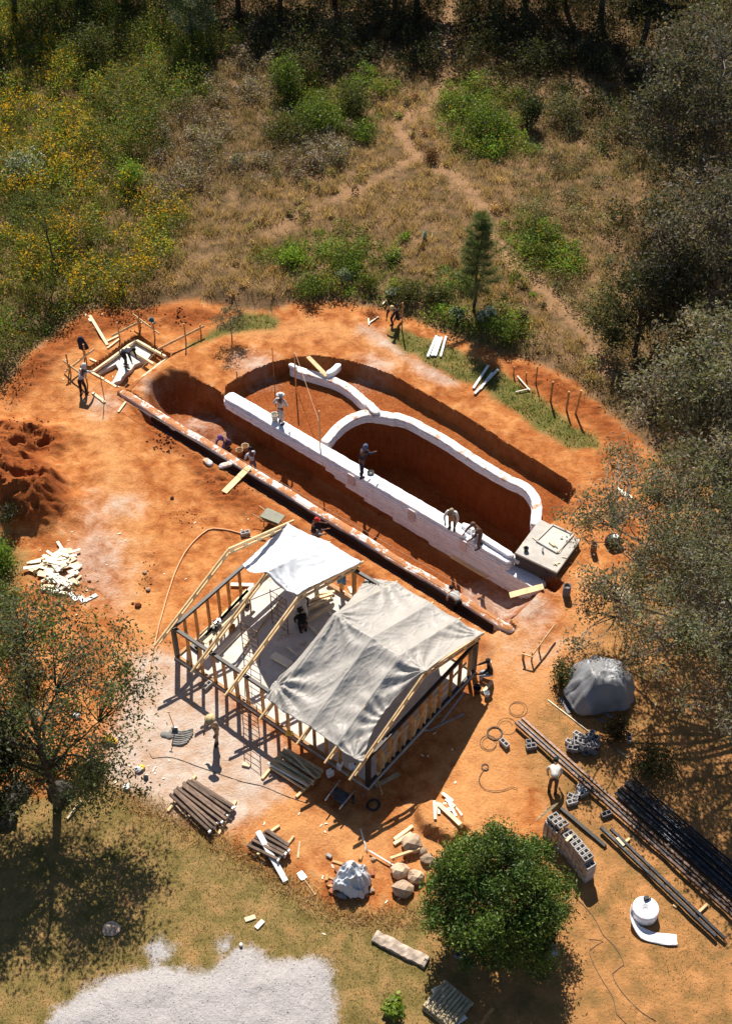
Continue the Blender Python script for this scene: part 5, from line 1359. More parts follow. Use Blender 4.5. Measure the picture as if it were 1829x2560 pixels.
for k, (x, y, r, mt) in enumerate(((985, 2065, .16, 'white_plastic'), (1040, 2120, .12, 'black_plastic'), (905, 2190, .15, 'white_plastic'), (1010, 2050, .14, 'yellow_thing'), (545, 1680, .16, 'white_plastic'))):
    q = ground(C('q4', x, y)); tag(rock(zup(q, r * .5), r, mt, 90 + k, .7, 1), ['pale rubbish bag at the edge of the dust', 'black rubbish lump at the edge of the dust', 'pale bag nearest the grass edge', 'yellowish bag at the edge of the dust', 'pale bag under the left tree'][k], 'bag', 'rubbish bags')
for k, (x, y, r) in enumerate(((40, 190, .38), (25, 275, .42), (90, 150, .42), (280, 150, .5))):
    q = ground(C('q5', x, y)); tag(rock(zup(q, r * .3), r, 'dark_rock', 120 + k, .7), ['dark boulder by the left edge, upper', 'dark boulder by the left edge, lower', 'dark boulder under the left tree', 'dark boulder at the foot of the left tree trunk'][k], 'boulder', 'dark boulders under the left tree')
bar('q5', (370, 190), (305, 270), .08, .08, 'fresh_wood', 'loose_board', 'pale board lying in the left tree shade', 'board', z0=.02); q = ground(C('q5', 505, 765)); tag(rock(zup(q, .03), .30, 'stone', 131, .22), 'flat pale stone on the shaded lawn', 'stone')
cf = ground(C('q5', 1088, 840)); m = MB(); m.lathe(cf, [(.05, 0), (.055, .12), (.05, .13)], 10); single(m, 'white_cup', 'white_plastic', 'small white cup at the edge of the gravel', 'cup')
# lumps of clay dug beside the footing, far too many to count
m = MB()
def lump(p, r):
    b = len(m.v); 
    for (x, y, z) in ((1, 0, 0), (-1, 0, 0), (0, 1, 0), (0, -1, 0), (0, 0, 1), (0, 0, -1)):
        k = r * rs.uniform(.6, 1.25); m.v.append((p.x + x * k, p.y + y * k, p.z + z * k))
    m.f += [tuple(b + i for i in f) for f in ((0, 2, 4), (2, 1, 4), (1, 3, 4), (3, 0, 4), (2, 0, 5), (1, 2, 5), (3, 1, 5), (0, 3, 5))]
zones = [((970, 930), (75, 70), 'r1', 90, .045), ((1350, 1180), (120, 60), 'r1', 60, .03), ((700, 1050), (100, 50), 'r2', 80, .03), ((600, 1230), (60, 40), 'r5', 0, .03), ((150, 900), (140, 80), 'r1', 80, .04), ((1040, 230), (60, 40), 'r1', 25, .05), ((760, 250), (120, 40), 'r1', 50, .04), ((600, 170), (250, 60), 'r1', 70, .035), ((1040, 700), (60, 140), 'q4', 40, .03), ((1500, 1350), (200, 60), 'q3', 0, .03), ((1400, 480), (200, 100), 'q8', 90, .035), ((600, 750), (60, 80), 'r7', 40, .03), ((1330, 270), (90, 60), 'q4', 40, .03)]
for (cx, cy), (sx, sy), cr, n, r in zones:
    for k in range(n):
        q = ground(C(cr, cx + rs.gauss(0, sx * .6), cy + rs.gauss(0, sy * .6))); lump(zup(q, r * .3), r * rs.uniform(.5, 1.6))
o = m.build('soil_clods', 'clod'); tag(o, 'dark red clods of dug clay strewn over the bare earth', 'clods', kind='stuff')
m = MB()
for k in range(70):
    cr, x, y = rs.choice([('r6', rs.gauss(1150, 260), rs.gauss(900, 220)), ('r4', rs.gauss(500, 350), rs.gauss(300, 160)), ('r5', rs.gauss(1150, 200), rs.gauss(1150, 200)), ('r7', rs.gauss(550, 200), rs.gauss(700, 150)), ('q4', rs.gauss(500, 160), rs.gauss(650, 180)), ('q7', rs.gauss(700, 350), rs.gauss(500, 260)), ('q4', rs.gauss(1000, 90), rs.gauss(2070, 60))])
    q = ground(C(cr, x, y)); L = rs.uniform(.05, .14); a = rs.uniform(0, 3.1); d = Vector((math.cos(a), math.sin(a), 0)) * L / 2
    m.beam(zup(q, .015) - d, zup(q, .02) + d, rs.uniform(.025, .06), .02)
o = m.build('wood_chips', 'pale_board'); tag(o, 'pale wood chips littering the bare ground', 'chips', kind='stuff')
# ================================================================== PEOPLE
solid('skin_dark', (.16, .075, .045), .6, .1, 8, .05)
CLOTH = dict(white=(.72, .72, .70), grey=(.36, .36, .37), palegrey=(.55, .54, .52), navy=(.03, .038, .065), black=(.018, .018, .02), brown=(.13, .075, .05), tan=(.38, .27, .17), purple=(.13, .06, .20),
             jeans=(.10, .14, .24), khaki=(.30, .24, .16), sky=(.55, .62, .74), red=(.45, .03, .025), straw=(.55, .42, .22), lightjeans=(.42, .48, .58), apron=(.30, .19, .10))
for k, v in CLOTH.items(): solid('cloth_' + k, v, .9, .2, 9, .5)

def skin_mesh(name, verts, edges, mat, parent, sub=1):
    """continuous surface grown over a skeleton; verts = [(xyz, rx, ry)], root first"""
    me = bpy.data.meshes.new(name)
    me.from_pydata([tuple(v[0]) for v in verts], edges, [])
    o = bpy.data.objects.new(name, me); COL.objects.link(o); o.parent = parent
    md = o.modifiers.new('skin', 'SKIN'); md.use_smooth_shade = True; md.branch_smoothing = .3
    if not me.skin_vertices: raise RuntimeError('no skin layer')
    for i, v in enumerate(verts):
        d = me.skin_vertices[0].data[i]; d.radius = (v[1], v[2]); d.use_root = (i == 0)
    ss = o.modifiers.new('sub', 'SUBSURF'); ss.levels = sub; ss.render_levels = sub
    me.materials.append(M[mat]); return o

def person(loc, yaw, label, lean=5, legs=((4, -2), (-4, -6)), arms=((5, 12, .10), (5, 12, .10)), shirt='white', trousers='jeans', head='cap', headcol='red', headtilt=0, hipz=None, short=False, scale=1.0, apron=None, shoe='black'):
    R = math.radians
    r = thing('person', label, 'person', loc, yaw, 'workers on the site'); r.scale = (scale,) * 3
    fwd = lambda a: Vector((0, math.sin(R(a)), math.cos(R(a))))       # 0 = up
    dwn = lambda a: Vector((0, math.sin(R(a)), -math.cos(R(a))))      # 0 = down
    J = []
    low = 0
    for s, (th, shn) in zip((-1, 1), legs):
        hip = Vector((s * .09, 0, 0)); knee = hip + dwn(th) * .42 + Vector((s * .015, 0, 0)); ank = knee + dwn(shn) * .41
        J.append([hip, knee, ank]); low = min(low, ank.z - .07, knee.z - .06)
    hz = -low if hipz is None else hipz
    pel = Vector((0, 0, hz)); t = fwd(lean); t2 = fwd(lean * 1.12)
    spine, chest, neck = pel + t * .20, pel + t * .20 + t2 * .22, pel + t * .20 + t2 * .34
    hd = fwd(lean * .55 + headtilt)
    hb, hm, ht = neck + hd * .09, neck + hd * .17, neck + hd * .26
    V = [(pel, .145, .115), (spine, .13, .10), (chest, .155, .11), (neck, .055, .055), (hb, .065, .07), (hm, .078, .095), (ht, .06, .07)]
    E = [(0, 1), (1, 2), (2, 3), (3, 4), (4, 5), (5, 6)]
    side = hd.cross(Vector((1, 0, 0)))
    fr_ = Vector((0, hd.z, -hd.y))                                     # direction the face looks
    SH = [(pel, .165, .135), (spine, .150, .12), (chest, .172, .128), (neck - t2 * .03, .085, .08)]; SE = [(0, 1), (1, 2), (2, 3)]
    TR = [(pel + t * .05, .158, .13), (pel, .155, .13)]; TE = [(0, 1)]
    for s, (ua, fa, sp) in zip((-1, 1), arms):
        so = chest + t2 * .07 + Vector((s * .175, 0, 0)); el = so + dwn(ua) * .28 + Vector((s * sp, 0, 0)); wr = el + dwn(fa) * .25 + Vector((-s * sp * .5, 0, 0))
        fd = (wr - el).normalized(); palm = wr + fd * .075
        b = len(V); V += [(so, .055, .055), (el, .040, .040), (wr, .027, .030), (palm, .038, .020)]; E += [(2, b), (b, b + 1), (b + 1, b + 2), (b + 2, b + 3)]
        ac = fd.cross(Vector((1, 0, 0))).normalized(); lat = Vector((1, 0, 0))
        for k, ln in enumerate((.062, .075, .070, .052)):
            o = palm + lat * (.026 - .0175 * k) + fd * .02; c = len(V)
            V += [(o + fd * ln * .55, .009, .009), (o + fd * ln * .9 - ac * .022, .0075, .0075)]; E += [(b + 3, c), (c, c + 1)]
        c = len(V); V += [(palm - fd * .03 - Vector((s * .045, 0, 0)), .010, .010), (palm + fd * .015 - Vector((s * .06, 0, 0)), .008, .008)]; E += [(b + 3, c), (c, c + 1)]
        b = len(SH); SH += [(so, .075, .075), (el, .056, .056)]; SE += [(2, b), (b, b + 1)]
        if not short: SH.append((el.lerp(wr, .9), .042, .042)); SE.append((b + 1, b + 2))
    for s, (hip, knee, ank) in zip((-1, 1), J):
        h, k, a = hip + pel, knee + pel, ank + pel
        th, shn = legs[0 if s < 0 else 1]
        toe = a + Vector((s * .02, .14, -.045)) if shn > -60 else a + Vector((0, -.02, -.10))
        b = len(V); V += [(h, .085, .085), (k, .055, .055), (a, .038, .042), (toe, .035, .028)]; E += [(0, b), (b, b + 1), (b + 1, b + 2), (b + 2, b + 3)]
        b = len(TR); TR += [(h - Vector((0, 0, .02)), .098, .10), (k, .072, .072), (a + (k - a) * .10, .058, .058)]; TE += [(1, b), (b, b + 1), (b + 1, b + 2)]
        m = MB(); d = (toe - a); d.z = 0
        d = d.normalized() if d.length > .05 else Vector((0, 1, 0)); w = Vector((d.y, -d.x, 0)); c0 = a - d * .08; z0 = min(a.z - .075, a.z - .075)
        q = [c0 - w * .045, c0 + w * .045, c0 + d * .27 + w * .05, c0 + d * .27 - w * .05]
        m.hexa([Vector((p.x, p.y, z0)) for p in q] + [Vector((q[0].x, q[0].y, z0 + .11)), Vector((q[1].x, q[1].y, z0 + .11)), Vector((q[2].x, q[2].y, z0 + .05)), Vector((q[3].x, q[3].y, z0 + .05))])
        m.build('shoe', 'cloth_' + shoe, r, origin=(0, 0, 0), bevel=.02)
    # nose and ears belong to the head
    c = len(V); V.append((hm + fr_ * .10 - hd * .01, .014, .014)); E.append((5, c))
    for s in (-1, 1):
        c = len(V); V.append((hm + Vector((s * .088, 0, 0)), .014, .02)); E.append((5, c))
    skin_mesh('body', V, E, 'skin_dark', r)
    skin_mesh('shirt', SH, SE, 'cloth_' + shirt, r)
    skin_mesh('trousers', TR, TE, 'cloth_' + trousers, r)
    m = MB()
    for s in (-1, 1):
        e = hm + fr_ * .082 + hd * .022 + Vector((s * .032, 0, 0)); m.box(e, (.022, .014, .012))
    m.box(hm + fr_ * .075 - hd * .055, (.045, .016, .010)); m.build('face_features', 'black_plastic', r, origin=(0, 0, 0))
    q = hd.to_track_quat('Z', 'Y').to_matrix(); 
    def hatmesh(prof, n=16, vis=None):
        m = MB(); m.lathe((0, 0, 0), prof, n)
        if vis: m.box((0, .13, .015), (.14, .10, .012))
        m.v = [tuple(hm + hd * .035 + Matrix(((1, 0, 0), (0, hd.z, hd.y), (0, -hd.y, hd.z))) @ Vector(v)) for v in m.v]; return m
    if head == 'hat': hatmesh([(.20, -.005), (.205, .01), (.115, .02), (.105, .09), (.08, .115), (.01, .12)]).build('hat', 'cloth_' + headcol, r, smooth=True, origin=(0, 0, 0))
    elif head == 'cap': hatmesh([(.106, -.02), (.108, .03), (.09, .085), (.05, .115), (.01, .122)], 14, True).build('cap', 'cloth_' + headcol, r, smooth=True, origin=(0, 0, 0))
    elif head == 'hood': hatmesh([(.10, -.17), (.118, -.10), (.120, .0), (.105, .07), (.06, .115), (.01, .125)]).build('hood', 'cloth_' + headcol, r, smooth=True, origin=(0, 0, 0))
    else: hatmesh([(.085, -.05), (.100, .0), (.095, .05), (.07, .09), (.01, .105)]).build('hair', 'cloth_black', r, smooth=True, origin=(0, 0, 0))
    if apron:
        f = Vector((0, t.z, -t.y)); m = MB(); a, b = chest - t * .05 + f * .145, pel - Vector((0, 0, .32)) + Vector((0, .16, 0))
        m.beam(a, b, .30, .02, f); m.build('apron', 'cloth_' + apron, r, origin=(0, 0, 0))
    return r

PI = math.pi
WT = .055                                             # top of the white wall
person(C('q7', 775, 672, -.16), -1.9, 'worker in dark jacket bending over the wet concrete form', 62, ((14, -14), (30, -4)), ((25, 12, .05), (20, 5, .05)), 'navy', 'navy', 'hair', headtilt=20)
person(ground(C('q7', 360, 965)), -.35, 'worker in grey hood and blue trousers leaning on the batter board', 42, ((8, -12), (18, -2)), ((55, 60, .08), (50, 55, .05)), 'palegrey', 'black', 'hood', 'palegrey', 10)
person(ground(C('r1', 1338, 990, -1.2)), 2.2, 'worker in purple hooded top crouching in the trench', 40, ((75, -55), (65, -60)), ((40, 30, .08), (45, 20, .08)), 'purple', 'brown', 'hood', 'purple', 10, hipz=.55)
person(ground(C('r1', 1470, 1120, -1.45)), .6, 'worker in pale blue shirt standing low behind the footing', 12, ((4, -2), (-4, -8)), ((15, 30, .1), (20, 40, .08)), 'sky', 'jeans', 'hair', scale=.95)
person(C('r2', 470, 598, WT), -.4, 'worker in pale grey with wide hat, hands on hips on the wall', 8, ((10, 2), (-8, -6)), ((-10, 55, .16), (-8, 60, .16)), 'palegrey', 'palegrey', 'hat', 'palegrey')
person(C('r2', 935, 905, WT), -.7, 'worker in navy hooded coat working on the middle of the wall', 22, ((14, 0), (-10, -8)), ((45, 55, .1), (60, 65, .04)), 'navy', 'navy', 'hood', 'jeans', 8)
person(C('r3', 620, 1272, WT), 2.9, 'worker in white shirt, brown apron and cap on the wall', 34, ((10, -6), (6, -10)), ((25, 20, .12), (20, 25, .12)), 'white', 'brown', 'cap', 'khaki', 14, apron='apron')
person(C('r3', 805, 1398, WT), 2.0, 'worker in brown clothes holding a white sack on the wall', 30, ((16, -2), (-4, -14)), ((35, 50, .1), (45, 45, .08)), 'brown', 'brown', 'cap', 'brown', 12)
person(ground(C('r2', 655, 1245)), -1.3, 'worker in red cap sitting on the earth beside the footing', 10, ((78, 10), (70, -25)), ((45, 75, .08), (50, 80, .08)), 'black', 'grey', 'cap', 'red', 15, hipz=.16, short=True)
person(ground(C('r3', 665, 1790)), .4, 'worker in white shirt stooping over the near side of the footing', 78, ((32, -24), (20, -30)), ((15, 5, .06), (5, 0, .06)), 'palegrey', 'black', 'hair', headtilt=25)
person(ground(C('q8', 245, 235)), 2.6, 'worker in pale cap kneeling by a stake at the far rim', 38, ((10, -88), (60, -20)), ((35, 35, .08), (35, 30, .08)), 'black', 'black', 'cap', 'straw', 12)
person(ground(C('r5', 1490, 775)), 1.5, 'dark-clothed worker in pale jeans sitting right of the house', 14, ((80, -10), (72, -20)), ((40, 60, .08), (40, 65, .08)), 'black', 'lightjeans', 'hair', hipz=.34)
person(ground(C('r6', 728, 372)), 2.7, 'worker in tan shirt and straw hat walking on the dusty ground', 16, ((16, 4), (-14, -16)), ((10, 20, .1), (15, 40, .08)), 'tan', 'khaki', 'hat', 'straw', 10)
person(C('r5', 352, 368, .11), 2.9, 'worker in white shirt stooping over the boards inside the house', 80, ((34, -28), (30, -20)), ((5, 0, .06), (5, 0, .06)), 'white', 'black', 'hair', headtilt=20)
person(C('r5', 345, 500, .11), .3, 'dark-clothed worker bending on the house floor beside the tarpaulin', 62, ((75, -45), (80, -40)), ((20, 15, .05), (20, 15, .05)), 'black', 'black', 'hair', hipz=.40, headtilt=10)
person(ground(C('r8', 452, 1215)), -.15, 'worker in grey shirt bent double beside the steel bars', 82, ((14, -10), (8, -12)), ((5, 0, .08), (0, -5, .08)), 'palegrey', 'brown', 'hair', headtilt=25)
# trowel tub of the worker on the wall
m = MB(); m.lathe(C('r2', 988, 888, WT), [(.10, 0), (.16, .06), (.15, .06), (.1, .02), (.01, .02)], 12); single(m, 'mortar_tub', 'black_plastic', 'shallow black tub on the wall beside the navy-coated worker', 'tub', smooth=True)
# ================================================================== TREES, SHRUBS AND MEADOW
def unit(n):
    v = rng.normal(size=(n, 3)); return v / np.linalg.norm(v, axis=1, keepdims=True)
def leaf_arrays(c, size, col, aspect=.45, up=.0):
    """a small kite-shaped leaf at each point, turned at random"""
    n = len(c); d = unit(n); d[:, 2] += up; d /= np.linalg.norm(d, axis=1, keepdims=True)
    e = np.cross(d, unit(n)); e /= np.linalg.norm(e, axis=1, keepdims=True) + 1e-9
    s = np.broadcast_to(size, (n,))[:, None]
    v = np.stack([c - d * s * .5, c + e * s * aspect * .5, c + d * s * .5, c - e * s * aspect * .5], 1).reshape(-1, 3)
    return v, np.repeat(col, 4, 0)
def quads(n): return np.arange(n * 4).reshape(-1, 4)
def vary(base, n, amt=.25, hue=.12):
    k = 1 + rng.normal(0, amt, (n, 1)); h = 1 + rng.normal(0, hue, (n, 3))
    return np.clip(np.asarray(base)[None, :] * np.clip(k, .35, 1.9) * np.clip(h, .6, 1.5), .004, .9)

def limb(mb, a, b, r0, r1, bend=.12, n=6, sides=6):
    a, b = Vector(a), Vector(b); L = (b - a).length; pts = []
    o1 = Vector(rng.normal(0, bend * L * .5, 3)); o1.z *= .5
    for k in range(n + 1):
        f = k / n; pts.append(a.lerp(b, f) + o1 * math.sin(math.pi * f) + Vector(rng.normal(0, bend * L * .06, 3)) * (0 < k < n) + Vector((0, 0, L * .08 * math.sin(math.pi * f))))
    mb.tube(pts, [r0 + (r1 - r0) * (k / n) for k in range(n + 1)], sides); return pts

def tree(name, label, base, h, blobs, n_cl, per, leaf, cols, bark='bark', tr=.16, cl_r=.5, lean=(0, 0), mat='leaf', group=None, aspect=.45, fork=.35, shell=.6, n_limb=7, cat='tree', flat=.7, lump=0.0):
    """tapered trunk, forked limbs reaching every leaf clump, clumps spread through the blobs (centre offset, radii)"""
    base = Vector(base); r = thing(name, label, cat, base, group=group)
    ctr = []
    tot = sum(b[1][0] * b[1][1] * b[1][2] for b in blobs)
    for (o, rad) in blobs:
        k = max(3, int(n_cl * rad[0] * rad[1] * rad[2] / tot)); u = unit(k); u[:, 2] = u[:, 2] * .9 + .1
        rr = (shell + (1 - shell) * rng.random((k, 1))) ** .8
        if lump: rr = rr * (1 + lump * np.array([[nz(q[0] * 1.7 + 5, q[1] * 1.7, q[2] * 1.7)] for q in u]) * 2)
        ctr.append(u * rr * np.array(rad) + np.array(o))
    ctr = np.concatenate(ctr); ctr = ctr[ctr[:, 2] > .15]
    mb = MB(); top = Vector((lean[0], lean[1], h * .78)); fk = Vector((lean[0] * fork, lean[1] * fork, h * fork))
    tp = limb(mb, (0, 0, -.15), fk, tr, tr * .72, .05, 6, 8); tp2 = limb(mb, fk, top, tr * .7, tr * .18, .08, 7, 7)
    stems = tp[3:] + tp2
    ends = []
    idx = rng.permutation(len(ctr))[:n_limb * 3]
    for k in idx[:n_limb]:
        e = Vector(ctr[k]) * .82; cand = [s for s in stems if s.z < max(e.z - .15, fk.z * .7)] or stems[:2]
        s = min(cand, key=lambda q: (q - e).length + .6 * abs(q.z - e.z * .6)); ends.append(limb(mb, s, e, tr * .42, tr * .10, .14, 7, 6))
    nodes = [p for e in ends for p in e[1:]] + tp2[1:]
    na = np.array([tuple(p) for p in nodes])
    for c in ctr:
        d = np.linalg.norm(na - c, axis=1) + .8 * np.clip(na[:, 2] - c[2], 0, 9); j = int(d.argmin())
        limb(mb, na[j], c, tr * .13, tr * .035, .16, 4, 4)
    mb.v = [(x + base.x, y + base.y, z + base.z) for x, y, z in mb.v]; mb.build('trunk', bark, r, smooth=True)
    n = len(ctr) * per
    cr = cl_r * (.7 + .6 * rng.random(len(ctr)))
    p = np.repeat(ctr, per, 0) + rng.normal(0, 1, (n, 3)) * np.repeat(cr, per)[:, None] * np.array([.6, .6, .6 * flat])
    p[:, 2] = np.maximum(p[:, 2], .03)
    ccol = np.asarray(cols)[rng.integers(0, len(cols), len(ctr))] * np.clip(1 + rng.normal(0, .2, (len(ctr), 1)), .55, 1.5)
    col = np.clip(np.repeat(ccol, per, 0) * np.clip(1 + rng.normal(0, .22, (n, 1)), .45, 1.8) * np.clip(1 + rng.normal(0, .07, (n, 3)), .7, 1.4), .005, .9)
    v, c4 = leaf_arrays(p, leaf * (.65 + .7 * rng.random(n)), col, aspect)
    np_mesh('crown', v, quads(n), mat, c4, r)
    return r

def shrub(name, label, d, rad, h, cols, n, leaf, group=None, flowers=None, mat='leaf', base=None, cat='shrub', aspect=.5, stems=6):
    b = ground(PD(*d)) if base is None else base
    r = thing(name, label, cat, b, group=group); mb = MB()
    k = max(5, n // 60); u = unit(k); cc = u * np.array([rad * .75, rad * .75, h * .42]) * (.5 + .5 * rng.random((k, 1))) + np.array([0, 0, h * .52])
    for i in range(stems):
        e = cc[i % k]; limb(mb, (rng.normal(0, .04), rng.normal(0, .04), -.05), e, .022 * (h + .5), .006, .15, 4, 5)
    mb.v = [(x + b.x, y + b.y, z + b.z) for x, y, z in mb.v]; mb.build('stems', 'bark', r)
    p = cc[rng.integers(0, k, n)] + rng.normal(0, 1, (n, 3)) * np.array([rad, rad, h * .6]) * .22
    p[:, 2] = np.maximum(p[:, 2], .02)
    ca = np.asarray(cols); col = ca[rng.integers(0, len(ca), n)] * np.clip(1 + rng.normal(0, .25, (n, 1)), .4, 1.9)
    if flowers is not None:
        m = rng.random(n) < flowers[1] * (p[:, 2] > h * .5); col[m] = np.asarray(flowers[0]) * (.7 + .6 * rng.random((m.sum(), 1)))
    v, c4 = leaf_arrays(p, leaf * (.6 + .8 * rng.random(n)), np.clip(col, .005, .9), aspect, .4)
    np_mesh('foliage', v, quads(n), mat, c4, r)
    return r

# ------------------------------------------------------------------ round evergreen beside the block stack
rb = PD(1105, 1992, 2.1); rb = ground(rb)
blobs = [((0, 0, 2.15), (2.05, 2.0, 1.85))] + [((1.5 * math.cos(a), 1.5 * math.sin(a), 1.8 + .5 * math.sin(a * 2.3)), (.85, .85, .95)) for a in np.linspace(0, 6.28, 7)[:-1]] + [((.3, .4, 3.5), (.9, .9, .6)), ((-.8, .5, 3.1), (.8, .8, .6)), ((.1, .9, 3.9), (.4, .4, .4))]
tree('round_tree', 'dense round dark green tree in the foreground beside the blocks', rb, 3.9, blobs, 270, 250, .12, [(.075, .130, .020), (.100, .160, .024), (.055, .105, .018), (.135, .190, .032)], tr=.17, cl_r=.31, mat='glossy_leaf', fork=.3, shell=.80, lump=.20, aspect=.36, flat=1.0)

# ------------------------------------------------------------------ left foreground trees
lb = ground(PD(128, 1790))
c1 = [((-.6, 1.6, 5.6), (3.6, 2.8, 1.9)), ((2.0, .6, 4.6), (2.3, 2.0, 1.6)), ((-2.8, .2, 4.6), (2.2, 2.0, 1.6)), ((.5, -.6, 3.3), (2.8, 1.8, 1.4)), ((2.4, 2.4, 5.0), (1.7, 1.5, 1.1)), ((.2, 3.4, 6.2), (2.2, 1.9, 1.1)), ((1.8, -.6, 2.4), (1.7, 1.2, 1.0)), ((-2.2, -.8, 2.8), (1.8, 1.2, 1.0))]
tree('broadleaf_tree', 'tall sparse brownish-green tree at the left edge of the site', lb, 7.4, c1, 270, 85, .135, [(.105, .130, .072), (.130, .148, .088), (.088, .112, .056), (.145, .150, .100), (.150, .190, .062)], tr=.17, cl_r=.50, fork=.30, shell=.45, n_limb=14, group='tall sparse trees')
tree('broadleaf_tree', 'dense dark tree filling the lower left edge', ground(PD(-40, 1830)), 6.5, [((0, .5, 4.2), (2.2, 2.0, 2.0)), ((.8, -.3, 2.8), (1.6, 1.5, 1.4))], 110, 130, .15, [(.030, .048, .014), (.045, .060, .018), (.060, .060, .025)], tr=.2, cl_r=.5, fork=.25, group='tall sparse trees')
shrub('leafy_shrub', 'bright lime green bush at the left edge by the offcut heap', (-5, 1262), 1.0, 1.3, [(.14, .24, .03), (.19, .30, .05), (.10, .17, .03)], 2600, .12, 'shrubs'); shrub('leafy_shrub', 'grey-green bush just below the lime one at the left edge', (15, 1345), 1.0, .9, [(.10, .15, .04), (.16, .20, .07)], 1800, .11, 'shrubs'); shrub('leafy_shrub', 'dark purplish bush at the foot of the left spoil heap', (22, 1170), .6, .7, [(.05, .05, .025), (.08, .06, .035), (.06, .075, .03)], 1200, .09, 'shrubs')
shrub('leafy_shrub', 'broad yellow-green shrub at the bottom edge near the pallets', None, .42, .62, [(.22, .30, .05), (.30, .38, .08), (.16, .25, .04)], 420, .17, 'shrubs', base=ground(C('q6', 148, 925)), aspect=.75); shrub('leafy_shrub', 'dark brown bush in front of the silver dome', None, .6, .8, [(.07, .045, .02), (.10, .06, .03), (.05, .06, .02)], 1300, .09, 'shrubs', base=ground(C('r8', 850, 860)))
shrub('leafy_shrub', 'dark bush in the shade right of the tumbled blocks', None, 1.0, .9, [(.06, .055, .022), (.08, .06, .03), (.05, .07, .02)], 2200, .09, 'shrubs', base=ground(C('r8', 1080, 1080)))
shrub('leafy_shrub', 'dark leafy bush at the left rim of the silver dome', None, .55, 1.0, [(.06, .085, .03), (.05, .07, .025)], 1300, .09, 'shrubs', base=ground(C('r8', 510, 520)))

for lb_, d_, rd_, h_ in (('grey-green undergrowth bush behind the left tree, upper', (25, 1440), 1.1, 1.2), ('grey-green undergrowth bush behind the left tree, middle', (70, 1530), 1.0, 1.0), ('dark undergrowth bush left of the left tree trunk', (20, 1640), 1.2, 1.3), ('low bush at the foot of the left tree', (100, 1700), .9, .8), ('low bush right of the left tree trunk', (190, 1715), .8, .6)):
    shrub('leafy_shrub', lb_, d_, rd_, h_, [(.105, .14, .045), (.14, .16, .065), (.085, .105, .035)], 1700, .11, 'shrubs')

# ------------------------------------------------------------------ right-hand trees
GREYG = [(.180, .180, .120), (.220, .205, .150), (.150, .155, .095), (.235, .200, .160), (.190, .195, .11)]
DUSK = [(.105, .106, .070), (.135, .122, .092), (.095, .098, .060), (.155, .130, .105)]
def rtree(label, d, h, blobs, ncl, per, leaf, cols, tr=.22, cl=.6, nl=12, bark='pale_bark', shell=.45, fork=.3):
    return tree('broadleaf_tree', label, ground(PD(*d)), h, blobs, ncl, per, leaf, cols, bark, tr, cl, group='grey-leaved trees on the right', shell=shell, n_limb=nl, fork=fork)
rtree('tall grey-brown tree at the upper right corner', (1535, 470), 11, [((0, .5, 7.4), (4.2, 3.6, 3.0)), ((-2.2, -.8, 5.2), (2.6, 2.2, 2.0)), ((2.5, -.5, 5.5), (2.6, 2.4, 2.2)), ((-.4, -.8, 3.6), (3.0, 1.8, 1.6))], 210, 110, .20, DUSK)
rtree('dark grey tree right of the path, below the corner tree', (1560, 760), 9.5, [((0, .4, 6.2), (3.8, 3.2, 2.6)), ((-2.2, -.4, 4.2), (2.3, 2.0, 1.8)), ((2.0, -.8, 4.6), (2.4, 2.2, 2.0)), ((-.5, -1, 2.6), (2.8, 1.6, 1.4))], 190, 110, .19, DUSK)
rtree('small dark tree leaning towards the path on the right', (1405, 800), 5.5, [((.2, .3, 3.2), (2.0, 1.8, 1.6)), ((-.4, .6, 1.6), (1.8, 1.4, 1.0))], 80, 110, .16, [(.045, .052, .022), (.065, .06, .03), (.05, .065, .022)], .13, .5, 8, 'bark')
rtree('pale grey-green tree at the middle right edge', (1610, 1080), 9.0, [((-.2, .6, 6.2), (4.2, 3.2, 2.2)), ((-2.9, .0, 4.8), (2.2, 2.2, 1.6)), ((.4, -1.2, 4.4), (3.0, 2.0, 1.6)), ((-2.2, -1.4, 3.6), (2.0, 1.5, 1.2))], 230, 100, .18, GREYG)
rtree('broad grey-green tree below the middle right one', (1650, 1270), 8.0, [((-.4, .6, 5.6), (3.6, 2.8, 1.7)), ((-2.8, .6, 4.6), (2.0, 1.6, 1.2)), ((.2, -1.0, 4.2), (2.6, 1.8, 1.2))], 170, 80, .17, GREYG, .22, .5, 14, shell=.35)
sb_ = ground(PD(1665, 1500)); ov = []
for (dx, dy, z, rx) in ((1292, 1155, 4.2, 1.0), (1350, 1120, 4.8, 1.2), (1425, 1180, 5.2, 1.3), (1290, 1330, 4.0, .9), (1370, 1290, 4.8, 1.3), (1450, 1350, 5.2, 1.4), (1320, 1440, 4.0, .8), (1500, 1240, 5.6, 1.6), (1560, 1400, 5.6, 1.6), (1570, 1130, 5.8, 1.5), (1640, 1280, 6.2, 1.8), (1440, 1460, 4.4, 1.0), (1390, 1030, 4.6, 1.1), (1480, 1080, 5.4, 1.4)):
    q = PD(dx, dy, z) - sb_; ov.append(((q.x, q.y, q.z), (rx, rx, rx * .6)))
rtree('spreading sparse tree whose branches reach over the tank', (1665, 1500), 8.0, ov, 260, 125, .13, GREYG, .25, .46, 22, shell=.3, fork=.28)
rtree('open branched tree at the lower right edge over the silver dome', (1700, 1760), 7.5, [((-.5, .5, 5.2), (2.6, 2.4, 1.3)), ((-2.6, .8, 4.8), (1.6, 1.4, .9)), ((-1.2, 2.2, 5.6), (2.2, 1.5, 1.0)), ((0, -1.6, 4.4), (2.0, 1.4, .9))], 150, 56, .15, GREYG, .24, .44, 14, shell=.35, fork=.3)

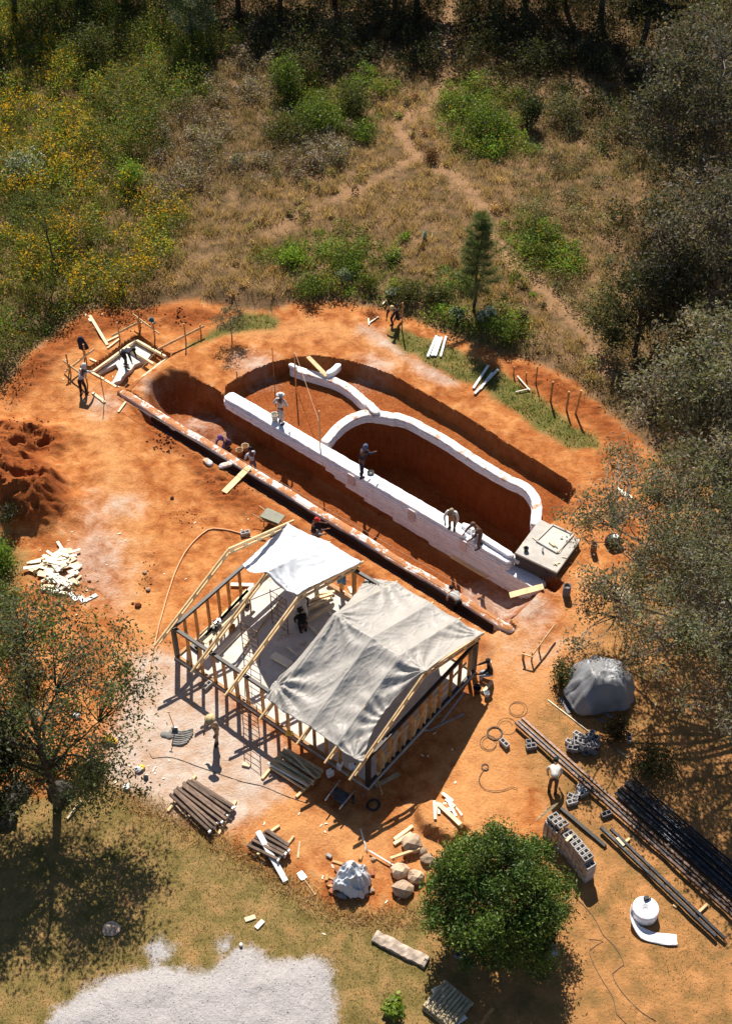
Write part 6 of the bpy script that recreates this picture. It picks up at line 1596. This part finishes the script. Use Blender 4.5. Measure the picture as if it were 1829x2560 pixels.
# ------------------------------------------------------------------ dark wood along the top
top = [((-60, 105), 11), ((40, 55), 12), ((140, 15), 12), ((290, -15), 12), ((530, -5), 12), ((620, 0), 11), ((740, 5), 12), ((860, -15), 12), ((925, 40), 9), ((1080, 10), 11), ((1150, -5), 12), ((1250, 30), 11), ((1330, 80), 11), ((450, -120), 13), ((820, -130), 13), ((1200, -130), 13), ((200, -130), 13), ((1000, -140), 12), ((-120, 10), 12), ((1420, 120), 9)]
words_ = ['first', 'second', 'third', 'fourth', 'fifth', 'sixth', 'seventh', 'eighth', 'ninth', 'tenth', 'eleventh', 'twelfth', 'thirteenth']
for k, (d, h) in enumerate(top):
    if k in (13, 14, 15, 16, 17, 18): lb = 'dark tree deep in the wood beyond the top edge'
    else: lb = '%s dark tree from the left along the top edge' % words_[min(k, 12)] if k < 13 else 'dark tree at the right end of the top row'
    tree('forest_tree', lb, ground(PD(*d)), h, [((0, 0, h * .62), (3.3, 3.0, h * .30)), ((.6, -1.0, h * .36), (2.4, 2.0, h * .16))], 50, 62, .34, [(.030, .036, .014), (.042, .042, .020), (.050, .045, .026), (.030, .042, .018)], 'bark', .20, .8, group='dark trees along the top', shell=.4, n_limb=6, fork=.4)
tree('silver_tree', 'pale silver-green young tree at the top left', ground(PD(428, 120)), 6.2, [((0, 0, 3.9), (1.7, 1.5, 2.0)), ((.2, -.2, 1.9), (1.5, 1.3, .9))], 90, 110, .15, [(.17, .21, .13), (.22, .25, .17), (.10, .14, .06)], tr=.10, cl_r=.42, fork=.25)

# ------------------------------------------------------------------ pine and thin saplings in the meadow
pb = ground(PD(1049, 697)); pine = thing('young_pine', 'slender young pine standing between the path and the dig', 'tree', pb)
mb = MB(); H_ = 5.6; tp = [Vector((.16 * (k / 10) + .05 * math.sin(k), 0, H_ * k / 10)) for k in range(11)]; mb.tube(tp, [.085 * (1 - k / 11.5) for k in range(11)], 7)
P_, C_ = [], []
for w in range(9):
    z = 1.25 + w * .50; R_ = (1.35 * (1 - (z - 1.2) / 4.6) + .18) * (.75 + .5 * rng.random())
    for b in range(6):
        if rng.random() < .12: continue
        a = 2 * math.pi * (b + rng.random() * .7) / 6 + w; rr = R_ * (.6 + .6 * rng.random()); st_ = Vector((.16 * z / H_, 0, z)); en = st_ + Vector((rr * math.cos(a), rr * math.sin(a), .35 * rr + .1)); mb.tube([st_, st_.lerp(en, .5) - Vector((0, 0, .05)), en], [.022, .016, .008], 4)
        for f in (.35, .55, .72, .86, 1.0):
            q = st_.lerp(en, f); n = 40; d = unit(n); d[:, 2] = d[:, 2] * .7 + .45; P_.append((np.array(q)[None, :].repeat(n, 0), d))
q0 = Vector((.16, 0, H_)); n = 120; d = unit(n); d[:, 2] = np.abs(d[:, 2]) + .6; P_.append((np.array(q0)[None, :].repeat(n, 0) - np.array([0, 0, 1])[None, :] * rng.random((n, 1)) * .8, d))
cc = np.concatenate([p for p, _ in P_]); dd = np.concatenate([d for _, d in P_]); dd /= np.linalg.norm(dd, axis=1, keepdims=True); ln = .24 + .16 * rng.random((len(cc), 1)); e = np.cross(dd, unit(len(cc))); e /= np.linalg.norm(e, axis=1, keepdims=True)
v = np.stack([cc - e * .008, cc + e * .008, cc + dd * ln + e * .004, cc + dd * ln - e * .004], 1).reshape(-1, 3); col = vary((.15, .19, .07), len(cc), .25, .12)
mb.v = [(x + pb.x, y + pb.y, z + pb.z) for x, y, z in mb.v]; mb.build('trunk', 'bark', pine, smooth=True); np_mesh('needles', v, quads(len(cc)), 'needle', np.repeat(col, 4, 0), pine)
tree('sapling', 'thin sapling with feathery crown at the left of the meadow', ground(PD(132, 618)), 4.6, [((-.5, 0, 3.7), (1.6, 1.5, .75))], 50, 80, .11, [(.10, .13, .035), (.14, .17, .05), (.09, .11, .03)], 'bark', .055, .42, (-.35, 0), fork=.5, group='saplings in the meadow', n_limb=8)
tree('sapling', 'thin bare sapling right of the path', ground(PD(1181, 545)), 3.0, [((0, 0, 2.2), (.9, .8, .8))], 30, 38, .09, [(.13, .14, .05), (.17, .15, .07)], 'bark', .035, .3, (.05, 0), fork=.4, group='saplings in the meadow', n_limb=7)
tree('grey_sapling', 'small grey-leaved tree standing alone on the bare earth', ground(C('r1', 1345, 350)), 2.0, [((-.1, 0, 1.25), (.85, .7, .6))], 44, 60, .075, [(.13, .14, .10), (.17, .17, .13), (.09, .105, .07)], 'pale_bark', .035, .22, fork=.25, group='saplings in the meadow', n_limb=8)

# ------------------------------------------------------------------ bushes that stand out in the meadow
LIME, GRN, OLV, SILV, DKG = [(.20, .32, .03), (.26, .38, .05), (.13, .22, .02)], [(.11, .17, .028), (.15, .21, .035), (.085, .13, .022)], [(.085, .10, .03), (.11, .12, .04), (.07, .08, .025)], [(.30, .36, .33), (.22, .28, .25), (.38, .42, .40)], [(.035, .055, .018), (.055, .075, .022), (.045, .06, .02)]
for (lb, d, rad, h, cols, n, lf) in (
    ('bright lime round bush alone on the left of the meadow', (296, 432), .85, 1.7, LIME, 1900, .11), ('tall pointed green bush at the left of the middle thicket', (640, 232), 1.1, 2.6, GRN, 2600, .14), ('broad green bush in the middle of the thicket', (705, 300), 1.7, 1.9, GRN, 3200, .13), ('dark green bush at the right of the thicket', (785, 268), 1.2, 2.0, OLV, 2400, .13),
    ('low green bush below the thicket beside the path', (805, 325), 1.0, .9, GRN, 1500, .12), ('wide low green bush left of the path junction', (640, 320), 1.6, 1.2, OLV, 2400, .13), ('round green bush right of the upper path', (1078, 318), 1.5, 1.9, GRN, 3000, .13), ('upright dark bush beside the round one right of the path', (1172, 300), .9, 2.1, DKG, 2200, .13), ('pale bush at the foot of the right-hand wood', (1245, 285), 1.3, 1.5, [(.12, .12, .06), (.17, .16, .09)], 2200, .13),
    ('silvery broad-leaved shrub at the rim of the dig', (1078, 722), .50, .75, SILV, 420, .17), ('dark silvery shrub left of the brighter one', (1008, 716), .55, .65, [(.13, .19, .15), (.22, .28, .24), (.06, .09, .05)], 480, .15), ('small silvery shrub above the kneeling worker', (872, 664), .38, .5, SILV, 300, .13), ('narrow dark upright shrub right of the silvery ones', (1157, 738), .35, 1.0, DKG, 700, .08), ('green shrub with fine leaves at the rim of the dig', (1118, 762), .7, 1.0, GRN, 1500, .09),
    ('small lime shrub in the dry grass above the dig', (897, 545), .42, .55, LIME, 420, .10), ('second small lime shrub lower in the dry grass', (870, 592), .42, .6, GRN, 420, .10), ('slim silvery seedling in the dry grass', (941, 548), .18, .8, SILV, 160, .09), ('tiny lime plant right of the pine', (1131, 640), .22, .3, LIME, 150, .08), ('tiny lime plant below and right of the pine', (1180, 672), .25, .3, LIME, 160, .08),
    ('lime bush at the left of the green bank above the dig', (650, 600), .8, 1.0, LIME, 1300, .11), ('green leafy bush on the bank above the dig', (690, 655), 1.0, .9, GRN, 1700, .11), ('dark green bush on the bank beside the pine', (900, 668), 1.0, .8, OLV, 1700, .10), ('dark green bush on the bank left of the pine', (965, 680), .9, .8, OLV, 1600, .10), ('silvery weed on the bank above the dig', (760, 640), .45, .9, [(.18, .24, .17), (.28, .33, .26)], 420, .11), ('bushy green plant in the middle of the bank', (780, 610), 1.0, .7, GRN, 1500, .10),
    ('rust-coloured twiggy bush on the red soil at the rim', (826, 700), .45, .35, [(.22, .07, .035), (.30, .11, .06)], 500, .06), ('brown round bush beside the path fork', (955, 372), .7, .8, [(.16, .085, .04), (.21, .12, .06)], 1000, .10), ('white-flowered bush at the far left of the meadow', (60, 425), 1.6, 2.0, [(.10, .14, .04), (.14, .17, .05), (.45, .48, .42)], 3000, .13), ('olive bush crowning the left hillside', (215, 165), 1.6, 2.6, OLV, 3000, .15), ('tall leafy shoot at the top of the left hillside', (205, 75), 1.0, 3.0, OLV, 1800, .16)):
    shrub('leafy_shrub', lb, d, rad, h, cols, n, lf, 'bushes in the meadow', aspect=.6 if cols is SILV else .5)

# ------------------------------------------------------------------ meadow growth: one mass, coloured by where it grows
ctl = []
for ty, pts in dict(yellow=[(60, 250), (150, 430), (60, 420), (250, 480), (300, 470), (170, 600), (330, 540), (120, 300), (200, 350), (40, 650), (150, 670), (30, 560), (80, 180), (-20, 330), (-20, 500), (320, 600)],
                    olive=[(200, 100), (330, 180), (60, 730), (30, 790), (400, 180), (430, 140), (250, 580), (300, 330), (340, 270), (-30, 740), (120, 700)],
                    mauve=[(450, 300), (520, 350), (620, 340), (500, 430), (420, 400), (560, 220), (400, 330), (360, 420), (720, 370)],
                    dry=[(600, 520), (500, 600), (700, 490), (850, 430), (800, 470), (900, 400), (420, 640), (560, 650), (900, 310), (1000, 430), (740, 420), (1220, 740), (1250, 800), (1320, 850), (1150, 690), (1050, 500), (950, 500), (480, 520), (1010, 330), (870, 350), (1100, 430), (1060, 600), (960, 590), (860, 520)],
                    green=[(650, 260), (700, 290), (760, 260), (620, 600), (680, 640), (760, 590), (900, 640), (960, 670), (1060, 300), (1090, 330), (1150, 560), (1200, 560), (1240, 600), (1130, 740), (840, 590)],
                    pale=[(1180, 400), (1250, 330), (1300, 420), (1280, 520), (1240, 480), (1320, 620), (1300, 700), (1360, 780), (1380, 860)],
                    dark=[(600, 90), (700, 130), (1100, 120), (900, 140), (1200, 150), (800, 90), (1300, 200), (1400, 300), (1450, 600), (1450, 800), (1500, 900), (500, 60)]).items():
    for q in pts:
        w = PD(*q); ctl.append((w.x, w.y, ty))
types = ['yellow', 'olive', 'mauve', 'dry', 'green', 'pale', 'dark']
cxy = np.array([(a, b) for a, b, _ in ctl]); cty = np.array([types.index(t) for _, _, t in ctl])
def kind_at(x, y):
    x = x + 1.6 * fbm(x * .35, y * .35, 3, 101); y = y + 2.0 * fbm(x * .35, y * .35, 3, 111)
    d2 = (x[:, None] - cxy[None, :, 0]) ** 2 + (y[:, None] - cxy[None, :, 1]) ** 2 * .7
    w = 1 / (d2 + .6) ** 2.2 * (.3 + rng.random(d2.shape)); return cty[w.argmax(1)]
def Zat(x, y):
    i = np.clip(np.searchsorted(gx, x) - 1, 0, len(gx) - 2); j = np.clip(np.searchsorted(gy, y) - 1, 0, len(gy) - 2)
    a, b = (x - gx[i]) / (gx[i + 1] - gx[i]), (y - gy[j]) / (gy[j + 1] - gy[j])
    return (Z[j, i] * (1 - a) + Z[j, i + 1] * a) * (1 - b) + (Z[j + 1, i] * (1 - a) + Z[j + 1, i + 1] * a) * b
def field(n, x0=-27, x1=27, y0=46, y1=99):
    x, y = rng.uniform(x0, x1, n), rng.uniform(y0, y1, n); mk = masks(x, y)
    px = project(np.stack([x, y, np.zeros(n)], 1))
    ok = (mk['meadow'] > .15) & (mk['path'] < -.15 + .3 * rng.random(n)) & (px[:, 0] > -130) & (px[:, 0] < 1760) & (px[:, 1] < 1000) & (px[:, 1] > -80)
    return x[ok], y[ok]
# leafy weeds
x, y = field(15000); clump = fbm(x * .55, y * .55, 3, 201) + .35 * fbm(x * 1.3, y * 1.3, 2, 205); kd = kind_at(x, y); kk = rng.random(len(x)) < 1 / (1 + np.exp(-(clump + np.array([.24, .24, .08, -.05, .14, .04, .16])[kd]) * 7)); x, y, clump, kd = x[kk], y[kk], clump[kk], kd[kk]; keep = rng.random(len(x)) < np.array([.95, .95, .75, .16, .9, .42, .45])[kd]; x, y, kd, clump = x[keep], y[keep], kd[keep], clump[keep]
hgt = np.array([1.65, 1.95, .85, .35, .85, .65, 1.7])[kd] * (.5 + .6 * rng.random(len(x))) * np.clip(.85 + 1.2 * clump, .55, 1.9); wid = np.array([.62, .70, .45, .3, .52, .48, .55])[kd] * (.7 + .6 * rng.random(len(x)))
npl = 84; N = len(x) * npl
z0 = Zat(x, y); u = rng.normal(0, .5, (N, 3)); hh = rng.random(N) ** .7
R = lambda a: np.repeat(a, npl)
pos = np.stack([R(x) + u[:, 0] * R(wid), R(y) + u[:, 1] * R(wid), R(z0) + .04 + hh * R(hgt) * (1 - .35 * np.minimum(1, (u[:, 0] ** 2 + u[:, 1] ** 2)))], 1)
base = np.array([(.185, .215, .040), (.140, .175, .038), (.205, .175, .115), (.31, .24, .115), (.150, .210, .036), (.22, .20, .11), (.062, .064, .028)])
pb_ = base[kd] * (1 + .5 * fbm(x * .8, y * .8, 2, 211))[:, None] * np.clip(1 + rng.normal(0, .22, (len(x), 1)), .5, 1.7) * np.clip(1 + rng.normal(0, .10, (len(x), 3)), .7, 1.4)
col = np.repeat(pb_, npl, 0) * np.clip(1 + rng.normal(0, .28, (N, 1)), .35, 2)
top_ = hh > .62; rk = R(kd); r_ = rng.random(N)
fl = np.repeat(rng.random(len(x)) < .60, npl)
f = (rk == 0) & top_ & fl & (r_ < .55); col[f] = np.array([.78, .44, .022]) * (.6 + .6 * rng.random((f.sum(), 1)))
f = (rk == 1) & top_ & fl & (r_ < .10); col[f] = np.array([.55, .26, .03]) * (.6 + .6 * rng.random((f.sum(), 1)))
f = (rk == 2) & top_ & (r_ < .30); col[f] = np.array([.42, .34, .36]) * (.6 + .7 * rng.random((f.sum(), 1)))
f = (rk == 4) & top_ & fl & (r_ < .05); col[f] = np.array([.60, .33, .03])
v, c4 = leaf_arrays(pos, (.085 + .085 * rng.random(N)) * np.where(rk == 6, 1.25, 1), np.clip(col, .005, .85), .5, .25)
o = np_mesh('meadow_weeds', v, quads(N), 'leaf', c4); tag(o, 'waist-high weeds with yellow flowers covering the slope behind the dig', 'weeds', kind='stuff')
# dry grass
def blades(x, y, h, w, cols, lean=.35):
    n = len(x); z = Zat(x, y); a = rng.uniform(0, 6.283, n); ln = rng.normal(0, lean, (n, 2)) * h[:, None]
    b = np.stack([x, y, z - .01], 1); s = np.stack([np.cos(a), np.sin(a), np.zeros(n)], 1) * w[:, None] / 2
    t = b + np.stack([ln[:, 0], ln[:, 1], h], 1)
    v = np.stack([b - s, b + s, t], 1).reshape(-1, 3); return v, np.arange(n * 3).reshape(-1, 3), np.repeat(cols, 3, 0)
x, y = field(17000); kd = kind_at(x, y); per = 16
hk = np.array([.55, .55, .50, .46, .40, .42, .45])[kd] * (.6 + .7 * rng.random(len(x))); ck = np.array([(.19, .20, .06), (.15, .165, .055), (.28, .215, .13), (.43, .31, .17), (.22, .24, .08), (.35, .27, .16), (.13, .10, .055)])[kd] * np.clip(1 + rng.normal(0, .2, (len(x), 1)), .5, 1.6)
n = len(x) * per; xx = np.repeat(x, per) + rng.normal(0, .16, n); yy = np.repeat(y, per) + rng.normal(0, .16, n)
v, fc, c3 = blades(xx, yy, np.repeat(hk, per) * (.5 + .7 * rng.random(n)), .022 + .02 * rng.random(n), np.clip(np.repeat(ck, per, 0) * np.clip(1 + rng.normal(0, .22, (n, 1)), .4, 1.8), .01, .8), .42)
o = np_mesh('dry_grass', v, fc, 'grass_blade', c3); tag(o, 'straw-coloured dry grass over the upper slope', 'grass', kind='stuff')
# short turf on the lawn and the grass strip
def lawn_pts(n, x0, x1, y0, y1, key, lo):
    x, y = rng.uniform(x0, x1, n), rng.uniform(y0, y1, n); mk = masks(x, y); k = mk[key] + .35 * fbm(x * 1.5, y * 1.5, 3, 131)
    ok = (k > lo) & (mk['gravel'] < .05 * rng.random(n)); return x[ok], y[ok]
x, y = lawn_pts(230000, -15, 16, 17, 46, 'lawn', .1); g_ = fbm(x * .5, y * .5, 4, 141) + .35 * fbm(x * 2, y * 2, 2, 143); px = project(np.stack([x, y, 0 * x], 1))
k = np.clip(.58 + 1.0 * g_ - .25 * np.clip((px[:, 0] - 950) / 200, 0, 1), 0, 1)[:, None]
keep = rng.random(len(x)) < np.where(px[:, 0] > 1000, .10 + .6 * np.clip(g_ + .15, 0, 1), .9)
cl = np.array([(.36, .25, .105)]) * (1 - k) + np.array([(.185, .185, .045)]) * k; cl = cl * np.clip(1 + rng.normal(0, .22, (len(x), 1)), .4, 1.8); x, y, cl = x[keep], y[keep], cl[keep]
v, fc, c3 = blades(x, y, .03 + .05 * rng.random(len(x)), .02 + .02 * rng.random(len(x)), np.clip(cl, .01, .7), .6)
o = np_mesh('lawn_grass', v, fc, 'grass_blade', c3); tag(o, 'short dry grass on the lawn round the site', 'grass', kind='stuff')
x, y = lawn_pts(60000, -12, 15, 40, 60, 'strip', .12); k = np.clip(.6 + .8 * fbm(x * .8, y * .8, 3, 151), 0, 1)[:, None]
cl = (np.array([(.33, .22, .09)]) * (1 - k) + np.array([(.14, .17, .03)]) * k) * np.clip(1 + rng.normal(0, .22, (len(x), 1)), .4, 1.8)
v, fc, c3 = blades(x, y, .07 + .12 * rng.random(len(x)), .03 + .03 * rng.random(len(x)), np.clip(cl, .01, .7), .6)
o = np_mesh('strip_grass', v, fc, 'grass_blade', c3); tag(o, 'strip of green grass along the far rim of the dig', 'grass', kind='stuff')
# straw fringe where the lawn meets the bare earth
fr = D([(270, 1745), (330, 1782), (430, 1824), (520, 1874), (620, 1934), (700, 1988), (760, 2016), (830, 2030), (930, 2010)]); q = []
for a, b in zip(fr[:-1], fr[1:]):
    m_ = int((b - a).length * 260); t_ = rng.random(m_)[:, None]; q.append(np.array(a)[None, :2] * (1 - t_) + np.array(b)[None, :2] * t_ + rng.normal(0, .28, (m_, 2)) + np.array([0, -.3]))
q = np.concatenate(q); cl = vary((.42, .27, .13), len(q), .2, .08); v, fc, c3 = blades(q[:, 0], q[:, 1], .08 + .14 * rng.random(len(q)), .02 + .02 * rng.random(len(q)), cl, .8)
o = np_mesh('straw_fringe', v, fc, 'grass_blade', c3); tag(o, 'straw-coloured fringe of dead grass along the lawn edge', 'grass', kind='stuff')
# stones of the gravel patch
x, y = rng.uniform(-15, 1, 9000), rng.uniform(17, 26, 9000); ok = masks(x, y)['gravel'] > -.25 + .4 * rng.random(9000); x, y = x[ok], y[ok]; n = len(x); r = .010 + .022 * rng.random(n) ** 2; z = Zat(x, y)
oct_ = np.array([(1, 0, 0), (-1, 0, 0), (0, 1, 0), (0, -1, 0), (0, 0, 1)], float); v = np.stack([x, y, z + r * .2], 1)[:, None, :] + oct_[None] * (r[:, None, None] * (.7 + .6 * rng.random((n, 5, 1)))); fc = (np.arange(n)[:, None, None] * 5 + np.array([(0, 2, 4), (2, 1, 4), (1, 3, 4), (3, 0, 4)])[None]).reshape(-1, 3)
solid('gravel_stone', (.42, .395, .39), .9, .2, 8, .3); o = np_mesh('gravel', v.reshape(-1, 3), fc, 'gravel_stone'); tag(o, 'pale crushed stone scattered over the gravel patch', 'gravel', kind='stuff')
